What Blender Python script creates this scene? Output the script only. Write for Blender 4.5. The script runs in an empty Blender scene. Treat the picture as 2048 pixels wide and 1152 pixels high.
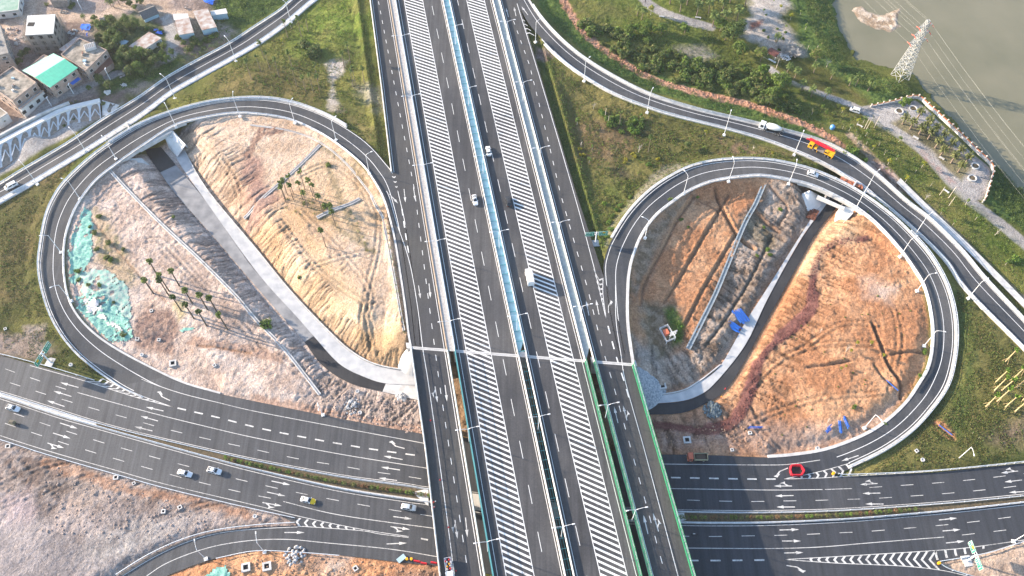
import bpy, bmesh, math, random
import numpy as np
from mathutils import Vector, Matrix
from mathutils.geometry import tessellate_polygon
R = math.radians
random.seed(7); RNG = np.random.RandomState(11)
scene = bpy.context.scene
COL = scene.collection

# ------------------------------------------------------------------ camera
CAM_H = 270.0; FPX = 1782.0; TILT = R(32.2)
cd = bpy.data.cameras.new('drone_camera'); cam = bpy.data.objects.new('drone_camera', cd); COL.objects.link(cam)
cd.sensor_width = 36.0; cd.lens = 36.0*FPX/2048.0; cd.clip_start = 1.0; cd.clip_end = 9000.0
cam.location = (0, 0, CAM_H); cam.rotation_euler = (TILT, 0, 0)
scene.camera = cam

# ------------------------------------------------------------------ sky, sun, exposure
SUN_DIR = Vector((-0.949, 0.316, 0)).normalized()       # where the sun stands (horizontal part)
SUN_EL = R(17.5)
world = bpy.data.worlds.new('World'); scene.world = world; world.use_nodes = True
nt = world.node_tree; bg = nt.nodes['Background']
sky = nt.nodes.new('ShaderNodeTexSky'); sky.sky_type = 'NISHITA'; sky.sun_disc = False
sky.sun_elevation = SUN_EL; sky.sun_rotation = math.atan2(SUN_DIR.x, SUN_DIR.y)
sky.air_density = 1.0; sky.dust_density = 1.2; sky.ozone_density = 2.0
nt.links.new(sky.outputs[0], bg.inputs[0]); bg.inputs[1].default_value = 0.15
sl = bpy.data.lights.new('sun', 'SUN'); so = bpy.data.objects.new('sun', sl); COL.objects.link(so)
sl.energy = 5.0; sl.angle = R(0.6); sl.color = (1.0, 0.83, 0.66)
sd = Vector((SUN_DIR.x*math.cos(SUN_EL), SUN_DIR.y*math.cos(SUN_EL), math.sin(SUN_EL)))
so.rotation_euler = sd.to_track_quat('Z', 'Y').to_euler(); so.location = (-200, 200, 120)
scene.view_settings.view_transform = 'Standard'; scene.view_settings.look = 'None'
scene.view_settings.exposure = 1.5; scene.view_settings.gamma = 1.0
scene.render.engine = 'CYCLES'
try:
    scene.cycles.max_bounces = 5; scene.cycles.diffuse_bounces = 2; scene.cycles.glossy_bounces = 2
    scene.cycles.transparent_max_bounces = 12; scene.cycles.transmission_bounces = 3
    scene.cycles.use_denoising = True
except Exception: pass

# ------------------------------------------------------------------ helpers
_ct, _st = math.cos(TILT), math.sin(TILT)
def W(px, py, z=0.0):
    """surveyed plan position (metres) of a point seen at photo pixel px,py when it lies at height z"""
    u = (px-1024.0)/FPX; v = -(py-576.0)/FPX
    dx = u; dy = _st+v*_ct; dz = -_ct+v*_st
    t = (z-CAM_H)/dz
    return (dx*t, dy*t)
def W3(px, py, z=0.0):
    a = W(px, py, z); return Vector((a[0], a[1], z))
def WA(pts, z=0.0):
    return np.array([W(p[0], p[1], p[2] if len(p) > 2 else z) + ((p[2] if len(p) > 2 else z),) for p in pts])
AX = np.array([-0.18090, 0.98350]); NR = np.array([0.98350, 0.18090])   # expressway axis and its right-hand normal
def ST(s, t): return (s*NR[0]+t*AX[0], s*NR[1]+t*AX[1])
def toST(x, y): return (x*NR[0]+y*NR[1], x*AX[0]+y*AX[1])
AXROT = math.atan2(AX[1], AX[0])

def smooth(P, n=8):
    P = np.asarray(P, float)
    if len(P) < 3: return P
    Q = np.vstack([2*P[0]-P[1], P, 2*P[-1]-P[-2]]); out = []
    for i in range(1, len(Q)-2):
        a, b, c, d = Q[i-1], Q[i], Q[i+1], Q[i+2]
        for k in range(n):
            t = k/n
            out.append(0.5*((2*b)+(-a+c)*t+(2*a-5*b+4*c-d)*t*t+(-a+3*b-3*c+d)*t**3))
    out.append(Q[-2]); return np.array(out)
def arcs(P):
    return np.concatenate([[0], np.cumsum(np.linalg.norm(np.diff(P[:, :2], axis=0), axis=1))])
def resample(P, n):
    s = arcs(P); q = np.linspace(0, s[-1], n)
    return np.stack([np.interp(q, s, P[:, k]) for k in range(P.shape[1])], 1)
def at_len(P, q):
    s = arcs(P); return np.array([np.interp(q, s, P[:, k]) for k in range(P.shape[1])])
def offset(P, d):
    """shift a path sideways (positive: to its right)"""
    T = np.gradient(P[:, :2], axis=0); T /= np.linalg.norm(T, axis=1)[:, None]+1e-9
    Q = P.copy(); Q[:, 0] += T[:, 1]*d; Q[:, 1] -= T[:, 0]*d; return Q

class MB:
    def __init__(s): s.v = []; s.f = []; s.m = []
    def quad(s, a, b, c, d, m=0):
        i = len(s.v); s.v += [tuple(a), tuple(b), tuple(c), tuple(d)]; s.f.append((i, i+1, i+2, i+3)); s.m.append(m)
    def tri(s, a, b, c, m=0):
        i = len(s.v); s.v += [tuple(a), tuple(b), tuple(c)]; s.f.append((i, i+1, i+2)); s.m.append(m)
    def box(s, c, size, rz=0.0, m=0, taper=1.0, rx=0.0):
        """c = centre of the BASE"""
        x, y, z = size[0]/2, size[1]/2, size[2]; i = len(s.v); co, si = math.cos(rz), math.sin(rz)
        for (zz, k) in ((0, 1.0), (z, taper)):
            for (a, b) in ((-x, -y), (x, -y), (x, y), (-x, y)):
                a *= k; b *= k; yy = b; z2 = zz
                if rx: yy, z2 = b*math.cos(rx)-zz*math.sin(rx), b*math.sin(rx)+zz*math.cos(rx)
                s.v.append((c[0]+a*co-yy*si, c[1]+a*si+yy*co, c[2]+z2))
        for f in ((0, 3, 2, 1), (4, 5, 6, 7), (0, 1, 5, 4), (1, 2, 6, 5), (2, 3, 7, 6), (3, 0, 4, 7)):
            s.f.append(tuple(i+k for k in f)); s.m.append(m)
    def bar(s, p, q, w, h=None, m=0):
        p = Vector(p); q = Vector(q); h = h or w; d = (q-p)
        if d.length < 1e-6: return
        d.normalize(); up = Vector((0, 0, 1)) if abs(d.z) < .95 else Vector((1, 0, 0))
        a = d.cross(up).normalized()*w/2; b = a.cross(d).normalized()*h/2; i = len(s.v)
        for e in (p, q):
            for (k, l) in ((-1, -1), (1, -1), (1, 1), (-1, 1)): s.v.append(tuple(e+a*k+b*l))
        for f in ((0, 3, 2, 1), (4, 5, 6, 7), (0, 1, 5, 4), (1, 2, 6, 5), (2, 3, 7, 6), (3, 0, 4, 7)):
            s.f.append(tuple(i+k for k in f)); s.m.append(m)
    def tube(s, pts, rad, n=8, m=0, cap=True):
        pts = [Vector(p) for p in pts]
        if not isinstance(rad, (list, tuple)): rad = [rad]*len(pts)
        i0 = len(s.v)
        for k, p in enumerate(pts):
            d = (pts[min(k+1, len(pts)-1)]-pts[max(k-1, 0)]); d.normalize()
            up = Vector((0, 0, 1)) if abs(d.z) < .9 else Vector((1, 0, 0))
            a = d.cross(up).normalized(); b = a.cross(d)
            for j in range(n):
                t = 2*math.pi*j/n; s.v.append(tuple(p+(a*math.cos(t)+b*math.sin(t))*rad[k]))
        for k in range(len(pts)-1):
            for j in range(n):
                s.f.append((i0+k*n+j, i0+k*n+(j+1) % n, i0+(k+1)*n+(j+1) % n, i0+(k+1)*n+j)); s.m.append(m)
        if cap:
            s.f.append(tuple(i0+j for j in range(n))[::-1]); s.m.append(m)
            s.f.append(tuple(i0+(len(pts)-1)*n+j for j in range(n))); s.m.append(m)
    def lathe(s, c, prof, n=16, m=0, sx=1, sy=1):
        i0 = len(s.v)
        for (r, z) in prof:
            for j in range(n):
                t = 2*math.pi*j/n; s.v.append((c[0]+r*sx*math.cos(t), c[1]+r*sy*math.sin(t), c[2]+z))
        for k in range(len(prof)-1):
            for j in range(n):
                s.f.append((i0+k*n+j, i0+k*n+(j+1) % n, i0+(k+1)*n+(j+1) % n, i0+(k+1)*n+j)); s.m.append(m)
        s.f.append(tuple(i0+(len(prof)-1)*n+j for j in range(n))); s.m.append(m)
        s.f.append(tuple(i0+j for j in range(n))[::-1]); s.m.append(m)
    def poly(s, pts, m=0):
        V = [Vector((p[0], p[1], 0)) for p in pts]; i = len(s.v); s.v += [tuple(p) for p in pts]
        for t in tessellate_polygon([V]):
            a, b, c = [V[k] for k in t]
            if (b-a).cross(c-a).z < 0: t = t[::-1]
            s.f.append(tuple(i+k for k in t)); s.m.append(m)
    def prism(s, pts, z0, z1, m=0, mt=None):
        """closed outline pts (x,y) raised from z0 to z1"""
        ar = sum(pts[k][0]*pts[(k+1) % len(pts)][1]-pts[(k+1) % len(pts)][0]*pts[k][1] for k in range(len(pts)))
        if ar < 0: pts = pts[::-1]
        s.poly([(p[0], p[1], z1) for p in pts], m if mt is None else mt)
        for k in range(len(pts)):
            a, b = pts[k], pts[(k+1) % len(pts)]
            s.quad((a[0], a[1], z0), (b[0], b[1], z0), (b[0], b[1], z1), (a[0], a[1], z1), m)
    def extrude(s, prof, x0, x1, m=0, tr=None):
        """profile (y,z) pulled along x"""
        tr = tr or (lambda p: p); n = len(prof); i = len(s.v)
        for x in (x0, x1):
            for (y, z) in prof: s.v.append(tuple(tr((x, y, z))))
        for k in range(n):
            s.f.append((i+k, i+(k+1) % n, i+n+(k+1) % n, i+n+k)); s.m.append(m)
        s.f.append(tuple(i+k for k in range(n))[::-1]); s.m.append(m)
        s.f.append(tuple(i+n+k for k in range(n))); s.m.append(m)
    def strip(s, A, B, m=0, closed=False):
        i = len(s.v); n = len(A)
        for a, b in zip(A, B): s.v += [tuple(a), tuple(b)]
        for k in range(n-1): s.f.append((i+2*k, i+2*k+1, i+2*k+3, i+2*k+2)); s.m.append(m)
    def sweep(s, P, prof, m=0, closed=True):
        """profile (side offset, height) swept along a level path P (x,y,z)"""
        P = np.asarray(P, float); T = np.gradient(P[:, :2], axis=0); T /= np.linalg.norm(T, axis=1)[:, None]+1e-9
        i0 = len(s.v); n = len(prof)
        for p, t in zip(P, T):
            for (o, h) in prof: s.v.append((p[0]+t[1]*o, p[1]-t[0]*o, p[2]+h))
        for k in range(len(P)-1):
            for j in range(n if closed else n-1):
                a = i0+k*n+j; b = i0+k*n+(j+1) % n
                s.f.append((a, b, b+n, a+n)); s.m.append(m)
        if closed:
            s.f.append(tuple(i0+j for j in range(n))); s.m.append(m)
            s.f.append(tuple(i0+(len(P)-1)*n+j for j in range(n))[::-1]); s.m.append(m)
    def mesh(s, name, mats):
        me = bpy.data.meshes.new(name); me.from_pydata(s.v, [], s.f)
        if not isinstance(mats, (list, tuple)): mats = [mats]
        for mt in mats: me.materials.append(mt)
        if len(mats) > 1: me.polygons.foreach_set('material_index', s.m)
        me.update(); return me
    def build(s, name, mats, parent=None, smooth_sh=False, recalc=False):
        me = s.mesh(name, mats)
        if recalc or True:
            bm = bmesh.new(); bm.from_mesh(me); bmesh.ops.recalc_face_normals(bm, faces=bm.faces) if recalc else None; bm.to_mesh(me); bm.free()
        if smooth_sh:
            me.polygons.foreach_set('use_smooth', [True]*len(me.polygons))
        o = bpy.data.objects.new(name, me); COL.objects.link(o)
        if parent: o.parent = parent
        return o
def tag(o, label=None, cat=None, group=None, kind=None):
    if label: o['label'] = label
    if cat: o['category'] = cat
    if group: o['group'] = group
    if kind: o['kind'] = kind
    return o
def empty(name, loc, rz=0.0, label=None, cat=None, group=None):
    o = bpy.data.objects.new(name, None); COL.objects.link(o); o.empty_display_size = .3
    o.location = loc; o.rotation_euler = (0, 0, rz); tag(o, label, cat, group); return o
def copy_tree(o, parent=None):
    c = o.copy(); COL.objects.link(c); c.parent = parent
    for ch in KIDS(o): copy_tree(ch, c)
    return c
def KIDS(o): return [x for x in bpy.data.objects if x.parent is o]
def place(proto, first, loc, rz, label, scale=1.0, group=None):
    o = proto if first else copy_fast(proto)
    o.location = loc; o.rotation_euler = (0, 0, rz); o.scale = (scale, scale, scale) if not isinstance(scale, tuple) else scale
    o['label'] = label
    if group: o['group'] = group
    return o
_kid = {}
def copy_fast(o, parent=None):
    if o.name not in _kid: _kid[o.name] = KIDS(o)
    c = o.copy(); COL.objects.link(c); c.parent = parent
    for ch in _kid[o.name]: copy_fast(ch, c)
    return c

# ------------------------------------------------------------------ materials
MATS = {}
def lin(c): return tuple(((x/12.92) if x <= .04045 else ((x+.055)/1.055)**2.4) for x in c)
def mat(name, col, rough=.7, metal=0.0, var=.0, scale=3.0, col2=None, bump=0.0, bscale=None, spec=None, detail=4, emit=None, trans=0.0, alpha=1.0):
    if name in MATS: return MATS[name]
    m = bpy.data.materials.new(name); m.use_nodes = True; t = m.node_tree; b = t.nodes['Principled BSDF']
    b.inputs['Roughness'].default_value = rough; b.inputs['Metallic'].default_value = metal
    if spec is not None: b.inputs['Specular IOR Level'].default_value = spec
    b.inputs['Base Color'].default_value = (*col, 1)
    if alpha < 1: b.inputs['Alpha'].default_value = alpha
    if trans: b.inputs['Transmission Weight'].default_value = trans
    tc = t.nodes.new('ShaderNodeNewGeometry')
    if var or col2 is not None:
        n = t.nodes.new('ShaderNodeTexNoise'); n.inputs['Scale'].default_value = scale; n.inputs['Detail'].default_value = detail
        t.links.new(tc.outputs['Position'], n.inputs['Vector'])
        r = t.nodes.new('ShaderNodeValToRGB'); r.color_ramp.elements[0].position = .32; r.color_ramp.elements[1].position = .68
        c2 = col2 or tuple(min(1, c*(1+var)) for c in col); c1 = col if col2 else tuple(c*(1-var) for c in col)
        r.color_ramp.elements[0].color = (*c1, 1); r.color_ramp.elements[1].color = (*c2, 1)
        t.links.new(n.outputs['Fac'], r.inputs['Fac']); t.links.new(r.outputs['Color'], b.inputs['Base Color'])
    if bump:
        n2 = t.nodes.new('ShaderNodeTexNoise'); n2.inputs['Scale'].default_value = bscale or scale*3; n2.inputs['Detail'].default_value = 5
        t.links.new(tc.outputs['Position'], n2.inputs['Vector'])
        bp = t.nodes.new('ShaderNodeBump'); bp.inputs['Strength'].default_value = bump; bp.inputs['Distance'].default_value = .3
        t.links.new(n2.outputs['Fac'], bp.inputs['Height']); t.links.new(bp.outputs['Normal'], b.inputs['Normal'])
    MATS[name] = m; return m

def asphalt(name, base, dusty, streak=.35, stripes=None, dust_west=False):
    """asphalt with broad tonal patches, wheel-track streaks along the drive direction, fine grain"""
    m = bpy.data.materials.new(name); m.use_nodes = True; t = m.node_tree; b = t.nodes['Principled BSDF']
    b.inputs['Roughness'].default_value = .8; b.inputs['Specular IOR Level'].default_value = .25
    g = t.nodes.new('ShaderNodeNewGeometry')
    def noise(sc, det, vec=None, rough=.6):
        n = t.nodes.new('ShaderNodeTexNoise'); n.inputs['Scale'].default_value = sc; n.inputs['Detail'].default_value = det
        n.inputs['Roughness'].default_value = rough; t.links.new(vec or g.outputs['Position'], n.inputs['Vector']); return n
    a = noise(.035, 5); f = noise(2.2, 6, rough=.75)
    mp = t.nodes.new('ShaderNodeMapping'); mp.inputs['Rotation'].default_value = (0, 0, stripes if stripes is not None else R(-10.4))
    mp.inputs['Scale'].default_value = (.75, .018, 1); t.links.new(g.outputs['Position'], mp.inputs['Vector'])
    s = noise(1.0, 3, mp.outputs['Vector'])
    def mr(n, lo, hi, a0, a1):
        r = t.nodes.new('ShaderNodeMapRange'); r.inputs['From Min'].default_value = lo; r.inputs['From Max'].default_value = hi
        r.inputs['To Min'].default_value = a0; r.inputs['To Max'].default_value = a1; t.links.new(n.outputs['Fac'], r.inputs['Value']); return r
    mx = t.nodes.new('ShaderNodeMix'); mx.data_type = 'RGBA'; mx.inputs['A'].default_value = (*base, 1); mx.inputs['B'].default_value = (*dusty, 1)
    t.links.new(mr(a, .40, .66, 0, 1.0).outputs[0], mx.inputs['Factor'])
    if dust_west:   # site dust lies thick on the western half, by the earthworks
        sx = t.nodes.new('ShaderNodeSeparateXYZ'); t.links.new(g.outputs['Position'], sx.inputs[0]); r1 = t.nodes.new('ShaderNodeMapRange'); t.links.new(sx.outputs['X'], r1.inputs['Value'])
        r1.inputs['From Min'].default_value = -150; r1.inputs['From Max'].default_value = 0; r1.inputs['To Min'].default_value = .75; r1.inputs['To Max'].default_value = .0
        sy = t.nodes.new('ShaderNodeMath'); sy.operation = 'MULTIPLY_ADD'; sy.inputs[1].default_value = 1.5; t.links.new(a.outputs['Fac'], sy.inputs[0]); sy.inputs[2].default_value = -.75
        ad = t.nodes.new('ShaderNodeMath'); ad.operation = 'ADD'; ad.use_clamp = True; t.links.new(r1.outputs[0], ad.inputs[0]); t.links.new(sy.outputs[0], ad.inputs[1]); t.links.new(ad.outputs[0], mx.inputs['Factor'])
    k1 = mr(f, .3, .7, .78, 1.24); k2 = mr(s, .3, .7, 1-streak*.5, 1+streak*.5)
    mu = t.nodes.new('ShaderNodeMath'); mu.operation = 'MULTIPLY'; t.links.new(k1.outputs[0], mu.inputs[0]); t.links.new(k2.outputs[0], mu.inputs[1])
    vm = t.nodes.new('ShaderNodeVectorMath'); vm.operation = 'SCALE'; t.links.new(mx.outputs['Result'], vm.inputs[0]); t.links.new(mu.outputs[0], vm.inputs['Scale'])
    t.links.new(vm.outputs[0], b.inputs['Base Color'])
    MATS[name] = m; return m
ASPH = asphalt('asphalt_expressway', (.050, .051, .056), (.086, .085, .086), .5)
ASPH_LOOP = asphalt('asphalt_ramp', (.044, .049, .057), (.095, .094, .094), .3)
ASPH_NEW = asphalt('asphalt_fresh', (.026, .027, .031), (.050, .050, .052), .2, R(80))
ASPH_LOW = asphalt('asphalt_highway', (.041, .045, .053), (.115, .115, .116), .5, R(76), True)
ASPH_SIDE = asphalt('asphalt_side_road', (.052, .053, .058), (.075, .073, .07), .3)
def paintmat(name, col, worn, lo, hi):
    """road paint rubbed through to the asphalt in places"""
    m = bpy.data.materials.new(name); m.use_nodes = True; t = m.node_tree; b = t.nodes['Principled BSDF']; b.inputs['Roughness'].default_value = .7
    g = t.nodes.new('ShaderNodeNewGeometry'); n = t.nodes.new('ShaderNodeTexNoise'); n.inputs['Scale'].default_value = 1.4; n.inputs['Detail'].default_value = 8; n.inputs['Roughness'].default_value = .75
    n2 = t.nodes.new('ShaderNodeTexNoise'); n2.inputs['Scale'].default_value = .06; n2.inputs['Detail'].default_value = 3
    t.links.new(g.outputs['Position'], n.inputs['Vector']); t.links.new(g.outputs['Position'], n2.inputs['Vector'])
    ad = t.nodes.new('ShaderNodeMath'); ad.operation = 'MULTIPLY_ADD'; ad.inputs[1].default_value = .5; t.links.new(n2.outputs['Fac'], ad.inputs[0]); t.links.new(n.outputs['Fac'], ad.inputs[2])
    r = t.nodes.new('ShaderNodeMapRange'); r.inputs['From Min'].default_value = lo; r.inputs['From Max'].default_value = hi; t.links.new(ad.outputs[0], r.inputs['Value'])
    mx = t.nodes.new('ShaderNodeMix'); mx.data_type = 'RGBA'; mx.inputs['A'].default_value = (*worn, 1); mx.inputs['B'].default_value = (*col, 1)
    t.links.new(r.outputs[0], mx.inputs['Factor']); t.links.new(mx.outputs['Result'], b.inputs['Base Color']); MATS[name] = m; return m
PAINT = paintmat('road_paint_white', (.74,.74,.72), (.16,.16,.16), .50, .66)
PAINT_WORN = paintmat('road_paint_worn', (.62,.61,.58), (.12,.12,.12), .54, .78)
CONC = mat('concrete_pale', (.52, .51, .49), .85, var=.18, scale=.5, bump=.15, bscale=3)
CONC_W = mat('concrete_white', (.68, .67, .64), .8, var=.12, scale=.4, bump=.1, bscale=2)
CONC_G = mat('concrete_grey', (.36, .36, .36), .85, var=.2, scale=.8, bump=.15, bscale=3)
CONC_T = mat('concrete_tan', (.36, .29, .22), .85, var=.15, scale=.8)
STEEL = mat('galvanised_steel', (.62, .66, .70), .45, .3, var=.08, scale=2)
WHITE_M = mat('white_painted_metal', (.80, .81, .82), .35)
TEAL = mat('teal_painted_metal', (.10, .33, .36), .5, var=.1, scale=1)
GREEN_M = mat('green_painted_metal', (.02, .22, .10), .5, var=.1, scale=1)
AQUA = mat('aqua_coated_panel', (.33, .55, .60), .5, var=.12, scale=.6)
GLASS = mat('window_glass_dark', (.02, .025, .03), .12, spec=.6)
RUBBER = mat('black_rubber', (.015, .015, .016), .7)
# ================================================================== ROAD GEOMETRY (plan survey)
DECK = 8.0
def TJ(s): return 142.9-.276*s      # the bridge joint runs askew to the road
T_N = 345.0; T_S = 20.0
# each ramp: outer edge, inner edge as (px,py,z) stations
R_LOOPL_out = [(842,700,8),(836,620,8),(826,540,8),(812,450,8),(800,395,8),(789,350,8),(772,327,8),(739,290,7.9),(699,260,7.8),(645,230,7.7),(579,207,7.5),(512,199,7.3),(433,205,7.0),(367,220,6.8),(300,243,6.6),(250,269,6.4),(187,312,6.1),(133,362,5.6),(108,398,5.2),(92,438,4.7),(81,501,3.9),(79,534,3.5),(84,571,3.0),(100,624,2.2),(123,667,1.6),(153,704,1.0),(187,733,.5),(214,753,.1),(262,782,0),(340,812,0)]
R_LOOPL_in = [(825,700,8),(819,667,8),(812,611,8),(802,544,8),(789,467,8),(770,398,8),(745,353,7.9),(725,327,7.8),(685,293,7.7),(639,263,7.6),(579,237,7.4),(512,226,7.2),(467,225,7.0),(417,232,6.9),(350,249,6.7),(283,291,6.4),(240,321,6.1),(192,358,5.7),(160,398,5.2),(142,431,4.7),(128,477,4.0),(125,534,3.2),(133,591,2.4),(153,632,1.8),(187,668,1.2),(233,700,.6),(300,736,.1),(367,767,0),(440,788,0)]
R_LOOPR_out = [(1245,735,8),(1225,660,8),(1212,590,8),(1207,534,8),(1213,505,8),(1224,479,8),(1257,427,7.9),(1297,385,7.8),(1341,354,7.6),(1391,331,7.5),(1457,320,7.3),(1536,321,7.1),(1612,337,6.9),(1664,357,6.6),(1706,378,6.2),(1747,405,5.8),(1789,438,5.3),(1831,480,4.7),(1862,518,4.1),(1889,567,3.4),(1904,617,2.7),(1909,667,2.1),(1905,717,1.5),(1892,768,1.0),(1863,812,.6),(1823,856,.3),(1769,895,.1),(1703,928,0),(1669,942,0),(1600,952,0)]
R_LOOPR_in = [(1265,737,8),(1257,684,8),(1252,634,8),(1253,567,8),(1256,540,8),(1262,514,8),(1279,471,8),(1307,431,7.9),(1342,402,7.8),(1376,379,7.7),(1424,360,7.5),(1491,350,7.3),(1536,350,7.1),(1612,365,6.8),(1664,386,6.5),(1716,415,6.0),(1758,449,5.4),(1800,495,4.6),(1826,530,4.0),(1851,571,3.4),(1865,624,2.7),(1869,677,2.1),(1861,731,1.5),(1841,768,1.0),(1813,808,.6),(1769,848,.3),(1723,875,.1),(1653,901,0),(1586,912,0),(1536,916,0)]
R_URR_out = [(1046,-24,8),(1057,0,8),(1084,40,8),(1124,83,7.8),(1174,123,7.5),(1241,163,7.1),(1307,194,6.6),(1391,220,6.1),(1457,236,5.7),(1536,255,5.2),(1629,280,4.6),(1685,305,4.3),(1747,347,3.9),(1810,403,3.5),(1858,440,3.2),(1920,501,2.8),(1969,560,2.4),(2048,644,2),(2120,724,2)]
R_URR_in = [(1020,-24,8),(1035,5,8),(1054,42,8),(1075,68,8),(1117,112,7.8),(1167,150,7.5),(1231,187,7.1),(1301,214,6.6),(1357,231,6.3),(1457,256,5.7),(1536,279,5.2),(1612,309,4.8),(1664,334,4.4),(1695,353,4.2),(1737,382,3.9),(1768,405,3.7),(1831,459,3.2),(1893,520,2.8),(1936,581,2.4),(2048,694,2),(2110,760,2)]
R_ULR_out = [(650,-45,5),(586,0,5),(561,22,5),(509,56,5),(457,90,5),(384,129,5),(332,159,4.8),(280,196,4.7),(208,240,4.5),(146,282,4.3),(100,310,4.1),(42,344,4),(0,370,3.8),(-90,420,3.6)]
R_ULR_in = [(690,-48,5),(622,0,5),(572,42,5),(520,80,5),(468,111,5),(405,146,5),(343,181,4.8),(300,213,4.7),(271,234,4.6),(219,267,4.5),(167,300,4.3),(94,344,4.1),(52,369,4),(0,398,3.8),(-70,440,3.6)]
U_out = [(300,292,.2),(353,376,.2),(433,474,.2),(512,571,.2),(609,686,.2),(645,729,.2),(690,762,.2),(765,783,.2),(835,792,.2)]
U_in = [(345,296,.2),(413,380,.2),(512,502,.2),(579,584,.2),(645,654,.2),(699,704,.2),(752,733,.2),(822,747,.2),(850,750,.2)]
E_out = [(1262,830,.2),(1294,829,.2),(1357,826,.2),(1407,807,.2),(1461,768,.2),(1536,637,.2),(1603,517,.2),(1636,461,.2),(1671,417,.2),(1700,365,.2)]
E_in = [(1262,797,.2),(1287,794,.2),(1357,784,.2),(1397,765,.2),(1441,731,.2),(1491,644,.2),(1536,574,.2),(1603,467,.2),(1643,404,.2),(1665,365,.2)]
def edge(P, n): return resample(smooth(WA(P), 6), n)
class Road:
    def __init__(s, name, out, inn, n=160, sg=1):
        s.name = name; s.sg = sg; s.L = edge(out, n); s.R = edge(inn, n); s.n = n
        s.C = (s.L+s.R)/2; s.hw = np.linalg.norm((s.L-s.R)[:, :2], axis=1)/2
    def path(s, u, dz=0.0, t0=0.0, t1=1.0, n=None):
        P = s.L*(1-u)+s.R*u; P = P.copy(); P[:, 2] += dz
        P = resample(P, n or s.n*2); i0 = int(t0*(len(P)-1)); i1 = int(t1*(len(P)-1)); return P[i0:i1+1]
loopL = Road('left', R_LOOPL_out, R_LOOPL_in, 200, -1); loopR = Road('right', R_LOOPR_out, R_LOOPR_in, 200)
urr = Road('urr', R_URR_out, R_URR_in, 200); ulr = Road('ulr', R_ULR_out, R_ULR_in, 120, -1)
under1 = Road('u1', U_out, U_in, 80); under2 = Road('u2', E_out, E_in, 80)

HWY = [(-90,690),(0,711),(100,738),(205,766),(240,758),(300,744),(367,768),(440,788),(512,803),(645,830),(789,858),(842,867),(1080,890),(1317,909),(1391,909),(1536,915),(1586,911),(1653,901),(1700,915),(1720,930),(1669,950),(1703,953),(1869,945),(2048,927),(2150,914),
       (2150,1066),(2048,1081),(1969,1105),(1873,1126),(1903,1138),(1953,1153),(2010,1180),(1960,1230),(1700,1235),(1500,1235),(1384,1225),(1150,1175),(872,1131),(802,1125),(679,1110),(600,1103),(512,1101),(433,1116),(383,1132),(333,1152),(270,1200),(160,1200),(233,1152),(300,1111),(367,1081),(433,1063),(512,1054),(595,1051),(560,1030),(512,1018),(333,976),(233,948),(100,910),(0,878),(-90,855)]
MED_T = [(-90,763),(0,785),(113,820),(179,841),(250,861),(333,881),(420,901),(512,921),(679,952),(812,970),(855,977),(1000,993),(1200,1014),(1352,1022),(1450,1024),(1536,1024),(1636,1022),(1736,1017),(1903,1005),(2048,991),(2150,980)]
MED_B = [(-90,771),(0,794),(117,832),(179,850),(250,870),(333,893),(420,917),(512,941),(679,979),(812,1000),(857,1006),(1000,1026),(1200,1041),(1359,1047),(1450,1048),(1536,1047),(1636,1043),(1736,1037),(1903,1022),(2048,1006),(2150,995)]

# ================================================================== TERRAIN
def vnoise(x, y, seed):
    xi = np.floor(x).astype(np.int64); yi = np.floor(y).astype(np.int64); fx = x-xi; fy = y-yi
    fx = fx*fx*(3-2*fx); fy = fy*fy*(3-2*fy)
    def h(a, b):
        k = (a*374761393+b*668265263+seed*974634777) & 0x7fffffff
        k = ((k ^ (k >> 13))*1274126177) & 0x7fffffff; k = (k ^ (k >> 16)) & 0xffff; return k/65535.0
    return (h(xi, yi)*(1-fx)+h(xi+1, yi)*fx)*(1-fy)+(h(xi, yi+1)*(1-fx)+h(xi+1, yi+1)*fx)*fy
def fbm(x, y, sc, seed, oc=4, g=.55):
    o = 0; a = 1; t = 0
    for k in range(oc): o = o+a*vnoise(x*sc+17.3*k, y*sc-9.1*k, seed+k); t += a; a *= g; sc *= 2.03
    return o/t
def inpoly(X, Y, P):
    c = np.zeros(X.shape, bool); n = len(P); j = n-1
    for i in range(n):
        xi, yi = P[i][0], P[i][1]; xj, yj = P[j][0], P[j][1]
        if yi != yj:
            k = ((yi > Y) != (yj > Y)) & (X < (xj-xi)*(Y-yi)/(yj-yi)+xi); c ^= k
        j = i
    return c
def polyline_dist(X, Y, P, vals=None):
    """distance to a polyline and the interpolated value along it"""
    best = np.full(X.shape, 1e9); bv = np.zeros(X.shape); bs = np.zeros(X.shape)
    for i in range(len(P)-1):
        ax, ay = P[i][0], P[i][1]; bx, by = P[i+1][0], P[i+1][1]; dx, dy = bx-ax, by-ay; L = dx*dx+dy*dy+1e-9
        t = np.clip(((X-ax)*dx+(Y-ay)*dy)/L, 0, 1); d = np.hypot(X-ax-t*dx, Y-ay-t*dy)
        if vals is not None: d2 = d-(vals[i][0]*(1-t)+vals[i+1][0]*t)
        else: d2 = d
        k = d2 < best; best = np.where(k, d2, best)
        if vals is not None: bv = np.where(k, vals[i][1]*(1-t)+vals[i+1][1]*t, bv)
        sgn = np.sign((X-ax)*dy-(Y-ay)*dx); bs = np.where(k, sgn, bs)
    return best, bv, bs
def grow(a, b, st, k, n):
    out = [a]; s = st
    for i in range(n): s *= k; out.append(out[-1]+b*s)
    return out[1:]
DX = .42
gx = np.array(grow(-246, -1, 1.2, 1.42, 17)[::-1]+list(np.arange(-246, 246.01, DX))+grow(246, 1, 1.2, 1.42, 17))
gy = np.array(grow(54, -1, 1.2, 1.42, 14)[::-1]+list(np.arange(54, 340.01, DX))+grow(340, 1, 1.2, 1.42, 17))
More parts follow.
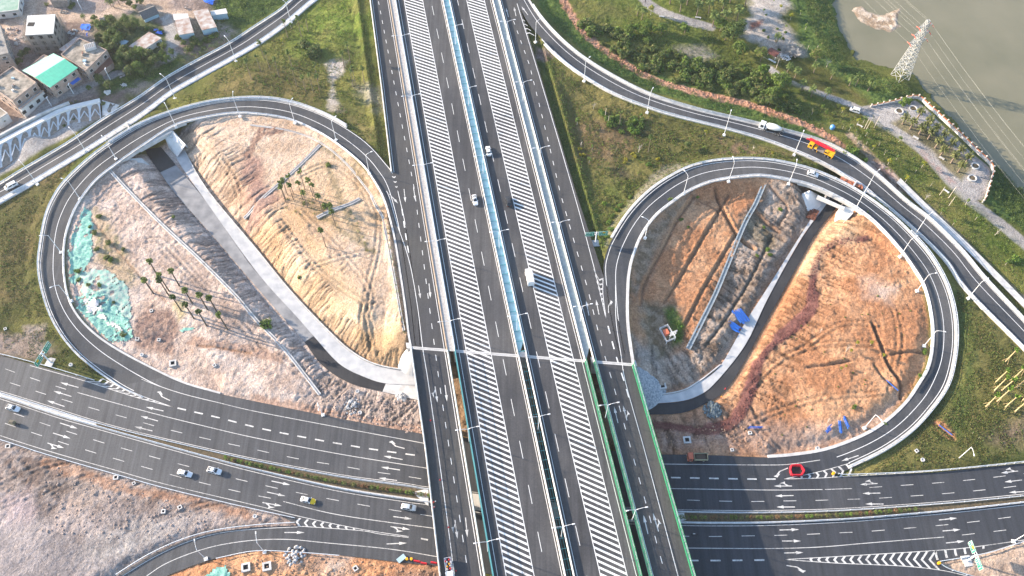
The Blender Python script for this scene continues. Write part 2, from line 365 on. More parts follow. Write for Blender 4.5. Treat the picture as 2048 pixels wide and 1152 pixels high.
# coarse helper grid for heights and road distances
cxs = np.arange(-300, 301, 2.0); cys = np.arange(0, 401, 2.0); CX, CY = np.meshgrid(cxs, cys)
CP = [ # (px,py,z) spot heights of the land between the roads
 (20,30,6),(200,30,6),(120,190,6),(300,90,6),(60,270,5.5),(-100,200,6),(230,180,6),(380,60,6),(400,110,5),(480,40,4.5),(560,0,4.5),(200,200,5.6),(0,300,3),(100,262,3.3),(185,235,3.6),(0,345,3.2),
 (600,60,4.6),(650,140,4.5),(700,60,6),(560,150,5),(500,180,6),(720,200,6.2),(430,160,5.2),(760,300,7.4),(300,215,5),
 (20,460,3.2),(40,560,2.4),(60,650,1.4),(30,700,.5),(130,730,.4),(130,330,4.4),
 (240,360,4.6),(200,450,4.2),(180,560,3),(260,640,1.8),(340,700,.8),(420,440,4.6),(500,560,4.4),(400,600,3),(560,660,2.6),(500,720,1),(640,780,.5),(720,820,.2),(330,400,4.6),(450,520,4.5),(600,740,1.4),
 (400,300,6),(470,290,6.2),(560,260,6.4),(620,400,6),(560,420,6),(700,480,6.2),(650,330,6.4),(760,560,6.4),(720,620,5.4),(780,660,4),(640,540,5.6),(740,430,6.6),(480,400,6),(590,490,5.6),(740,700,2.5),(690,660,4.8),
 (1100,130,7),(1200,240,5.8),(1300,330,5.6),(1400,260,5),(1450,300,5.4),(1200,400,6.5),(1170,440,7),(1150,330,6.2),(1280,250,5),(1560,310,5),
 (1150,20,5),(1250,80,3.6),(1350,150,3),(1450,200,3),(1536,230,3),(1300,30,3),(1500,100,1.5),(1600,180,1.5),(1680,290,2.2),(1750,330,2),(1850,420,1.6),(2000,580,1.2),(1500,20,1.2),(1600,60,0),(1700,200,.8),(1830,250,1),(1950,330,1),(1900,400,1.2),(2048,480,.6),(1780,240,1),
 (1660,40,-1),(1690,110,-1),(1720,150,-.6),(1800,170,-.4),(1840,200,-1),(1900,240,-1.4),(1960,300,-1.4),(2048,380,-1.4),
 (1290,560,4.5),(1320,480,4.6),(1400,430,4.5),(1480,410,4),(1540,400,2.6),(1290,640,3.2),(1350,620,2.6),(1400,560,3.4),(1460,470,3.4),(1500,480,2),(1560,480,1.2),(1300,740,1),(1370,700,1.6),(1420,640,2.0),(1470,600,1),(1380,760,.6),
 (1700,450,3.6),(1760,560,3.6),(1700,640,3.2),(1620,560,2),(1560,700,1.6),(1680,780,2),(1760,780,1.8),(1800,660,3),(1500,760,1),(1600,860,.5),(1420,860,.2),(1340,880,.1),(1700,840,.9),
 (1950,680,2.2),(2000,780,1.6),(1920,820,1),(2040,880,.8),(1850,890,.4),(1780,920,.2),(1960,620,2.4),
 (100,980,.4),(200,1060,1),(60,1140,1.2),(400,1010,.4),(300,1020,.6),(500,1140,.4),(700,1140,.4),(800,1150,.4),(2000,1140,.5),(860,800,0),(930,860,0),(1290,900,0),(900,1080,0),(840,740,.3),(1280,760,.3)]
cp = np.array([W(a, b, c)+(c,) for a, b, c in CP])
num = np.zeros(CX.shape); den = np.zeros(CX.shape)
for x, y, z in cp:
    w = 1/((CX-x)**2+(CY-y)**2+12)**1.8; num += w*z; den += w
BASE = num/den
cs, ct = CX*NR[0]+CY*NR[1], CX*AX[0]+CY*AX[1]
def slope_to(B, d, zr, up, dn, drop=.35):
    d = np.maximum(d-1.3, 0); z0 = zr-drop
    return np.clip(B, z0-d*dn, z0+d*up)
def road_fill(B, rd, skip=None, up=.55, dn=.6, cut=2):
    P = rd.C[::3]; v = [(h, z) for h, z in zip(rd.hw[::3], rd.C[::3, 2])]
    d, z, s = polyline_dist(CX, CY, P, v)
    B2 = slope_to(B, d, z, up, dn)
    if skip is not None:
        x, y, r = skip; k = np.clip((np.hypot(CX-x, CY-y)-r)/3, 0, 1); B2 = B*(1-k)+B2*k
    return B2
PORTL = W(300, 268, 5); PORTR = W(1668, 366, 5)
BASE = road_fill(BASE, ulr); BASE = road_fill(BASE, urr)
BASE = road_fill(BASE, loopL, (PORTL[0], PORTL[1], 13)); BASE = road_fill(BASE, loopR, (PORTR[0], PORTR[1], 12))
# expressway embankment north of the bridge joint
dm = np.maximum(np.maximum(-9.0-cs, cs-64.5), (TJ(cs)+1.2)-ct)
dmz = np.full(CX.shape, DECK)
emb = np.clip(BASE, DECK-.5-np.maximum(dm-.6, 0)*.62, DECK-.5+np.maximum(dm-.6, 0)*.5)
BASE = np.where(ct > TJ(cs)-14, emb, BASE)
k = (ct < TJ(cs)+.6) & (cs > -9.5) & (cs < 65); BASE = np.where(k, np.minimum(BASE, .15), BASE)
# the lane under both loops and the highway are cut in last
for rd, wd in ((under1, 1.0), (under2, 1.0)):
    P = rd.C[::2]; v = [(h+.2, .2) for h in rd.hw[::2]]
    d, z, s = polyline_dist(CX, CY, P, v); BASE = np.minimum(BASE, .0+np.maximum(d-.6, 0)*.62)
hp = [W(a, b) for a, b in HWY]; hpc = hp+[hp[0]]
inn = inpoly(CX, CY, hp); d, _, _ = polyline_dist(CX, CY, hpc); d = np.where(inn, 0, d)
BASE = np.clip(BASE, -.12-d*.3, -.12+np.maximum(d-.8, 0)*.45)
def bil(G, X, Y):
    fx = np.clip((X-cxs[0])/2.0, 0, len(cxs)-1.001); fy = np.clip((Y-cys[0])/2.0, 0, len(cys)-1.001)
    i = fx.astype(int); j = fy.astype(int); u = fx-i; v = fy-j
    return (G[j, i]*(1-u)+G[j, i+1]*u)*(1-v)+(G[j+1, i]*(1-u)+G[j+1, i+1]*u)*v
X, Y = np.meshgrid(gx, gy); Z = bil(BASE, X, Y)
def PXR(pts, z=1.0): return [W(a, b, z) for a, b in pts]
def region(pts, z=1.0, feather=1.2, seed=1, amp=2.0):
    """soft ragged mask of a surveyed outline"""
    P = PXR(pts, z); P.append(P[0])
    a = (np.array(P)[:, 0].min()-4, np.array(P)[:, 0].max()+4, np.array(P)[:, 1].min()-4, np.array(P)[:, 1].max()+4)
    M = np.zeros(X.shape); iy = np.where((gy > a[2]) & (gy < a[3]))[0]; ix = np.where((gx > a[0]) & (gx < a[1]))[0]
    if len(iy) < 2 or len(ix) < 2: return M
    sl_ = (slice(iy[0], iy[-1]+1), slice(ix[0], ix[-1]+1)); x, y = X[sl_], Y[sl_]
    if amp: x = x+(fbm(x, y, .25, seed, 3)-.5)*2*amp; y = y+(fbm(x, y, .25, seed+50, 3)-.5)*2*amp
    i = inpoly(x, y, P[:-1]); d, _, _ = polyline_dist(x, y, P)
    M[sl_] = np.clip(np.where(i, d, -d)/max(feather, .1)*.5+.5, 0, 1); return M
def stroke(pts, width, z=1.0, feather=.6, seed=1, amp=.6):
    P = smooth([W(a, b, z) for a, b in pts], 5); P = [tuple(p) for p in P]
    A = np.array(P); w = width+4; M = np.zeros(X.shape)
    iy = np.where((gy > A[:, 1].min()-w) & (gy < A[:, 1].max()+w))[0]; ix = np.where((gx > A[:, 0].min()-w) & (gx < A[:, 0].max()+w))[0]
    if len(iy) < 2 or len(ix) < 2: return M
    sl_ = (slice(iy[0], iy[-1]+1), slice(ix[0], ix[-1]+1)); x, y = X[sl_], Y[sl_]
    x = x+(fbm(x, y, .5, seed, 2)-.5)*2*amp; y = y+(fbm(x, y, .5, seed+9, 2)-.5)*2*amp
    d, _, _ = polyline_dist(x, y, P); M[sl_] = np.clip((width/2-d)/feather+.5, 0, 1); return M
N1 = fbm(X, Y, .02, 3, 5); N2 = fbm(X, Y, .09, 21, 5); N3 = fbm(X, Y, .45, 41, 4); N4 = fbm(X, Y, 1.0, 77, 2)
def nz(a, lo=.35, hi=.65): return np.clip((a-lo)/(hi-lo), 0, 1)[..., None]
def mixc(c1, c2, t): return np.array(c1)*(1-t)+np.array(c2)*t
GRASS = mixc(mixc((.070,.088,.022), (.150,.150,.040), nz(N2)), (.16,.125,.06), nz(N3*.6+N1*.4, .5, .75)*.7)
GRASS_BR = mixc(mixc((.11,.09,.036), (.19,.145,.065), nz(N2)), (.09,.12,.028), nz(N1, .42, .62)*.7)
GRASS_BRIGHT = mixc(mixc((.10,.16,.025), (.20,.24,.05), nz(N3)), (.15,.13,.05), nz(N2, .5, .7)*.6)
GRASS_DK = mixc((.035,.065,.018), (.09,.13,.032), nz(N3*.5+N2*.5))
PINK = mixc(mixc((.42,.32,.265), (.60,.49,.42), nz(N2)), (.30,.22,.18), nz(N3, .5, .75)*.6)
TAN = mixc(mixc((.44,.29,.16), (.58,.42,.27), nz(N2)), (.60,.38,.22), nz(N3*.5+N1*.5, .45, .65)*.6)
ORANGE = mixc(mixc((.42,.205,.105), (.56,.32,.18), nz(N2)), (.32,.15,.075), nz(N3, .5, .75)*.6)
BROWNG = mixc(mixc((.17,.125,.105), (.34,.27,.235), nz(N2)), (.40,.34,.31), nz(N3*.6+N1*.4, .5, .7)*.6)
GREYD = mixc((.22,.20,.19), (.40,.37,.34), nz(N2*.5+N3*.5))
REDM = mixc((.13,.055,.045), (.22,.10,.08), nz(N3))
SAND = mixc((.34,.30,.26), (.52,.47,.42), nz(N2*.6+N3*.4))
PAVE = mixc((.29,.27,.255), (.42,.395,.375), nz(N2*.5+N3*.5))
DUST = mixc((.34,.25,.19), (.52,.40,.31), nz(N2*.5+N3*.5))
C = GRASS.copy(); ROUGH = np.full(X.shape, .25)
def paint(M, col, rough=None, k=1.0):
    global C, ROUGH
    m = M*k; C = C*(1-m[..., None])+col*m[..., None]
    if rough is not None: ROUGH = ROUGH*(1-m)+rough*m
# village quarter
paint(region([(-90,-90),(560,-90),(500,0),(440,60),(330,150),(215,215),(120,235),(0,300),(-90,330)], 6, 2, 1, 3), BROWNG*1.05, .35)
paint(region([(430,-40),(620,-40),(560,14),(500,52),(330,152),(270,175),(330,110),(430,60)], 5, 2, 2, 3), GRASS_DK, .5)
paint(region([(185,40),(270,25),(340,60),(330,110),(240,130),(190,90)], 6, 2, 3, 3), GRASS_DK, .5, .85)
paint(region([(230,100),(330,115),(300,150),(250,175),(200,195),(190,160)], 6, 2, 4, 3), GRASS_DK, .5)
paint(region([(340,70),(430,30),(480,60),(380,120),(350,100)], 6, 2, 5, 2), BROWNG*.8+GRASS*.4, .4, .8)
paint(stroke([(-20,75),(40,40),(110,32),(190,35),(240,18),(290,5),(330,25),(380,28)], 6, 6, 1.5, 5, 1.5), DUST*1.05, .15)
paint(stroke([(70,25),(75,0),(90,-40)], 7, 6, 1.5, 6, 1.5), DUST, .15); paint(stroke([(270,-20),(320,10)], 9, 6, 2, 7, 2), DUST, .15)
paint(stroke([(333,35),(340,60),(346,85),(342,108),(325,118)], 4.5, 6, 1.2, 8, .8), PAVE, .1)
paint(stroke([(360,95),(400,95),(440,75),(450,55)], 5, 6, 1.5, 9, 1.5), BROWNG*1.2, .1)
paint(stroke([(0,262),(60,228),(120,195),(190,165),(245,140)], 3.6, 6, .8, 10, .5), PAVE*.85, .08)
# land beyond the upper-left road and between roads
paint(region([(640,-60),(735,-60),(752,110),(770,240),(790,350),(760,310),(690,250),(600,205),(512,192),(400,205),(300,235),(240,255),(350,180),(480,110),(600,40)], 5, 1, 11, 1), GRASS*1.0, .35)
paint(region([(600,30),(700,-40),(740,-40),(750,90),(700,75),(640,110),(560,120)], 6, 6, 12, 5), GRASS_BRIGHT, .35, .9)
paint(region([(430,150),(560,120),(640,160),(650,215),(560,200),(420,200)], 6, 5, 13, 5), GRASS_BR, .3, .75)
paint(region([(648,125),(672,117),(695,120),(690,140),(668,165),(672,195),(690,225),(665,228),(655,205),(665,165),(655,145)], 5, 1.2, 14, 1.5), SAND*.95, .2)
paint(region([(660,210),(700,215),(770,290),(740,285),(690,240)], 6, 2, 15, 3), GRASS_BR*1.4, .3, .6)
paint(region([(700,165),(760,180),(765,230),(730,210)], 6, 2, 16, 3), SAND*.8, .25, .5)
paint(region([(-90,395),(60,360),(170,300),(120,370),(82,450),(66,530),(72,580),(100,660),(150,710),(200,752),(100,735),(-90,690)], 3, 1, 17, 1), GRASS_BR*.85, .3)
paint(region([(-90,600),(60,600),(120,690),(200,750),(120,735),(60,700),(-90,650)], 2, 3, 18, 3), GRASS*.75, .3, .8)
paint(region([(0,668),(60,668),(110,700),(70,722),(0,705)], 1, 1.5, 19, 2), PINK*.62, .3, .9)
paint(region([(-60,645),(10,665),(20,695),(0,708),(-60,700)], 1, 1.5, 20, 2), PINK*.62, .3)
paint(region([(48,655),(95,648),(92,680),(60,688)], 1, 1, 21, 1.5), PINK*.55, .3, .8)
# strip beside the upper-left road below the arches
paint(region([(-90,352),(0,300),(100,262),(200,228),(250,210),(160,262),(0,352),(-90,400)], 3.3, .8, 22, .5), PAVE*.95, .08)
# inside the left loop
LL = [(345,262),(430,238),(512,232),(580,244),(640,270),(690,305),(740,365),(770,410),(790,470),(803,545),(815,615),(822,690),(822,745),(845,760),(850,880),(780,856),(640,828),(500,798),(360,765),(290,732),(225,692),(180,655),(150,615),(135,580),(130,520),(136,460),(150,420),(200,362),(250,318)]
paint(region(LL, 4, .8, 23, .5), PINK, .5)
NE = [(345,268),(430,240),(512,234),(580,246),(640,272),(690,308),(740,368),(770,412),(790,475),(803,550),(815,620),(820,690),(815,745),(750,728),(700,698),(645,648),(580,578),(512,495),(413,375),(350,290)]
paint(region(NE, 5, .8, 24, .5), PINK*.5+TAN*.5, .35)
paint(region([(500,430),(540,440),(640,560),(720,640),(810,680),(820,745),(750,728),(645,640),(580,570),(500,470)], 5, 6, 25, 3), TAN*1.12, .3)
paint(region([(540,400),(640,300),(700,330),(750,380),(780,460),(700,470),(600,450)], 6, 5, 26, 3), TAN*.95, .35, .8)
paint(region([(560,425),(590,420),(720,590),(800,680),(770,690),(700,620)], 6, 2.5, 27, 2), TAN*1.22, .15, .9)
paint(region([(478,340),(492,310),(520,320),(528,365),(560,395),(520,440),(495,455),(490,400)], 6, 2, 28, 3), mixc((.30,.17,.14),(.42,.26,.21), nz(N3)), .3, .75)
paint(stroke([(560,262),(530,268),(510,285),(495,310),(520,262),(545,258)], 2.2, 6.3, .8, 29, 1.5), (.22,.13,.10), .8, .8)
paint(stroke([(640,290),(590,340),(545,380),(500,425),(488,448)], 1.6, 6, .5, 30, .3), mixc((.24,.15,.12),(.30,.2,.17), nz(N3)), .2, .8)
paint(region([(270,640),(300,618),(345,622),(360,660),(340,705),(300,700),(262,690)], 1.8, 1, 31, 1.5), mixc((.20,.13,.11),(.34,.23,.18), nz(N3)), .5, .9)
paint(stroke([(385,683),(430,690),(512,705),(560,718)], 3.4, 1.2, 1, 32, 1.2), mixc((.28,.17,.13),(.40,.27,.2), nz(N3)), .5, .75)
paint(region([(600,730),(700,780),(830,800),(850,880),(780,856),(650,828)], .5, 3, 33, 3), mixc((.24,.19,.17),(.46,.37,.31), nz(N3*.7+N2*.3)), .9, .85)
paint(stroke([(512,797),(640,824),(780,850),(845,862)], 3.0, .1, 1.2, 34, 1), mixc((.36,.2,.13),(.5,.33,.24), nz(N3)), .4, .7)
paint(region([(180,420),(215,430),(245,500),(280,560),(240,570),(190,520)], 3.5, 2, 35, 2), mixc((.40,.30,.19),(.24,.22,.09), nz(N3,.5,.7)), .5, .8)
paint(region([(342,608),(365,600),(372,630),(360,640)], 2.4, 1, 36, 1.2), (.50,.42,.22), .4, .7)
for (q, c_) in (([(640,290),(700,330),(730,365)], 0), ([(655,330),(700,440),(745,505)], 0), ([(610,400),(660,440),(740,500)], 0)):
    paint(stroke(q, 2.4, 6.4, 2, 37+len(q), 1.6), mixc((.10,.10,.04),(.20,.17,.09), nz(N3)), .5, .55)
# rills washed down the faces of the cut beside the lane
S_in = np.zeros(X.shape)
# lower left waste ground
LW = [(-90,845),(0,868),(100,900),(233,938),(333,966),(512,1008),(600,1032),(600,1060),(512,1064),(435,1072),(369,1092),(306,1122),(245,1160),(160,1210),(-90,1240)]
paint(region(LW, .8, .8, 40, .5), BROWNG, .55)
paint(region([(-90,1010),(60,1010),(170,1060),(260,1040),(330,1030),(420,1050),(300,1095),(233,1140),(150,1200),(-90,1240)], .8, 8, 41, 6), mixc((.26,.235,.235),(.42,.37,.36), nz(N2)), .35, .85)
paint(region([(10,1000),(60,990),(60,1040),(10,1050)], .8, 3, 42, 3), (.46,.36,.37), .3, .6)
paint(region([(230,1050),(330,1040),(400,1050),(300,1095),(200,1150),(160,1100)], .8, 4, 43, 4), GREYD*1.15, .4, .7)
paint(stroke([(-40,862),(100,905),(233,944),(333,972),(512,1014)], 2.2, .2, .8, 39, .5), mixc((.24,.20,.17),(.36,.32,.29), nz(N3)), .5, .8)
paint(stroke([(90,925),(170,950),(240,975),(320,990),(410,1010),(500,1030)], 3, .4, 1.2, 44, 1.5), mixc((.30,.16,.10),(.44,.27,.18), nz(N3)), .5, .7)
paint(region([(80,960),(160,965),(180,985),(90,985)], .8, 3, 45, 3), (.14,.12,.11), .4, .6)
paint(region([(290,1215),(330,1145),(383,1124),(433,1108),(512,1093),(600,1095),(679,1102),(802,1117),(880,1124),(960,1250),(300,1250)], .4, .8, 46, .5), ORANGE*1.05, .8)
paint(region([(640,1112),(700,1112),(700,1150),(650,1150)], .4, 3, 47, 3), SAND*1.1, .5, .8)
paint(region([(560,1118),(640,1115),(640,1140),(560,1135)], .4, 2, 48, 2), mixc((.16,.12,.10),(.36,.27,.22), nz(N3)), .9, .8)
paint(region([(800,1130),(890,1138),(900,1180),(790,1150)], .4, 2, 49, 2), mixc((.14,.10,.08),(.30,.2,.15), nz(N3)), .9, .8)
# under the bridges
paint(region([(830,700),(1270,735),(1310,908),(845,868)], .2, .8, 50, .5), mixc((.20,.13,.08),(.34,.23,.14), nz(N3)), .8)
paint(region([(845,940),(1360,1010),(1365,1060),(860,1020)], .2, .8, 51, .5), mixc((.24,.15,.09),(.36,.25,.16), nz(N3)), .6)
# right triangle of grass
paint(region([(1072,95),(1140,140),(1230,195),(1301,222),(1457,265),(1600,312),(1640,335),(1600,328),(1536,315),(1457,314),(1391,325),(1335,350),(1290,380),(1250,424),(1217,478),(1203,520),(1190,490),(1150,385),(1110,230)], 6, .8, 52, .5), GRASS*.5+GRASS_BR*.5, .4)
paint(region([(1072,90),(1110,115),(1105,170),(1160,330),(1215,480),(1203,520),(1150,385),(1100,215)], 6.5, 1, 53, 1), GRASS_DK*.9, .2, .75)
paint(region([(1068,88),(1110,112),(1100,125),(1074,118)], 7, 1, 54, 1), BROWNG*.7, .3)
paint(region([(1150,240),(1240,240),(1270,290),(1230,330),(1160,320)], 6, 3, 55, 3), mixc((.15,.09,.05),(.24,.15,.09), nz(N3)), .35, .65)
paint(region([(1230,330),(1250,330),(1262,350),(1240,362),(1224,350)], 6, 1.4, 56, 1.5), (.07,.06,.04), .5, .8)
paint(region([(1240,255),(1300,260),(1290,285),(1240,275)], 6, 1.4, 57, 1.5), (.07,.06,.035), .5, .6)
paint(region([(1160,350),(1260,370),(1240,420),(1190,440)], 6.5, 4, 58, 3), GRASS_BRIGHT*.8, .4, .6)
paint(region([(1430,270),(1560,300),(1620,318),(1536,312),(1440,308)], 5.5, 2, 59, 2), mixc((.22,.14,.09),(.12,.12,.04), nz(N3)), .3, .8)
paint(region([(1330,325),(1380,322),(1300,378),(1240,430),(1210,490),(1222,450),(1280,370)], 7.5, 1, 60, 1.5), SAND*.75, .3, .55)
# upper right parkland
paint(region([(1120,0),(1180,80),(1300,140),(1450,190),(1600,230),(1680,290),(1600,268),(1457,228),(1307,186),(1174,115),(1084,30),(1066,-20)], 4, 1, 61, 1), GRASS_DK*1.25, .5)
paint(region([(1120,-60),(1500,-60),(1480,40),(1560,160),(1620,180),(1640,240),(1540,215),(1400,170),(1250,100),(1150,20)], 3, 1, 62, 1), GRASS*.95+GRASS_BRIGHT*.05, .5)
paint(region([(1180,-40),(1300,-40),(1420,50),(1400,90),(1260,70),(1190,30)], 3, 3, 63, 3), GRASS_BRIGHT*.45+GRASS*.5, .3, .8)
paint(region([(1350,95),(1410,90),(1440,110),(1400,120),(1350,108)], 3, 2, 64, 2), SAND*.8, .3, .7)
paint(stroke([(1112,-30),(1130,15),(1150,45),(1180,80),(1230,115),(1290,150),(1350,172),(1420,190),(1500,208),(1560,228),(1630,255),(1680,285),(1700,300)], 3.6, 3.5, .7, 65, .9), mixc((.34,.18,.11),(.52,.31,.21), nz(N3)), .7)
paint(stroke([(1272,-20),(1300,12),(1340,32),(1380,44),(1420,52)], 5, 2.5, .8, 66, .4), PAVE*.95, .05)
paint(region([(1490,-40),(1640,-40),(1560,30),(1600,70),(1630,100),(1560,120),(1520,90),(1480,70),(1500,30)], 1, 2, 67, 3), SAND*.98, .25)
paint(region([(1500,45),(1525,40),(1520,55),(1500,60)], 1, 1, 68, 1), (.24,.11,.08), .5)
paint(region([(1530,-40),(1700,-40),(1690,30),(1675,80),(1690,120),(1720,140),(1790,160),(1840,195),(1825,205),(1740,215),(1690,190),(1640,130),(1590,80),(1600,30)], 0, 2, 69, 2), GRASS_DK*1.35, .6)
paint(region([(1560,110),(1660,130),(1740,200),(1740,216),(1660,195),(1600,170),(1550,140)], 1, 2, 70, 2), GRASS*.75, .3)
paint(region([(1640,170),(1690,185),(1720,205),(1650,210),(1610,190)], 1, 3, 71, 2), GRASS_BR*1.1, .3, .6)
paint(stroke([(1538,136),(1560,155),(1600,175),(1650,190),(1700,207),(1730,222)], 3.2, 1.2, .6, 72, .3), PAVE, .05)
PROM = [(1716,214),(1740,210),(1834,194),(1850,205),(1985,332),(1978,380),(1965,400),(1930,398),(1905,378),(1880,340),(1850,305),(1800,275),(1760,250),(1730,235)]
paint(region(PROM, 1, .4, 73, .2), PAVE*.98, .04)
paint(region([(1780,245),(1800,235),(1890,270),(1945,330),(1925,362),(1900,345),(1860,295),(1800,262)], 1, 1, 74, 1), GRASS*.6+BROWNG*.3, .3, .95)
paint(stroke([(1760,245),(1810,275),(1850,305),(1885,345),(1920,385),(1950,410),(2000,445),(2060,495)], 5.0, 1, .6, 75, .2), PAVE*.9, .04)
paint(stroke([(1840,300),(1880,342),(1915,380)], 3.2, 1, .8, 76, .6), mixc((.42,.27,.24),(.36,.33,.31), nz(N3)), .04, .6)
paint(region([(1560,150),(1700,225),(1780,262),(1850,320),(1930,410),(2060,510),(2060,600),(1960,490),(1850,380),(1760,310),(1700,270),(1620,235),(1550,200)], 1.5, 2, 77, 1), GRASS*.85+GRASS_BRIGHT*.15, .35)
paint(region([(1850,350),(1960,420),(2060,510),(2060,560),(1960,470)], 1.5, 3, 78, 3), GRASS_BRIGHT*.6, .35, .7)
paint(stroke([(1700,270),(1760,330),(1830,392),(1900,455),(1960,515),(2060,610)], 3.4, 2, 1, 79, .7), mixc((.32,.22,.15),(.46,.36,.27), nz(N3)), .5, .85)
paint(region([(1735,318),(1770,325),(1810,370),(1800,385),(1760,355),(1725,335)], 2.4, 1, 80, 1.2), mixc((.30,.2,.17),(.46,.36,.32), nz(N3)), .4, .9)
paint(stroke([(1700,290),(1760,340),(1815,390),(1880,455),(1960,535),(2060,640)], .9, 2.0, .5, 81, .2), (.06,.05,.03), .3, .6)
paint(region([(1985,335),(2060,395),(2060,470),(2000,430),(1965,402),(1980,380)], 0, 1.5, 82, 2), GRASS_DK*1.1, .7)
# strip between the right loop and the ramp beyond it
paint(region([(1603,310),(1683,345),(1757,392),(1830,474),(1940,590),(2060,712),(2150,800),(2150,900),(2048,920),(1869,938),(1740,945),(1700,940),(1780,905),(1835,862),(1880,810),(1908,760),(1919,700),(1918,640),(1900,570),(1872,515),(1825,460),(1770,415),(1703,372),(1650,343)], 2.5, .8, 83, .5), GRASS*.6+GRASS_BR*.5, .3)
paint(region([(1905,560),(1935,600),(1960,720),(1930,860),(1900,880),(1925,720)], 2.5, 2, 84, 2), GRASS_DK*1.3, .3, .6)
paint(region([(1980,870),(2060,820),(2060,880),(2000,895)], 1, 3, 85, 2), mixc((.13,.09,.07),(.22,.16,.12), nz(N3)), .4, .75)
paint(region([(1868,842),(1885,842),(1912,868),(1912,878),(1895,875),(1872,858)], 1, .6, 86, .6), ORANGE*.95, .7)
# inside the right loop
LR = [(1258,560),(1264,514),(1283,474),(1310,436),(1346,406),(1380,385),(1424,367),(1491,358),(1536,358),(1600,370),(1680,405),(1736,432),(1785,474),(1820,522),(1844,575),(1857,626),(1861,677),(1853,728),(1833,768),(1805,805),(1765,843),(1718,870),(1650,896),(1586,906),(1536,910),(1391,904),(1317,904),(1290,830),(1264,740),(1256,650)]
paint(region(LR, 3, .8, 90, .5), ORANGE, .5)
paint(region([(1264,514),(1290,470),(1320,438),(1380,392),(1392,402),(1345,446),(1312,510),(1286,580),(1280,640),(1262,700),(1256,600)], 4, 2, 91, 2), mixc((.13,.11,.08),(.28,.23,.18), nz(N3)), .5, .8)
paint(region([(1478,440),(1500,420),(1540,370),(1610,378),(1640,400),(1600,465),(1536,565),(1490,640),(1440,722),(1400,760),(1330,780),(1300,790),(1262,720),(1300,700),(1380,700),(1410,640),(1450,560)], 2.5, 2, 92, 1.5), mixc((.22,.17,.13),(.44,.37,.31), nz(N3*.5+N2*.5)), .7, .9)
paint(region([(1282,610),(1350,605),(1368,640),(1362,690),(1320,720),(1285,690),(1278,650)], 2.5, 2, 93, 2), mixc((.10,.09,.06),(.24,.21,.16), nz(N3)), .4, .85)
paint(region([(1325,620),(1345,615),(1366,645),(1362,685),(1345,690),(1340,650)], 2.5, 1.2, 94, 1.2), GRASS_BRIGHT*.6+GRASS_DK*.4, .5, .9)
paint(region([(1262,690),(1300,700),(1340,760),(1290,735),(1264,735)], 1.5, 2, 95, 1.5), GREYD*.7, .5, .8)
paint(region([(1255,600),(1272,600),(1280,660),(1270,680),(1257,670)], 3.5, 1, 96, 1), ORANGE*.7, .5, .8)
paint(region([(1490,440),(1520,430),(1560,480),(1540,500),(1490,480)], 2.5, 2, 97, 2), mixc((.12,.10,.06),(.22,.18,.12), nz(N3)), .6, .8)
paint(region([(1290,835),(1400,840),(1480,820),(1560,850),(1536,905),(1391,902),(1317,902)], .4, 4, 98, 3), mixc((.26,.17,.13),(.42,.30,.24), nz(N3)), .5, .85)
paint(stroke([(1730,480),(1690,482),(1660,492),(1637,510),(1630,535),(1625,570),(1622,605),(1610,640),(1575,665),(1545,690),(1520,720),(1508,755),(1500,790),(1485,825),(1450,850),(1400,856),(1350,848),(1295,842)], 2.6, 2.4, .8, 99, .5), REDM, .25)
paint(stroke([(1627,585),(1620,620),(1560,672)], 4.5, 2.4, .9, 100, .5), REDM*1.1, .25)
paint(stroke([(1515,730),(1505,765),(1492,800),(1465,842),(1420,855)], 4.2, 1.6, .8, 101, .5), REDM*1.1, .25)
paint(region([(1560,850),(1650,850),(1730,840),(1800,800),(1765,843),(1718,870),(1650,896),(1586,906),(1536,908)], .8, 3, 102, 2), PINK*.75, .5, .8)
paint(region([(1735,560),(1790,570),(1780,600),(1730,590)], 3.5, 3, 103, 3), PINK*1.05, .2, .7)
paint(region([(1680,430),(1730,450),(1720,470),(1660,490),(1630,520),(1600,560),(1590,520),(1640,450)], 3.4, 3, 104, 2), TAN*1.0, .35, .8)
# corner at lower right
paint(region([(1860,1122),(1969,1098),(2048,1074),(2120,1058),(2120,1250),(2000,1190),(1903,1140)], .4, .8, 105, .5), DUST, .4)

# relief: grain, rills on the cut faces, trenches, ruts
hgt = (N3-.5)*.85+(N4-.5)*1.05+(N2-.5)*.3
inside = ROUGH
Zs = Z.copy()
gyy, gxx = np.gradient(Zs, gy, gx); steep = np.hypot(gxx, gyy)
rill = np.zeros(X.shape)
for rd in (under1, under2):
    P = rd.C[::2]; d, _, sgn = polyline_dist(X[::2, ::2], Y[::2, ::2], P)
    best = np.repeat(np.repeat(d, 2, 0), 2, 1)[:X.shape[0], :X.shape[1]]
    # coordinate along the lane
    al = np.zeros(X.shape); acc = 0; bd = np.full(X.shape, 1e9)
    for i in range(len(P)-1):
        ax_, ay_ = P[i][0], P[i][1]; dx_, dy_ = P[i+1][0]-ax_, P[i+1][1]-ay_; L_ = math.hypot(dx_, dy_)
        t_ = np.clip(((X-ax_)*dx_+(Y-ay_)*dy_)/(L_*L_), 0, 1); dd = np.hypot(X-ax_-t_*dx_, Y-ay_-t_*dy_)
        k_ = dd < bd; bd = np.where(k_, dd, bd); al = np.where(k_, acc+t_*L_, al); acc += L_
    win = np.clip((bd-3.5)/2, 0, 1)*np.clip((27-bd)/9, 0, 1)
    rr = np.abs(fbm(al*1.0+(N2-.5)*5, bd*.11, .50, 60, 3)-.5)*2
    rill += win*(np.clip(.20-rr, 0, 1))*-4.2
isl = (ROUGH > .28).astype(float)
rill *= 1-region([(225,345),(275,395),(340,460),(410,525),(480,595),(580,705),(650,800),(500,800),(350,765),(200,660),(130,560),(140,430)], 4, 3, 300, 1)*.9
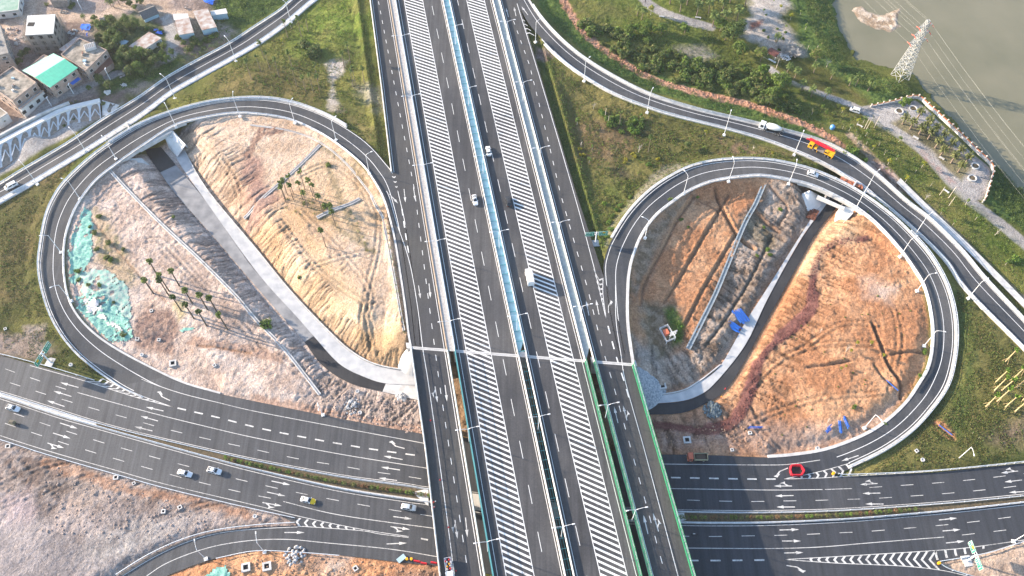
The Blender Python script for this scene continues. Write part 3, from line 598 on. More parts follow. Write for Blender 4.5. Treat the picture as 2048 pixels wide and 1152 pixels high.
rg1 = np.clip(.05-np.abs(fbm(X, Y, .10, 201, 4)-.5), 0, 1)/.05; rg2 = np.clip(.05-np.abs(fbm(X, Y, .33, 211, 3)-.5), 0, 1)/.05
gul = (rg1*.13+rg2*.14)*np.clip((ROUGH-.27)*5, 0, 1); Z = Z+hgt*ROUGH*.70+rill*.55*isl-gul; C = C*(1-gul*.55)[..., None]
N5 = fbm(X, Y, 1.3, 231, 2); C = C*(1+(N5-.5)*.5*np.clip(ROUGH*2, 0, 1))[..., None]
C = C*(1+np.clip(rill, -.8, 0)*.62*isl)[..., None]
def trench(pts, width, depth, z=3, bank=None, col=(.26,.15,.09)):
    global Z
    m = stroke(pts, width, z, .7, 3, .15); b = stroke([(a+bank[0]*.8, b_+bank[1]*.8) for a, b_ in pts], width*1.0, z, .8, 4, .3) if bank else None
    Z = Z-m*depth; paint(m, np.array(col), None, .8)
    if b is not None: Z = Z+b*depth*.38; paint(b, ORANGE*.95, None, .6)
trench([(1385,398),(1355,440),(1330,490),(1300,545),(1285,575),(1280,612)], 1.2, .8, 4.5, (-4,-2))
trench([(1440,420),(1415,460),(1380,520),(1350,570),(1330,600)], 1.0, .7, 4.2, (-5,-2))
trench([(1470,470),(1440,520),(1400,590),(1372,645)], 1.0, .7, 3.4, (-5,-2))
trench([(1430,384),(1442,410),(1460,440),(1476,465),(1490,478),(1510,490)], 1.5, .9, 4.2, (5,0), (.14,.07,.04))
trench([(1458,390),(1448,408),(1436,422)], 1.1, .7, 4.2, (4,2))
trench([(1385,398),(1412,408),(1436,420)], .8, .4, 4.5)
trench([(1505,420),(1530,440),(1560,460)], .9, .5, 3, (4,-3)); trench([(1536,380),(1575,412),(1560,445)], .9, .5, 3)
trench([(1545,470),(1500,560),(1450,640),(1412,690)], .9, .6, 2, None, (.10,.08,.06))
trench([(1745,648),(1762,690),(1780,730),(1802,760),(1806,790)], 1.0, .9, 2.8, (-5,3), (.12,.07,.05))
trench([(1842,702),(1800,706),(1768,712)], .9, .7, 2.4, (0,-5)); trench([(1700,720),(1660,728),(1618,732)], .9, .6, 2.4, (0,-6))
trench([(1750,730),(1765,750),(1785,770)], .9, .6, 2, None)
trench([(395,690),(440,695),(500,705)], .8, .4, 1.6); trench([(185,440),(260,530),(330,600)], .5, .3, 3.8)
trench([(1870,845),(1908,876)], 1.0, .7, 1)
# wheel ruts in the graded earth
def ruts(pts, z, off=.95, dep=.16):
    global Z
    for sg in (-1, 1):
        P = [W(a, b, z) for a, b in pts]; P = smooth(np.array([p+(0,) for p in P]), 4); P = offset(P, sg*off)
        q = [(p[0], p[1]) for p in P]; A = np.array(q)
        iy = np.where((gy > A[:, 1].min()-3) & (gy < A[:, 1].max()+3))[0]; ix = np.where((gx > A[:, 0].min()-3) & (gx < A[:, 0].max()+3))[0]
        s_ = (slice(iy[0], iy[-1]+1), slice(ix[0], ix[-1]+1)); d, _, _ = polyline_dist(X[s_], Y[s_], q)
        m = np.clip(1.2-d/.62, 0, 1); Z[s_] -= m*dep*.9; m2 = np.clip(1-np.abs(d-1.0)/.5, 0, 1); Z[s_] += m2*dep*.4
        C[s_] *= (1-m*.22)[..., None]
ruts([(725,600),(735,640),(745,690),(750,715)], 6); ruts([(600,420),(680,500),(740,580),(728,640)], 6); ruts([(560,440),(640,540),(740,610)], 6)
ruts([(760,430),(755,500),(735,580),(720,660)], 6); ruts([(600,540),(680,515),(735,505)], 6); ruts([(770,600),(740,600),(725,625),(732,700)], 6)
ruts([(600,350),(660,330),(720,370),(750,430)], 6.4); ruts([(430,300),(470,360),(470,420),(440,450)], 6); ruts([(400,280),(450,330),(480,390)], 6)
ruts([(290,480),(330,484),(400,560),(480,640),(512,690)], 4.4); ruts([(330,500),(420,590),(520,680),(640,770)], 4)
ruts([(1500,780),(1560,720),(1640,690),(1740,690)], 2.2); ruts([(1460,870),(1540,830),(1640,800),(1760,790)], .6); ruts([(1560,900),(1520,860),(1500,820)], .6)
ruts([(1790,620),(1800,680),(1790,740)], 2.8); ruts([(1600,700),(1680,650),(1760,650)], 3); ruts([(830,805),(800,825),(770,850)], .1); ruts([(845,800),(815,830),(790,856)], .1)
for q in range(9):
    a = RNG.uniform(-60, 450); b = 930+RNG.uniform(20, 200)+a*.05
    ruts([(a, b), (a+60, b-25), (a+150, b-30-RNG.uniform(0, 30))], .8, .9, .12)
# river bed
RIV = [(1640,-140),(1660,-20),(1672,40),(1700,100),(1705,118),(1765,132),(1820,143),(1850,180),(1884,220),(1920,262),(1965,305),(2010,350),(2075,420),(2200,560),(2700,560),(2700,-400),(1640,-400)]
P = PXR(RIV, -3); i = inpoly(X+(fbm(X, Y, .3, 5, 3)-.5)*5, Y+(fbm(X, Y, .3, 6, 3)-.5)*5, P)
d, _, _ = polyline_dist(X, Y, P+[P[0]])
Z = np.where(i, -3.2-np.minimum(d*.3, 3), np.maximum(Z, -2.7)*1.0)
Z = np.where(~i, np.where(d < 8, Z*np.clip(d/8, 0, 1)+(-2.6)*(1-np.clip(d/8, 0, 1)), Z), Z)
C = np.where(i[..., None], np.array((.20,.16,.11)), C)
isl_m = region([(1706,12),(1720,8),(1745,22),(1760,30),(1800,12),(1798,40),(1804,50),(1790,58),(1775,60),(1745,52),(1725,40),(1708,25)], -2, 1.2, 120, 1.5)
Z = np.where(isl_m > 0, np.maximum(Z, -3.25+isl_m*.55+(N3-.5)*.5*isl_m), Z); paint(isl_m, mixc((.30,.22,.15),(.60,.50,.40), nz(N3)), None)
far = np.clip((np.maximum(np.abs(X)-246, 0)+np.maximum(Y-340, 0)+np.maximum(54-Y, 0))/40, 0, 1)
Z = np.where(i, Z, Z*(1-far)+1.0*far)
# terrain must stay under every road surface
def under(Zr, rd, m=.25):
    P = rd.C[::2]; v = [(h, z) for h, z in zip(rd.hw[::2], rd.C[::2, 2])]
    a = rd.C; s_y = np.where((gy > a[:, 1].min()-8) & (gy < a[:, 1].max()+8))[0]; s_x = np.where((gx > a[:, 0].min()-8) & (gx < a[:, 0].max()+8))[0]
    s_ = (slice(s_y[0], s_y[-1]+1), slice(s_x[0], s_x[-1]+1)); d, z, _ = polyline_dist(X[s_], Y[s_], P, v)
    Zr[s_] = np.where(d < 1.6, np.minimum(Zr[s_], z-m), Zr[s_])
for rd in (ulr, urr, loopL, loopR, under1, under2): under(Z, rd)
S_, T_ = X*NR[0]+Y*NR[1], X*AX[0]+Y*AX[1]
k = (S_ > -9.2) & (S_ < 64.4) & (T_ > TJ(S_)+1.0); Z = np.where(k, np.minimum(Z, DECK-1.6), Z)
k = (S_ > -9.8) & (S_ < 65) & (T_ <= TJ(S_)+1.0); Z = np.where(k, np.minimum(Z, .2), Z)
kk = inpoly(X, Y, hp); d, _, _ = polyline_dist(X, Y, hpc); Z = np.where(kk | (d < 1.0), np.minimum(Z, -.15), Z)
def terrain_z(x, y):
    i = int(np.clip(np.searchsorted(gx, x)-1, 0, len(gx)-2)); j = int(np.clip(np.searchsorted(gy, y)-1, 0, len(gy)-2))
    u = (x-gx[i])/(gx[i+1]-gx[i]); v = (y-gy[j])/(gy[j+1]-gy[j])
    return float((Z[j, i]*(1-u)+Z[j, i+1]*u)*(1-v)+(Z[j+1, i]*(1-u)+Z[j+1, i+1]*u)*v)
def G(px, py, z0=2.0):
    """ground point seen at a photo pixel"""
    z = z0
    for _ in range(6): x, y = W(px, py, z); z = .5*z+.5*terrain_z(x, y)
    x, y = W(px, py, z); return Vector((x, y, terrain_z(x, y)))
ny, nx = X.shape
me = bpy.data.meshes.new('ground'); me.vertices.add(nx*ny)
me.vertices.foreach_set('co', np.stack([X, Y, Z], -1).astype(np.float32).ravel())
ii = np.arange(ny*nx).reshape(ny, nx); q = np.stack([ii[:-1, :-1], ii[:-1, 1:], ii[1:, 1:], ii[1:, :-1]], -1).reshape(-1, 4)
me.loops.add(q.size); me.loops.foreach_set('vertex_index', q.ravel().astype(np.int32))
me.polygons.add(len(q)); me.polygons.foreach_set('loop_start', np.arange(0, q.size, 4, dtype=np.int32))
me.polygons.foreach_set('loop_total', np.full(len(q), 4, np.int32)); me.update(calc_edges=True)
me.polygons.foreach_set('use_smooth', np.ones(len(q), bool))
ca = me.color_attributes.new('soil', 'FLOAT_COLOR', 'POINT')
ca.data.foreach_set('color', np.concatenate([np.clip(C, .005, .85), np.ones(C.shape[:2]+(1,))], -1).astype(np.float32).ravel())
gm = bpy.data.materials.new('soil_and_grass'); gm.use_nodes = True; t = gm.node_tree; b = t.nodes['Principled BSDF']
b.inputs['Roughness'].default_value = .95; b.inputs['Specular IOR Level'].default_value = .1
at = t.nodes.new('ShaderNodeAttribute'); at.attribute_name = 'soil'; g_ = t.nodes.new('ShaderNodeNewGeometry')
n_ = t.nodes.new('ShaderNodeTexNoise'); n_.inputs['Scale'].default_value = 1.7; n_.inputs['Detail'].default_value = 6; n_.inputs['Roughness'].default_value = .7
t.links.new(g_.outputs['Position'], n_.inputs['Vector'])
r_ = t.nodes.new('ShaderNodeMapRange'); r_.inputs['From Min'].default_value = .3; r_.inputs['From Max'].default_value = .7; r_.inputs['To Min'].default_value = .55; r_.inputs['To Max'].default_value = 1.45
t.links.new(n_.outputs['Fac'], r_.inputs['Value'])
v_ = t.nodes.new('ShaderNodeVectorMath'); v_.operation = 'SCALE'; t.links.new(at.outputs['Color'], v_.inputs[0]); t.links.new(r_.outputs[0], v_.inputs['Scale'])
t.links.new(v_.outputs[0], b.inputs['Base Color'])
bp = t.nodes.new('ShaderNodeBump'); bp.inputs['Strength'].default_value = 1.0; bp.inputs['Distance'].default_value = .55
t.links.new(n_.outputs['Fac'], bp.inputs['Height']); t.links.new(bp.outputs['Normal'], b.inputs['Normal'])
me.materials.append(gm)
o = bpy.data.objects.new('ground', me); COL.objects.link(o); o['kind'] = 'structure'
# water
wm = bpy.data.materials.new('river_water'); wm.use_nodes = True; t = wm.node_tree; b = t.nodes['Principled BSDF']
b.inputs['Roughness'].default_value = .18; b.inputs['Specular IOR Level'].default_value = .35
n_ = t.nodes.new('ShaderNodeTexNoise'); n_.inputs['Scale'].default_value = .03; n_.inputs['Detail'].default_value = 4
g_ = t.nodes.new('ShaderNodeNewGeometry'); t.links.new(g_.outputs['Position'], n_.inputs['Vector'])
cr = t.nodes.new('ShaderNodeValToRGB'); cr.color_ramp.elements[0].position = .35; cr.color_ramp.elements[1].position = .65
cr.color_ramp.elements[0].color = (.155,.150,.095,1); cr.color_ramp.elements[1].color = (.205,.190,.125,1)
t.links.new(n_.outputs['Fac'], cr.inputs['Fac']); t.links.new(cr.outputs['Color'], b.inputs['Base Color'])
n2 = t.nodes.new('ShaderNodeTexNoise'); n2.inputs['Scale'].default_value = .7; n2.inputs['Detail'].default_value = 6; t.links.new(g_.outputs['Position'], n2.inputs['Vector'])
bp = t.nodes.new('ShaderNodeBump'); bp.inputs['Strength'].default_value = .25; bp.inputs['Distance'].default_value = .1
t.links.new(n2.outputs['Fac'], bp.inputs['Height']); t.links.new(bp.outputs['Normal'], b.inputs['Normal'])
w = MB(); w.poly([W(a, b_, -3)+(-3.0,) for a, b_ in [(1600,-400),(1600,-20),(1640,60),(1660,140),(1720,200),(1830,240),(1900,290),(2000,390),(2300,700),(3200,700),(3200,-400)]])
tag(w.build('river', wm), kind='structure')

# ================================================================== ROAD SURFACES
def surf(rd, name, m, dz=0.0, t0=0, t1=1):
    b = MB(); n = rd.n; A = rd.L.copy(); B = rd.R.copy(); A[:, 2] += dz; B[:, 2] += dz
    i0 = int(t0*(n-1)); i1 = int(t1*(n-1)); b.strip(A[i0:i1+1], B[i0:i1+1]); 
    return tag(b.build(name, m, recalc=False), kind='structure')
def line(b, P, w, dz, m=0):
    P = np.asarray(P).copy(); P[:, 2] += dz; b.strip(offset(P, -w/2), offset(P, w/2), m)
def dashes(b, P, w, on, off, dz, start=0.0, m=0, stop=None):
    L = arcs(P)[-1]; s = start
    while s+on < min(L, stop or 1e9):
        n = max(2, int(on/2)+1); q = np.array([at_len(P, s+on*k/(n-1)) for k in range(n)]); line(b, q, w, dz, m); s += on+off
def HP(pts, z=.03): return smooth(WA(pts, z), 6)
b = MB(); b.poly([W(a, c, .03)+(.03,) for a, c in HWY]); tag(b.build('highway', ASPH_LOW), kind='structure')
surf(loopL, 'loop_ramp', ASPH_LOOP, .012); surf(loopR, 'loop_ramp', ASPH_LOOP, .012)
surf(urr, 'ramp_road', ASPH_LOOP, -.01); surf(ulr, 'local_road', ASPH_LOOP, 0)
# shoulder of concrete along the ramps: kerb and gutter slab
def kerb(P, name='kerb', w=.65, h=.14, side=1, m=CONC):
    b = MB(); s = side; b.sweep(P, [(0, -.4), (0, h), (s*w, h), (s*w, -.6)]); return tag(b.build(name, m, recalc=True), kind='structure')
kerb(loopL.path(0, 0, 0.31, .97), side=1); kerb(loopL.path(1, 0, 0.0, 1), side=-1)
kerb(loopR.path(0, 0, .17, .95), side=-1, w=1.0); kerb(loopR.path(1, 0, 0.0, 1), side=1, w=1.0)
kerb(urr.path(0, 0, 0, 1), side=-1); kerb(urr.path(1, 0, .14, 1), side=1, w=1.1)
kerb(ulr.path(0, 0, 0, 1), side=1); kerb(ulr.path(1, 0, 0, 1), side=-1, w=2.2, h=.05)
mk = MB()
line(mk, loopL.path(.05, .02), .2, .01); line(mk, loopL.path(.57, .02, 0.0, 1), .2, .01)
line(mk, loopR.path(.09, .02), .2, .01); line(mk, loopR.path(.52, .02, 0.02, .97), .2, .01)
line(mk, urr.path(.36, 0), .2, .012); line(mk, urr.path(.95, 0, .16), .2, .012); line(mk, urr.path(.04, 0), .16, .012)
line(mk, ulr.path(.5), .2, .012); line(mk, ulr.path(.95), .18, .012)
tag(mk.build('ramp_markings', PAINT), kind='structure')
# ================================================================== EXPRESSWAY, VIADUCTS, MARKINGS
def SD(px, py): x, y = W(px, py, DECK); return toST(x, y)
def sp(s, t, z=DECK): x, y = ST(s, t); return (x, y, z)
def tpath(pts, z=DECK, step=6.0):
    """(s,t) polyline -> 3d path, dense"""
    P = np.array([sp(s, t, z) for s, t in pts]); L = arcs(P)[-1]; return resample(P, max(2, int(L/step)+1))
SLL = [SD(742, 0), SD(765, 175), SD(785, 345), SD(824, 697), SD(853, 900), SD(882, 1152)]
SLL = [(SLL[0][0]+.4, T_N)]+SLL+[(SLL[-1][0], T_S)]
SRR = [(58.9, T_N), (59.2, 306), (60.9, 200), (62.3, 160), (63.2, 140), (63.2, T_S)]
def carriageway(A, B, name, m):
    b = MB(); PA = resample(tpath(A, DECK+.03), 60); PB = resample(tpath(B, DECK+.03), 60)
    b.strip(PA, PB); return tag(b.build(name, m), kind='structure')
carriageway(SLL, [(4.0, T_N), (4.0, T_S)], 'side_road', ASPH_SIDE)
carriageway([(7.0, T_N), (7.0, T_S)], [(26.9, T_N), (26.9, T_S)], 'expressway', ASPH)
carriageway([(29.9, T_N), (29.9, T_S)], [(48.2, T_N), (48.2, T_S)], 'expressway', ASPH)
carriageway([(51.6, T_N), (51.6, T_S)], SRR, 'side_road', ASPH_SIDE)
mk = MB(); ZM = .04
def sline(s, t0, t1, w, z=ZM, s1=None): line(mk, tpath([(s, t0), (s if s1 is None else s1, t1)]), w, z)
def sdash(s, ph, on, per, w, t0=T_S, t1=T_N):
    k = math.ceil((t0-ph)/per)
    while ph+k*per+on < t1: sline(s, ph+k*per, ph+k*per+on, w); k += 1
for s in (10.4, 18.35, 37.2, 44.8): sline(s, T_S, T_N, .22)
for s in (26.3, 30.6, 8.0, 47.4): sline(s, T_S, T_N, .16)
sdash(21.9, 310.8-6, 6, 14.62, .17); sdash(33.3, SD(1092, 783)[1]-6, 6, 14.9, .17)
# hatched strips
def hatch(s0, s1):
    b = MB(); t = T_S
    while t < T_N-4:
        dt = -(s1-s0)*.69; w = .74
        b.quad(sp(s0+.1, t, DECK+.03+ZM), sp(s1-.1, t+dt, DECK+.03+ZM), sp(s1-.1, t+dt+w, DECK+.03+ZM), sp(s0+.1, t+w, DECK+.03+ZM)); t += 1.96
    return b
tag(hatch(10.4, 18.35).build('hatched_marking', PAINT), kind='structure'); tag(hatch(37.2, 44.8).build('hatched_marking', PAINT), kind='structure')
ZM = .038
# left side road lines
P = tpath([(3.3, T_N), (3.3, T_S)]); line(mk, P, .18, ZM)
sdl = [SD(757, 3), SD(829, 380), SD(858, 608), SD(879, 768), SD(937, 1152)]
for pth, on, per in ((sdl, 2.2, 6.1),):
    Q = tpath(pth, step=3); dashes(mk, Q, .2, on, per-on, ZM)
ll = smooth(WA([(773,382),(779,396),(795,451),(812,500),(824,547),(836,620),(846,700),(857,768),(884,960),(909,1152),(914,1190)], DECK), 6); line(mk, ll, .2, ZM)
lp = tpath([(x[0]+.55, x[1]) for x in SLL[:4]]); line(mk, lp, .16, ZM)
Q = smooth(WA([(804,418),(807,440),(813,480),(820,520)], DECK), 5); dashes(mk, Q, .4, 3, 2.6, ZM)
# right side road lines
line(mk, tpath([(52.2, T_N), (52.2, T_S)]), .18, ZM)
rdl = [SD(1027, 42), SD(1059, 130), SD(1096, 280), SD(1120, 384), SD(1176, 580), SD(1203, 690), SD(1227, 771), SD(1268, 920), SD(1329, 1143)]
dashes(mk, tpath(rdl, step=3), .2, 2.2, 3.9, ZM)
line(mk, smooth(WA([(1034,7),(1090,190),(1147,384),(1187,531),(1212,637)], DECK), 6), .2, ZM)
line(mk, smooth(WA([(1206,556),(1206,590),(1212,637)], DECK), 6), .2, ZM)
dashes(mk, smooth(WA([(1216,652),(1233,715),(1249,765),(1262,810)], DECK), 5), .42, 3, 3, ZM)
line(mk, smooth(WA([(1231,570),(1232,640),(1242,710),(1252,768),(1291,908),(1356,1152),(1366,1190)], DECK), 6), .2, ZM)
tag(mk.build('road_markings', PAINT), kind='structure')

# lower highway markings
mk = MB(); HZ = .03
def hl(pts, w=.2, z=HZ): line(mk, HP(pts, z), w, .008)
def hd(pts, on=4, per=10, w=.18, st=0): dashes(mk, HP(pts, HZ), w, on, per-on, .008, st)
hl([(250,744),(307,768),(367,788),(440,806),(512,823),(679,855),(840,885),(900,897)])
hd([(355,816),(440,836),(522,857),(632,879),(742,898),(842,912)], 3, 6, .45)
hd([(-40,721),(0,734),(42,749),(98,768),(150,784)]); hl([(155,785),(300,825),(400,850),(512,876),(679,908),(839,934),(900,944)])
hd([(-31,749),(28,768),(83,786),(142,804),(200,821),(258,837),(317,854),(377,869),(437,883),(497,896),(559,910),(620,922),(683,932),(745,943),(808,952),(870,962)])
hd([(-25,810),(32,828),(89,848),(148,867),(208,886),(268,903),(328,920),(389,936),(450,952),(512,967),(575,981),(639,994),(703,1006),(766,1017),(830,1027),(880,1035)])
hd([(-42,829),(17,849),(76,869),(136,889),(195,907),(256,925),(316,942),(378,959),(442,975),(503,989),(560,1000)]); hl([(567,1003),(679,1030),(864,1056),(900,1061)])
hl([(-40,855),(0,871),(100,903),(233,941),(333,969),(512,1011),(600,1033),(720,1058),(817,1073)], .18); hl([(595,1052),(719,1061),(760,1068),(817,1075)], .18)
hl([(293,1152),(330,1128),(383,1106),(440,1090),(512,1080),(580,1079),(645,1085),(779,1098),(872,1113),(910,1119)], .2)
hl([(245,1152),(305,1116),(369,1086),(435,1067),(512,1058),(595,1054)], .18)
hl([(842,1077),(856,1080)], .45)
hl([(1310,928),(1324,928),(1536,930),(1590,927),(1640,920)]); hd([(1342,955),(1492,958),(1560,958)], 3, 6, .45)
hl([(1325,977),(1337,977),(1536,980),(1645,979)]); hl([(1650,979),(1704,977)]); hd([(1739,975),(1799,971),(1858,967),(1917,962),(1975,956),(2033,949),(2090,943)])
hd([(1374,1000),(1437,1002),(1499,1003),(1562,1002),(1624,1001),(1685,999),(1746,997),(1807,993),(1866,989),(1925,984),(1984,978),(2043,971),(2100,964)])
hd([(1352,1072),(1414,1073),(1478,1072),(1543,1071),(1606,1069),(1669,1066),(1732,1063),(1794,1058),(1855,1053),(1916,1047),(1976,1040),(2036,1032),(2090,1025)])
hl([(1365,1096),(1536,1097),(1640,1094),(1736,1086),(1888,1074)]); hd([(1924,1070),(1986,1063),(2047,1056),(2100,1050)])
hd([(1377,1121),(1446,1121),(1536,1120)], 3, 6.6, .45)
hl([(1571,1119),(1726,1110),(1869,1101),(1939,1095),(2048,1080),(2120,1070)]); hl([(1571,1119),(1669,1126),(1803,1132),(1879,1140),(1936,1152)])
hl([(1568,958),(1640,943),(1700,926)]); hl([(1568,958),(1640,956),(1703,952),(1869,942),(2048,925)])
hl([(205,757),(260,783),(345,814)]); hl([(60,731),(170,762),(260,791),(345,814)])
mo = offset(HP(MED_T, HZ), -.5); line(mk, mo, .18, .008); mo = offset(HP(MED_B, HZ), .6); line(mk, mo, .18, .008)
def chev(A, B, z, sp_, w, sgn, lean=.9, t0=0, t1=1):
    A = smooth(WA(A, z), 6); B = smooth(WA(B, z), 6); n = max(4, int(arcs(A)[-1]/sp_)); A = resample(A, n); B = resample(B, n); M = (A+B)/2
    for i in range(int(n*t0), int(n*t1)):
        d = M[min(i+1, n-1)]-M[max(i-1, 0)]; d = d/np.linalg.norm(d); h = np.linalg.norm(A[i]-B[i])/2
        if h < .35: continue
        ap = M[i]+d*sgn*h*lean; e = np.array([0, 0, .01])
        for E_ in (A[i], B[i]): mk.quad(E_+e, ap+e, ap+d*w+e, E_+d*w+e) if True else 0
chev([(203,757),(260,783),(345,814)], [(170,762),(260,791),(345,814)], HZ, 2.1, .7, 1, .7)
chev([(598,1036),(720,1058),(817,1073)], [(598,1053),(719,1061),(817,1075)], HZ, 2.2, .7, -1, .8)
chev([(1568,958),(1640,943),(1690,929)], [(1568,958),(1640,956),(1695,952)], HZ, 2.2, .7, 1, .7)
chev([(1571,1119),(1726,1110),(1869,1101)], [(1571,1119),(1669,1126),(1803,1132),(1875,1139)], HZ, 2.3, .75, -1, .8)
chev([(1869,1101),(1939,1095),(1965,1092)], [(1873,1120),(1940,1106),(1965,1098)], HZ, 2.3, .7, -1, .1)
chev([(1187,537),(1200,590),(1212,637)], [(1206,556),(1206,590),(1212,637)], DECK+.04, 2.2, .6, 1, 1.0)
chev([(1038,22),(1048,52),(1052,66)], [(1038,22),(1056,52),(1068,70)], DECK+.04, 2.2, .6, -1, .6)
chev([(784,352),(792,378),(802,402)], [(791,352),(796,378),(802,402)], DECK+.04, 2.0, .5, 1, .8)
# lane arrows
def arrow(b0, tip, z, kind='s', w=1.0):
    a = np.array(W(*b0, z)); c = np.array(W(*tip, z)); L = np.linalg.norm(c-a); d = (c-a)/L; n = np.array([d[1], -d[0]])   # n: right of travel
    zz = z+.012
    def q(pts): mk.poly([(a[0]+d[0]*u*L+n[0]*v, a[1]+d[1]*u*L+n[1]*v, zz) for u, v in pts])
    sgn = -1 if kind[-1] == 'l' else 1
    if kind in ('s', 'sr', 'sl'):
        q([(0, -.14*w), (0, .14*w), (.62, .14*w), (.62, -.14*w)]); q([(.62, -.48*w), (.62, .48*w), (1, 0)])
    if kind in ('sr', 'sl'):
        zz += .003; q([(.12, .0), (.42, .95*sgn), (.47, .95*sgn), (.30, .0)] if sgn > 0 else [(.12, 0), (.30, 0), (.47, -.95), (.42, -.95)])
        zz += .003; T_ = [(.36, .7*sgn), (.68, .85*sgn), (.36, 1.45*sgn)]; q(T_)
    if kind in ('r', 'l'):
        q([(0, -.14), (0, .14), (.55, .14), (.55, -.14)]); zz += .003
        q([(.55, -.14*sgn), (.50, .14*sgn), (.68, .75*sgn), (.84, .75*sgn)]); zz += .003; q([(.55, .7*sgn), (.97, .7*sgn), (.82, 1.5*sgn)])
for a in [((808,378),(811,405)),((827,375),(831,402)),((779,388),(796,407)),((837,571),(841,597)),((858,567),(861,596)),((890,770),(894,803)),((931,1035),(935,1075)),
          ((1236,846),(1228,813)),((1296,1068),(1287,1030)),((1178,631),(1172,601)),((1198,629),(1192,599)),((1017,34),(1012,16)),((1032,32),(1028,14)),((1056,30),(1043,13))]:
    arrow(a[0], a[1], DECK+.04)
for a in [((870,773),(875,805),'sr'),((910,1040),(915,1078),'sr'),((1254,841),(1246,811),'sr'),((1317,1063),(1306,1026),'sr'),((1217,626),(1217,599),'r')]: arrow(a[0], a[1], DECK+.04, a[2])
for a in [((143,793),(107,782)),((129,813),(94,801)),((327,822),(292,814)),((316,842),(281,832)),((305,862),(269,853)),((120,846),(155,857)),((106,866),(141,877)),((157,775),(121,765)),
          ((805,919),(767,912)),((800,940),(762,934)),((794,961),(757,956)),((543,962),(581,970)),((534,984),(571,992)),((786,1033),(824,1038)),((569,1065),(609,1065)),((773,1088),(814,1086)),
          ((1717,911),(1683,922)),((1587,991),(1550,992)),((1590,1014),(1553,1014)),((1761,986),(1725,987)),((1767,1008),(1730,1008)),((2044,960),(2009,964)),((2053,983),(2018,985)),
          ((1559,1060),(1598,1059)),((1564,1082),(1602,1082)),((1568,1106),(1607,1105)),((1878,1040),(1914,1036)),((1885,1062),(1921,1059)),((1892,1086),(1929,1082))]: arrow(a[0], a[1], HZ)
for a in [((340,801),(310,787),'r'),((95,886),(128,896),'sr'),((525,1005),(564,1012),'sr'),((781,1053),(820,1059),'sr'),((809,897),(775,888),'r'),((1576,936),(1544,949),'l'),
          ((1584,972),(1548,972),'sr'),((1755,967),(1720,969),'sr'),((2036,942),(2002,946),'sr'),((1573,1131),(1613,1137),'r')]: arrow(a[0], a[1], HZ, a[2])
tag(mk.build('highway_markings', PAINT_WORN), kind='structure')

# highway median: kerbed bed
def ring(A, B): return [tuple(p) for p in A]+[tuple(p) for p in B[::-1]]
mt, mb = HP(MED_T, .03), HP(MED_B, .03)
b = MB(); P1 = [(p[0], p[1]) for p in mt]; P2 = [(p[0], p[1]) for p in mb]; b.prism(P1+P2[::-1], -.1, .16)
tag(b.build('median_kerb', CONC), kind='structure')
SOIL = mat('median_soil', (.06,.05,.03), .95, col2=(.15,.11,.06), scale=1.6, bump=.5)
for (u0, u1) in ((.15, .466), (.598, .985)):
    A = resample(mt, 160); B = resample(mb, 160); i0, i1 = int(u0*159), int(u1*159); b = MB(); b.strip((A*.88+B*.12)[i0:i1]+np.array([0, 0, .15]), (A*.18+B*.82)[i0:i1]+np.array([0, 0, .15]))
    tag(b.build('median_soil', SOIL), kind='structure')

# concrete lane below: footway and carriageway
for rd, u0 in ((under1, None), (under2, None)): pass
uA = [(345,300),(413,400),(512,541),(595,634),(629,674),(679,727),(729,753),(772,766),(835,770)]
def zstrip(name, A, B, z, m, n=80):
    b = MB(); b.strip(resample(smooth(WA(A, z), 5), n), resample(smooth(WA(B, z), 5), n)); return tag(b.build(name, m), kind='structure')
FOOT = mat('footway_slabs', (.36,.37,.38), .85, col2=(.52,.52,.51), scale=.35, detail=8, bump=.2)
GREY_LANE = mat('lane_worn_concrete', (.17,.175,.185), .85, col2=(.30,.30,.30), scale=.25, bump=.15)
b = MB()
surf_a = [(283,300),(320,345),(353,390),(433,480),(512,573),(609,684)]; surf_b = [(330,300),(375,352),(413,404),(470,486),(512,543),(595,634),(627,672)]
zstrip('service_lane', surf_a[:2], [(322,294),(352,330)], .215, ASPH_NEW, 12)
zstrip('service_lane', [(a, c) for a, c in surf_a[1:]], [(352,330)]+surf_b[2:], .21, GREY_LANE)
zstrip('service_lane', [(609,684),(645,731),(699,766),(765,783)], [(629,673),(679,727),(729,753),(772,766)], .215, ASPH_NEW)
zstrip('service_lane', [(765,783),(835,800)], [(772,766),(850,768)], .21, CONC)
zstrip('service_footway', [(345,296),(361,330),(413,404),(512,542),(595,635),(629,674),(679,728),(729,754),(772,767),(835,770)], [(365,296),(413,380),(512,500),(579,582),(645,652),(699,702),(752,731),(822,744),(850,748)], .36, FOOT)
zstrip('service_lane', [(1285,829),(1357,827),(1407,809),(1461,768),(1536,637),(1603,517),(1636,461),(1671,417),(1690,372)], [(1285,808),(1357,804),(1397,792),(1431,766),(1491,690),(1536,597),(1603,477),(1651,412),(1672,372)], .215, ASPH_NEW)
zstrip('service_footway', [(1280,808),(1357,803),(1397,791),(1431,765),(1491,689),(1536,596),(1603,476),(1651,411),(1672,372)], [(1280,795),(1357,785),(1397,765),(1441,731),(1491,644),(1536,574),(1603,467),(1643,404),(1660,372)], .36, FOOT)
b = MB(); P = smooth(WA([(365,296),(413,380),(512,500),(579,582),(645,652),(699,702),(752,731),(822,744),(850,748)], 0), 5); b.sweep(P, [(0, 0), (0, .8), (-.35, .8), (-.35, 0)])
P = smooth(WA([(1280,795),(1357,785),(1397,765),(1441,731)], 0), 5); b.sweep(P, [(0, 0), (0, .6), (-.35, .6), (-.35, 0)])
tag(b.build('footway_kerb', CONC), kind='structure')

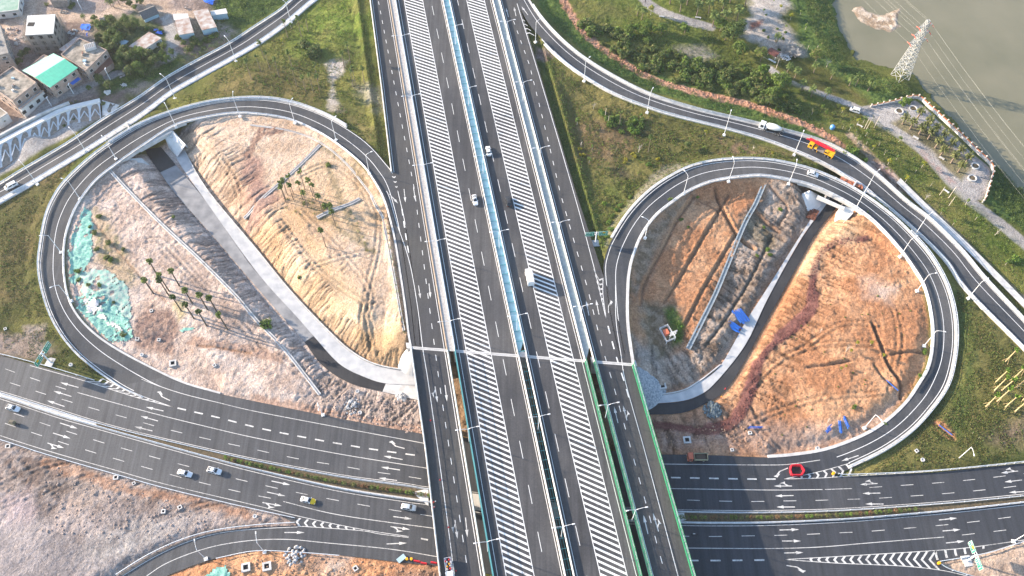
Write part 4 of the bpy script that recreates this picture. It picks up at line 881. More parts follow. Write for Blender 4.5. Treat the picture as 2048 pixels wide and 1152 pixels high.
# ---------------------------------------------------------------- viaducts (each deck is a structure of its own)
def viaduct(A, B, label, side):
    """deck between the (s,t) edge lines A and B south of the joint"""
    e = empty('viaduct', (0, 0, 0), 0, label, 'bridge', 'road decks crossing the lower highway')
    PA = resample(tpath(A, DECK), 30); PB = resample(tpath(B, DECK), 30)
    b = MB(); n = len(PA)
    o = [np.array([0, 0, z]) for z in (-.02, -.55, -1.9)]
    a_in = PA+(PB-PA)*.12; b_in = PB-(PB-PA)*.12
    b.strip(PA+o[0], PB+o[0]); b.strip(PB+o[1], PB+o[0]); b.strip(PA+o[0], PA+o[1])
    b.strip(PA+o[1], a_in+o[2]); b.strip(a_in+o[2], b_in+o[2]); b.strip(b_in+o[2], PB+o[1])
    b.quad(PA[0]+o[0], PB[0]+o[0], b_in[0]+o[2], a_in[0]+o[2]); b.build('deck', CONC, e)
    for t in (119, 94, 69, 44):
        k = int(np.argmin(abs(PA[:, 0]*AX[0]+PA[:, 1]*AX[1]-t))); pa, pb = PA[k], PB[k]
        q = MB(); c1 = pa+(pb-pa)*.25; c2 = pa+(pb-pa)*.75
        for c in (c1, c2): q.lathe((c[0], c[1], -.2), [(.75, 0), (.75, 5.0), (.95, 5.3)], 14)
        d1 = pa+(pb-pa)*.1; d2 = pa+(pb-pa)*.9; q.bar((d1[0], d1[1], 5.55), (d2[0], d2[1], 5.55), 1.7, 1.1); q.build('pier', CONC, e)
    b = MB(); pa, pb = PA[0], PB[0]; ax = np.array([AX[0], AX[1], 0])
    for dt, w, m in ((0, .34, 0), (.72, .34, 0), (.37, .36, 1)):
        c = ax*(dt+.1); b.quad(pa+c+[0, 0, .05+.004*m], pa+c-ax*w+[0, 0, .05+.004*m], pb+c-ax*w+[0, 0, .05+.004*m], pb+c+[0, 0, .05+.004*m], m)
    b.build('expansion_joint', [CONC, CONC_G], e)
    return e
def cut(A, t): 
    out = [p for p in A if p[1] < t]; s = float(np.interp(t, [p[1] for p in A][::-1], [p[0] for p in A][::-1])); return [(s, t)]+out
vS = viaduct([(s-.5, t) for s, t in cut(SLL, TJ(-7.7))], [(4.6, TJ(4.6)), (4.6, T_S)], 'outer left road deck with arrows and long post shadows across its lanes', -1)
vL = viaduct([(6.5, TJ(6.5)), (6.5, T_S)], [(27.4, TJ(27.4)), (27.4, T_S)], 'inner left road deck with teal panels along its left edge', -1)
vR = viaduct([(29.4, TJ(29.4)), (29.4, T_S)], [(48.8, TJ(48.8)), (48.8, T_S)], 'inner right road deck carrying a hatched strip beside green screens', 1)
vT = viaduct([(51.0, TJ(51)), (51.0, T_S)], [(63.9, TJ(63.9)), (63.9, T_S)], 'outer right road deck edged by green screens on both sides', 1)
b = MB()
for s0, s1 in ((-9.0, 5.0), (6.2, 49.2), (50.6, 65)):
    b.prism([ST(s0, TJ(s0)+.15), ST(s1, TJ(s1)+.15), ST(s1, TJ(s1)+2.2), ST(s0, TJ(s0)+2.2)], -.3, DECK-.2)
tag(b.build('abutment', CONC), label='pale concrete abutment wall closing the embankment under the road decks', cat='abutment')

# ---------------------------------------------------------------- parapets, screens and rails on the decks
def parapet(pts, name, label, cat, h=1.0, w=.45, m=CONC_W, face=None, face_side=1, post=None, rails=(), pane=None, top=None, z=DECK, group=None, posth=3.1, pm=None, railm=None, npmax=100):
    e = empty(name, (0, 0, 0), 0, label, cat, group); P = tpath(pts, z) if not isinstance(pts, np.ndarray) else pts
    b = MB(); b.sweep(P, [(-w/2, -.5), (-w/2, h*.35), (-w/4, h), (w/4, h), (w/2, h*.35), (w/2, -.5)]); b.build('parapet', m, e, recalc=True)
    if face is not None:
        b = MB(); o = face_side*(w/2+.04); b.sweep(P, [(o-.03, -.3), (o-.03, face[1]), (o+.03, face[1]), (o+.03, -.3)]); b.build('side_panel', face[0], e, recalc=True)
    if pane is not None:
        b = MB(); b.sweep(P, [(-.02, h), (-.02, pane[1]), (.02, pane[1]), (.02, h)]); b.build('screen_panel', pane[0], e, recalc=True)
    if rails:
        b = MB()
        for r in rails: b.sweep(P, [(-.05, r-.05), (-.05, r+.05), (.05, r+.05), (.05, r-.05)])
        b.build('rail', railm or STEEL, e, recalc=True)
    if post:
        L = arcs(P)[-1]; k = 0; s = .5; q = MB(); q.box((0, 0, 0), (.16, .16, posth-h*.9), 0); pme = q.mesh('post', pm or STEEL)
        n = int(L/post)
        if n <= npmax:
            while s < L:
                p = at_len(P, s); o = bpy.data.objects.new('post', pme); COL.objects.link(o); o.parent = e; o.location = (p[0], p[1], p[2]+h*.9); o.rotation_euler = (0, 0, AXROT); s += post
    return e
PANE = bpy.data.materials.new('clear_screen'); PANE.use_nodes = True; t = PANE.node_tree; bs = t.nodes['Principled BSDF']; bs.inputs['Base Color'].default_value = (.55,.72,.72,1); bs.inputs['Alpha'].default_value = .16; bs.inputs['Roughness'].default_value = .2
GP = 'screens and parapets along the road decks'
parapet([(s-.25, t) for s, t in cut(SLL, TJ(-7.5))], 'noise_screen', 'clear screen on steel posts with ochre base along the leftmost deck edge', 'noise barrier', 1.0, .45, CONC_W, (CONC_T, .2), -1, 3.7, (2.0, 3.1), (PANE, 3.0), group=GP, posth=3.2)
parapet([(4.25, TJ(4.25)), (4.25, T_S)], 'parapet_wall', 'plain pale parapet between the left side road and the open gap', 'parapet', .85, .5, CONC_W, (CONC_T, .5), -1, group=GP)
parapet([(6.75, TJ(6.75)), (6.75, T_S)], 'noise_screen', 'teal screen along the left edge of the wide left deck', 'noise barrier', 1.0, .4, TEAL, (TEAL, .9), 1, 3.7, (2.0, 3.1), (PANE, 3.0), pm=TEAL, railm=TEAL, group=GP, posth=3.2)
parapet([(27.15, TJ(27.15)), (27.15, T_S)], 'parapet_wall', 'tan and white parapet on the left side of the middle gap', 'parapet', 1.0, .5, CONC_W, (CONC_T, .55), -1, group=GP)
parapet([(29.65, TJ(29.65)), (29.65, T_S)], 'parapet_wall', 'white parapet on the right side of the middle gap beside the dark shaded lane', 'parapet', 1.1, .45, CONC_W, group=GP)
parapet([(48.5, TJ(48.5)), (48.5, T_S)], 'noise_screen', 'green screen with white base at the right edge of the hatched right deck', 'noise barrier', 1.0, .45, CONC_W, (GREEN_M, 1.1), 1, 3.7, (1.2, 3.1), (PANE, 3.0), pm=GREEN_M, railm=GREEN_M, group=GP, posth=3.2)
parapet([(51.35, TJ(51.35)), (51.35, T_S)], 'noise_screen', 'green screen with white base at the left edge of the far right deck', 'noise barrier', 1.0, .45, CONC_W, (GREEN_M, 1.1), 1, 3.7, (1.2, 3.1), (PANE, 3.0), pm=GREEN_M, railm=GREEN_M, group=GP, posth=3.2)
parapet([(63.55, TJ(63.55)), (63.55, T_S)], 'noise_screen', 'green screen along the rightmost deck edge above the brick red earth', 'noise barrier', 1.0, .5, CONC_W, (GREEN_M, 1.3), 1, 3.7, (1.2, 3.1), (PANE, 3.0), pm=GREEN_M, railm=GREEN_M, group=GP, posth=3.2)
# north of the joint, on the embankment
GN = 'edge walls along the embankment roads'
def cutn(A, t0): return [p for p in A if p[1] > t0]
parapet([(s-.35, t) for s, t in cutn(SLL, SD(787, 348)[1])], 'edge_wall', 'pale edge wall beside the left side road and the green triangle of grass', 'wall', 1.0, .45, CONC_W, group=GN)
parapet([(4.2, T_N), (4.2, TJ(4.2))], 'edge_wall', 'low tan edge wall between left side road and paved strip', 'wall', .5, .5, CONC_T, group=GN)
parapet([(6.75, T_N), (6.75, TJ(6.75))], 'noise_screen', 'pale blue low screen on the paved strip left of the wide road', 'noise barrier', 1.0, .5, STEEL, (AQUA, .9), -1, group=GN)
parapet([(27.05, T_N), (27.05, TJ(27.05))], 'edge_wall', 'tan and white wall on the left of the aqua median', 'wall', .9, .35, CONC_W, (CONC_T, .3), -1, group=GN)
parapet([(29.85, T_N), (29.85, TJ(29.85))], 'noise_screen', 'pale blue screen on the right of the aqua median', 'noise barrier', 1.15, .35, STEEL, (AQUA, .9), -1, group=GN)
parapet([(48.4, T_N), (48.4, TJ(48.4))], 'edge_wall', 'rough white edge wall right of the hatched right road', 'wall', .9, .5, CONC_W, group=GN)
parapet([(51.3, T_N), (51.3, TJ(51.3))], 'edge_wall', 'edge wall left of the right side road beside the pale paved strip', 'wall', 1.0, .4, CONC_W, (CONC_T, .2), 1, group=GN)
PAVER = mat('paved_strip', (.30,.29,.28), .85, col2=(.44,.43,.41), scale=1.2, bump=.3, bscale=4)
AQP = mat('paved_strip_green', (.25,.30,.30), .8, col2=(.36,.42,.42), scale=1.0, bump=.2)
for s0, s1, m, z in ((4.4, 6.5, PAVER, DECK+.25), (48.6, 51.1, AQP, DECK+.15)):
    b = MB(); b.strip(tpath([(s0, T_N), (s0, TJ(s0))], z), tpath([(s1, T_N), (s1, TJ(s1))], z)); tag(b.build('paved_strip', m), kind='structure')
b = MB(); b.strip(tpath([(27.2, T_N), (27.2, TJ(27.2))], DECK-.1), tpath([(29.7, T_N), (29.7, TJ(29.7))], DECK-.1)); tag(b.build('median_floor', AQUA), kind='structure')
ce = empty('median_grille', (0, 0, 0), 0, 'thin teal crossbars bridging the long middle gap of the expressway', 'grille')
q = MB(); q.box((0, 0, 0), (2.45, .2, .2)); bm1 = q.mesh('crossbar', TEAL); q = MB(); q.box((0, 0, 0), (2.2, .12, .12)); bm2 = q.mesh('crossbar', TEAL)
def cbar(m_, t, z): o = bpy.data.objects.new('crossbar', m_); COL.objects.link(o); o.parent = ce; x, y = ST(28.42, t); o.location = (x, y, z); o.rotation_euler = (0, 0, AXROT-math.pi/2)
t = TJ(28.4)+2
while t < T_N: cbar(bm1, t, DECK+.25); t += 3.9
t = T_S+1
while t < TJ(28.4)-3: cbar(bm2, t, DECK+.05); t += 3.1
for s in (28.0, 28.8): b = MB(); b.bar(sp(s, T_S, DECK-.05), sp(s, TJ(28)-2, DECK-.05), .08, .08); b.build('runner', TEAL, ce)
# ================================================================== GUARD RAILS
ORD = ['first','second','third','fourth','fifth','sixth','seventh','eighth','ninth','tenth','eleventh','twelfth','thirteenth','fourteenth','fifteenth','sixteenth','seventeenth','eighteenth','nineteenth','twentieth']
_q = MB(); _q.box((0, 0, 0), (.16, .2, .82)); POSTME = _q.mesh('post', WHITE_M)
def guardrail(P, label, spacing=4.0, h=.75, side=1, tall=False, m=STEEL, base=None):
    e = empty('guardrail', (0, 0, 0), 0, label, 'guardrail', 'guardrails along the roads'); P = np.asarray(P)
    b = MB(); b.sweep(P, [(-.06, h-.32), (-.12*side, h-.2), (-.06, h-.1), (-.12*side, h), (-.02, h+.06), (.06, h+.06), (.06, h-.32)]); 
    if tall: b.sweep(P, [(-.05, h+.35), (-.05, h+.45), (.05, h+.45), (.05, h+.35)])
    b.build('beam', m, e, recalc=True); L = arcs(P)[-1]; spacing = max(spacing, L/98); s = .3
    while s < L:
        p = at_len(P, s); q = at_len(P, min(L, s+.5)); o = bpy.data.objects.new('post', POSTME); COL.objects.link(o); o.parent = e
        o.location = (p[0], p[1], p[2]); o.rotation_euler = (0, 0, math.atan2(q[1]-p[1], q[0]-p[0])); o.scale = (1, 1, 1.5 if tall else 1.0); s += spacing
    return e
def conc_rail(P, label, h=.9, w=.4):
    e = empty('barrier_wall', (0, 0, 0), 0, label, 'barrier wall', 'concrete barrier walls beside the ramps'); P = np.asarray(P); b = MB()
    b.sweep(P, [(-w/2, -.4), (-w/2, .3), (-w/4, h), (w/4, h), (w/2, .3), (w/2, -.4)]); b.build('wall', CONC, e, recalc=True)
    L = arcs(P)[-1]; s = .3; sp_ = max(4, L/98); b = MB(); b.sweep(P, [(-.06, h+.25), (-.06, h+.37), (.06, h+.37), (.06, h+.25)]); b.build('handrail', STEEL, e, recalc=True)
    while s < L:
        p = at_len(P, s); o = bpy.data.objects.new('post', POSTME); COL.objects.link(o); o.parent = e; o.location = (p[0], p[1], p[2]+h-.5); s += sp_
    return e
def RP(rd, u, off, t0=0.0, t1=1.0, dz=.1): P = rd.path(u, dz, t0, t1, 240); return offset(P, off*rd.sg)
guardrail(RP(loopL, 0, -.45, .31, .97), 'pale blue rail along the outer edge of the left loop', 4, side=1)
conc_rail(RP(loopL, 0, -1.0, .31, .60), 'white wall outside the top of the left loop above the grass triangle', .6, .4)
guardrail(RP(loopL, 1, .5, .16, .80), 'rail around the inner edge of the left loop beside the pink earth', 4, side=-1)
guardrail(RP(loopR, 0, -.45, .17, .95), 'pale rail along the outer edge of the right loop', 4)
conc_rail(RP(loopR, 0, -1.0, .60, .93), 'white wall outside the lower half of the right loop beside the grass', .6, .4)
guardrail(RP(loopR, 1, .5, .14, .80), 'rail with white posts around the inner edge of the right loop', 4)
guardrail(RP(urr, 1, .55, .13, 1), 'light blue rail on the near side of the long upper right ramp', 4.5)
conc_rail(RP(urr, 0, -.5, .05, 1), 'continuous white wall on the river side of the upper right ramp', .8, .45)
guardrail(RP(ulr, 0, -.5, 0, 1), 'pale rail on the village side of the upper left road', 4)
guardrail(RP(ulr, 1, .5, 0, 1), 'pale rail on the loop side of the upper left road', 4)
def gpath(pts, z=.05): return smooth(WA(pts, z), 5)
guardrail(gpath([(-60,700),(0,709),(100,735),(190,762)]), 'rail between the lower left highway and the green direction sign')
guardrail(gpath([(60,700),(120,722),(190,752)][0:0] or [(-60,862),(0,880),(100,912),(233,950),(333,978),(450,1006),(512,1020),(590,1037)]), 'rail between the lower left highway and the brown waste ground')
guardrail(gpath([(233,1150),(300,1109),(367,1079),(433,1061),(512,1051),(590,1046)]), 'rail on the outer side of the ramp at the bottom left')
guardrail(gpath([(433,1118),(512,1103),(600,1106),(679,1112)]), 'rail on the inner side of the ramp at the bottom left')
guardrail(gpath([(1675,948),(1703,950),(1869,942),(2048,924),(2120,915)]), 'rail between the lower right highway and the grass', 3)
guardrail(gpath([(1878,1124),(1969,1108),(2048,1084),(2120,1070)]), 'rail at the bottom right beside the sign on bare earth')
guardrail(gpath([(1876,1127),(1903,1141),(1953,1156)]), 'short rail running off the bottom edge below the right hand sign')
for u0, u1, A, lb in ((.05, .465, mt, 'upper rail of the planted median left of the bridge'), (.60, .99, mt, 'upper rail of the planted median right of the bridge'), (.05, .465, mb, 'lower rail of the planted median left of the bridge'), (.60, .99, mb, 'lower rail of the planted median right of the bridge')):
    Q = resample(A, 300)[int(u0*299):int(u1*299)]; guardrail(offset(Q, .25 if A is mt else -.25), lb, 3.6, .65)

# ================================================================== LAMPS
def lamp(base, rz, arms, h, label, group, z, arm=2.3, pad=True, short=.9):
    e = empty('street_lamp', (base[0], base[1], z), rz, label, 'street lamp', group)
    b = MB(); b.tube([(0, 0, 0), (0, 0, h*.5), (0, 0, h)], [.13, .11, .08], 8); b.build('pole', WHITE_M, e)
    if pad: b = MB(); b.box((0, 0, -.3), (1.1, 1.1, .55)); b.build('base', CONC_W, e)
    for sg in arms:
        a = arm*(1 if sg > 0 else short); b = MB()
        b.tube([(0, 0, h-.3), (sg*a*.25, 0, h+.25), (sg*a*.6, 0, h+.5), (sg*a, 0, h+.62)], [.07, .07, .06, .05], 6); b.build('arm', WHITE_M, e)
        q = MB(); q.box((sg*(a+.25), 0, h+.56), (.85, .34, .13), taper=.8); hd = q.build('lamp_head', WHITE_M, e)
    return e
def aim(base, tgt): return math.atan2(tgt[1]-base[1], tgt[0]-base[0])
mids = [(905,53),(930,177),(960,313),(995,464),(1031,632),(1079,833),(1126,1053)]
for k, (px, py) in enumerate(mids):
    p = W(px, py, DECK+10); s, t = toST(*p); x, y = ST(28.4, t)
    lamp((x, y), AXROT-math.pi/2, (1, -1), 10.0, 'double armed white lamp on the middle gap, %s from the top' % ORD[k], 'double lamps on the middle gap', DECK, 2.9, False)
for k, (px, py) in enumerate([(802,72),(824,192),(847,330),(872,482),(900,642),(935,858),(975,1083)]):
    p = W(px, py, DECK+10); s, t = toST(*p); x, y = ST(6.35, t)
    lamp((x, y), AXROT-math.pi/2, (1, -1), 10.0, 'two armed lamp beside the left side road, %s from the top' % ORD[k], 'lamps left of the wide road', DECK, 2.9, False, 1.1)
for k, (px, py) in enumerate([(1008,44),(1042,165),(1076,297),(1116,445),(1161,613),(1208,811),(1263,1021)]):
    p = W(px, py, DECK+10); s, t = toST(*p); x, y = ST(50.2, t)
    lamp((x, y), AXROT-math.pi/2, (1, -1), 10.0, 'two armed lamp beside the right side road, %s from the top' % ORD[k], 'lamps right of the wide road', DECK, 2.9, False, .8)
def near(rd, p, u):
    P = rd.path(u); i = np.argmin((P[:, 0]-p[0])**2+(P[:, 1]-p[1])**2); return P[i]
def ramp_lamps(rd, u, pts, word, group, h=10.6, z0=6, arm=2.2, off=0.0, pad=True):
    for k, (px, py) in enumerate(pts):
        z = z0
        for _ in range(4): p = W(px, py, z); z = near(rd, p, u)[2]
        c = near(rd, p, .5)
        lamp(p, aim(p, c), (1,), h, 'one armed lamp %s, %s along' % (word, ORD[k]), group, z, arm, pad)
ramp_lamps(loopL, 1, [(739,347),(672,280),(590,246),(480,233),(352,254),(232,318),(160,398),(122,505),(143,602)], 'inside the left loop', 'lamps around the left loop')
ramp_lamps(loopR, 1, [(1290,476),(1367,388),(1457,363),(1577,368),(1713,414),(1800,513),(1834,582),(1848,692),(1729,856)], 'inside the right loop', 'lamps around the right loop')
ramp_lamps(urr, 1, [(1071,84),(1168,162),(1294,225),(1448,270),(1588,310),(1730,384),(1831,468),(1936,597)], 'on the near side of the upper right ramp', 'lamps along the upper right ramp', 10.8)
ramp_lamps(ulr, 1, [(582,45),(472,123),(350,197),(172,304),(75,369)], 'beside the upper left road', 'lamps along the upper left road', 11, 5, 3.0)
def hlamp(base, tgt, label, h=9.6): p = W(base[0], base[1], .1); lamp(p, aim(p, W(tgt[0], tgt[1], .1)), (1,), h, label, 'lamps beside the lower highway', .1, 2.6)
hlamp((646,830), (652,870), 'white lamp at the edge of pink earth above the lower left highway')
hlamp((529,1104), (526,1060), 'white lamp beside the bottom left ramp near the road fork'); hlamp((412,1118), (405,1075), 'white lamp on the inner side of the bottom left ramp')
hlamp((1917,917), (1930,990), 'white lamp standing in grass above the lower right highway'); hlamp((2027,1083), (2020,1040), 'white lamp beyond the green sign at bottom right')

# ================================================================== SIGN GANTRIES
SIGN_G = mat('sign_green', (.01,.26,.15), .5); SIGN_W = mat('sign_white', (.75,.78,.76), .5); SIGN_Y = mat('sign_yellow', (.62,.40,.02), .5)
def gantry(A, B, foot, zf, h, face_to, label, ph=2.6, yel=0):
    """two panels on a T post; A,B plan ends of the cross arm"""
    A = Vector((A[0], A[1], 0)); B = Vector((B[0], B[1], 0)); M = (A+B)/2; d = (B-A); L = d.length; d.normalize(); n = Vector((-d.y, d.x, 0))
    if n.dot(Vector((face_to[0], face_to[1], 0))-M) < 0: n = -n
    e = empty('road_sign', (M.x, M.y, zf), math.atan2(d.y, d.x), label, 'road sign', 'green direction signs on T posts')
    fy = 1 if n.dot(Vector((-d.y, d.x, 0))) > 0 else -1
    b = MB(); b.tube([(0, 0, -.2), (0, 0, h-1)], .24, 12); b.build('post', WHITE_M, e)
    b = MB(); b.box((0, 0, -.4), (3.2, 2.6, .6)); b.build('footing', CONC, e)
    b = MB()
    for zz in (h-.7, h-ph+.6): b.tube([(-L/2+.3, -.25*fy, zz), (L/2-.3, -.25*fy, zz)], .11, 8)
    b.bar((0, -.25*fy, h-ph+.6), (0, -.25*fy, h-.7), .5, .2); b.build('cross_arm', WHITE_M, e)
    w = L*.40
    for k, x0 in enumerate((-L/2, L/2-w)):
        b = MB(); b.box((x0+w/2, 0, h-ph), (w, .08, ph)); pn = b.build('panel', SIGN_G, e)
        b = MB(); y = .055*fy
        def r(u0, v0, u1, v1, bb): bb.box((x0+w*(u0+u1)/2, y, h-ph+ph*v0), (w*(u1-u0), .03, ph*(v1-v0)))
        for u0, v0, u1, v1 in ((0, 0, 1, .03), (0, .97, 1, 1), (0, .03, .02, .97), (.98, .03, 1, .97)): r(u0, v0, u1, v1, b)
        G1 = [(.1,.64,.2,.84),(.14,.55,.17,.9),(.25,.6,.35,.64),(.25,.7,.35,.74),(.29,.56,.31,.86),(.4,.58,.5,.8),(.55,.6,.57,.84),(.6,.6,.68,.63),(.6,.72,.68,.75)]
        G2 = [(.1,.2,.2,.24),(.13,.14,.16,.4),(.26,.16,.36,.2),(.26,.3,.36,.34),(.3,.14,.32,.4),(.44,.16,.46,.38),(.5,.26,.58,.3),(.78,.2,.82,.62),(.74,.56,.86,.6),(.77,.6,.83,.7),(.79,.7,.81,.78)]
        for g in G1+G2: r(*g, b)
        b.build('lettering', SIGN_W, pn)
        if k == yel: b = MB(); y = .085*fy; r(.42, .52, .72, .86, b); b.build('yellow_patch', SIGN_Y, pn)
    return e
gantry(W(98,684,6.6), W(70,730,6.6), W(108,728,.3), .3, 7.2, W(400,760), 'green two panel sign leaning over the lower left highway', 2.8, 1)
gantry(W(1171,466,13.5), W(1216,463,13.5), W(1187,487,7), 6.6, 7.2, W(1180,700), 'green two panel sign in the grass wedge before the right loop', 2.4, 1)
gantry(W(1941,1082,6.6), W(1964,1139,6.6), W(1929,1123,.3), .3, 7.2, W(1700,1110), 'green two panel sign on bare earth at the bottom right', 2.6, 0)

# ================================================================== PORTALS OF THE LANE UNDER THE LOOPS
def plate(pts, t, m, name, par=None, label=None, cat=None):
    """thick plate through 3D corner points (planar-ish), thickness t downwards"""
    b = MB(); n = len(pts); T = [Vector(p) for p in pts]; D = [p-Vector((0, 0, t)) for p in T]; i = len(b.v)
    b.v += [tuple(p) for p in T+D]; b.f.append(tuple(range(n))); b.f.append(tuple(range(2*n-1, n-1, -1))); b.m += [0, 0]
    for k in range(n): b.f.append((k, k+n, (k+1) % n+n, (k+1) % n)); b.m.append(0)
    o = b.build(name, m, par, recalc=True)
    if label: tag(o, label, cat)
    return o
e = empty('underpass', (0, 0, 0), 0, 'pale concrete underpass mouth under the top left of the left loop', 'underpass')
def wall3(a, b_, z0, z1a, z1b, th, m, name, par):
    b = MB(); a = Vector((a[0], a[1], 0)); c = Vector((b_[0], b_[1], 0)); d = (c-a).normalized(); n = Vector((-d.y, d.x, 0))*th/2
    P = [a-n, c-n, c+n, a+n]; zt = [z1a, z1b, z1b, z1a]; i = 0; b.v = [(p.x, p.y, z0) for p in P]+[(p.x, p.y, z) for p, z in zip(P, zt)]
    b.f = [(0, 3, 2, 1), (4, 5, 6, 7), (0, 1, 5, 4), (1, 2, 6, 5), (2, 3, 7, 6), (3, 0, 4, 7)]; b.m = [0]*6; return b.build(name, m, par, recalc=True)
# left loop: deck beam over the lane
def beam_over(rd, t0, t1, par, thick=1.3):
    A = RP(rd, 0, -1.0, t0, t1, -.05); B = RP(rd, 1, 1.0, t0, t1, -.05); n = min(len(A), len(B)); A = resample(A, 16); B = resample(B, 16); b = MB(); dz = np.array([0, 0, -thick])
    b.strip(A+[0, 0, -.12], B+[0, 0, -.12]); b.strip(B+dz, A+dz); b.strip(A+dz, A+[0, 0, .1]); b.strip(B+[0, 0, .1], B+dz); b.quad(A[0], B[0], B[0]+dz, A[0]+dz); b.quad(A[-1], A[-1]+dz, B[-1]+dz, B[-1]); return b.build('deck_beam', CONC, par)
iL = int(np.argmin(np.hypot(loopL.C[:, 0]-PORTL[0], loopL.C[:, 1]-PORTL[1])))/(loopL.n-1); iR = int(np.argmin(np.hypot(loopR.C[:, 0]-PORTR[0], loopR.C[:, 1]-PORTR[1])))/(loopR.n-1)
beam_over(loopL, iL-.045, iL+.045, e); zt = 6.2
a0, a1 = W(279,302,.2), W(350,296,.2)   # feet of the mouth, either side of the lane
w0, w1 = W(292,238,6.5), W(345,222,6.5)
wall3(a0, W(262,262,.2), -.5, zt-.6, zt-.6, .6, CONC, 'side_wall', e); wall3(W(352,292,.2), W(318,252,.2), -.5, zt-.6, zt-.6, .6, CONC, 'side_wall', e)
wall3(W(345,262,6.3), W(372,288,3.5), -.5, 6.3, 2.0, .5, CONC, 'wing_wall', e); wall3(W(252,300,6.2), W(270,336,2), -.5, 5.2, 1.2, .5, CONC, 'wing_wall', e)
plate([W3(328,272,5.2), W3(344,262,6.2), W3(371,289,5.2), W3(354,312,.9), W3(338,296,.6)], .5, CONC_W, 'slope_paving', e)
plate([W3(248,318,5.0), W3(283,316,4.0), W3(304,334,.8), W3(273,342,2.4)], .5, CONC, 'slope_paving', e)
wall3(W(279,300,5.6), W(344,264,5.6), 4.6, 6.3, 6.3, .8, CONC, 'lintel', e)
e = empty('underpass', (0, 0, 0), 0, 'bright concrete underpass mouth under the top of the right loop', 'underpass')
beam_over(loopR, iR-.045, iR+.045, e)
wall3(W(1645,405,.2), W(1664,372,.2), -.5, 5.6, 5.6, .6, CONC, 'side_wall', e); wall3(W(1680,418,.2), W(1705,378,.2), -.5, 5.6, 5.6, .6, CONC, 'side_wall', e)
plate([W3(1683,411,5.4), W3(1710,417,5.2), W3(1697,440,2.6), W3(1681,452,.8), W3(1668,446,.5), W3(1673,424,2)], .5, CONC_W, 'slope_paving', e)
wall3(W(1707,423,5.2), W(1681,453,1.6), 0, 4.7, 1.9, .4, CONC, 'wing_wall', e); wall3(W(1636,390,6.6), W(1690,415,6.0), 4.4, 6.2, 5.8, .6, CONC_W, 'lintel', e)
def cone_slope(cx, cy, R0, z0, z1, a0, a1, label, m=CONC_W, sy=1.0):
    b = MB(); n = 18; c = (cx, cy)
    for k in range(n):
        t0 = a0+(a1-a0)*k/n; t1 = a0+(a1-a0)*(k+1)/n
        p = [(cx+R0*math.cos(t)*r, cy+R0*math.sin(t)*r*sy, z0+(z1-z0)*(1-r)) for t, r in ((t0, .12), (t0, 1), (t1, 1), (t1, .12))]
        b.quad(*p); b.tri(p[0], p[3], (cx, cy, z1-.1)); q = [(x, y, z0-.6) for x, y, z in (p[1], p[2])]; b.quad(p[1], q[0], q[1], p[2])
    return tag(b.build('slope_cone', m, recalc=True), label, 'concrete slope')
p = W(826,705,4); cone_slope(p[0]+.8, p[1]-.5, 6.8, .1, 7.6, R(118), R(278), 'white quarter cone of concrete at the left end of the bridge joint', CONC)
MOTT = mat('mottled_slab', (.16,.19,.22), .85, col2=(.42,.45,.47), scale=1.6, bump=.3)
p = W(1268,745,5); cone_slope(p[0]-1.5, p[1]-.5, 13.2, .1, 7.4, R(-90), R(48), 'mottled blue grey slab fanning out at the right end of the bridge joint', MOTT, .95)
p = W(1618,384,4.5); cone_slope(p[0], p[1], 6.0, .4, 5.6, R(180), R(372), 'pale cone of concrete left of the right underpass mouth')
p = W(841,990,.1); b = MB(); P = [W(824,985), W(857,978), W(857,1012)]; b.prism(P, -.1, .35); tag(b.build('kerb_nose', CONC_W, recalc=True), 'white wedge of concrete where the planted median meets the bridge', 'kerb')
P = [W(1352,1026), W(1368,1026), W(1372,1040), W(1352,1046)]; b = MB(); b.prism(P, -.1, .3); tag(b.build('kerb_nose', CONC_W, recalc=True), 'pale rounded slab where the median starts right of the bridge', 'kerb')

# ================================================================== CHANNELS AND DRAINS
def channel(pts, label, w=.9, z0=3, m=CONC, lift=.15, name='drain_channel', rim=.5):
    P = []
    for a, c in pts: g = G(a, c, z0); P.append((g.x, g.y, g.z))
    P = smooth(np.array(P), 6)
    for k in range(len(P)): P[k][2] = terrain_z(P[k][0], P[k][1])+lift
    P[:, 2] = np.convolve(np.pad(P[:, 2], 3, mode='edge'), np.ones(7)/7, 'valid'); P[:, 2] = np.maximum(P[:, 2], np.convolve(np.pad(P[:, 2], 2, mode='edge'), np.ones(5)/5, 'valid'))
    b = MB(); o = w/2; b.sweep(P, [(-o-rim, -.5), (-o-rim, .08), (-o, .08), (-o, -.22), (o, -.22), (o, .08), (o+rim, .08), (o+rim, -.5)], 0)
    return tag(b.build(name, m, recalc=True), label, 'drain')
channel([(217,338),(265,390),(330,455),(400,520),(470,590),(512,640),(570,700),(640,790)], 'long concrete drain running diagonally through the pink earth of the left loop', .45, 4, CONC, .35, rim=.32)
channel([(1529,366),(1510,410),(1488,450),(1455,530),(1430,590),(1400,650),(1376,698)], 'straight pale blue drain crossing the earth of the right loop', .7, 3, mat('drain_grey', (.26,.30,.32), .85, var=.2, scale=1), .4)
channel([(742,392),(752,412),(766,436),(770,460),(777,490),(784,530),(793,580),(800,620),(808,662)], 'knobbly white stepped drain down the right side of the sandy mound', .35, 6.5, CONC, .15, rim=.25)
channel([(500,250),(580,262),(640,285),(690,325),(735,380),(745,395)], 'stepped drain following the inside top of the left loop', .25, 6.6, CONC, .1, rim=.22)
channel([(640,290),(600,330),(560,366),(520,400),(490,440)], 'narrow blue grey drain across the top of the sandy mound', .3, 6, CONC_G)
channel([(634,436),(662,422),(700,408),(720,398)], 'grey pipe like ridge across the sandy mound', .4, 6, CONC_G, .3)
P = [(1780,375),(1820,415),(1870,463),(1930,520),(2000,590),(2070,662)]
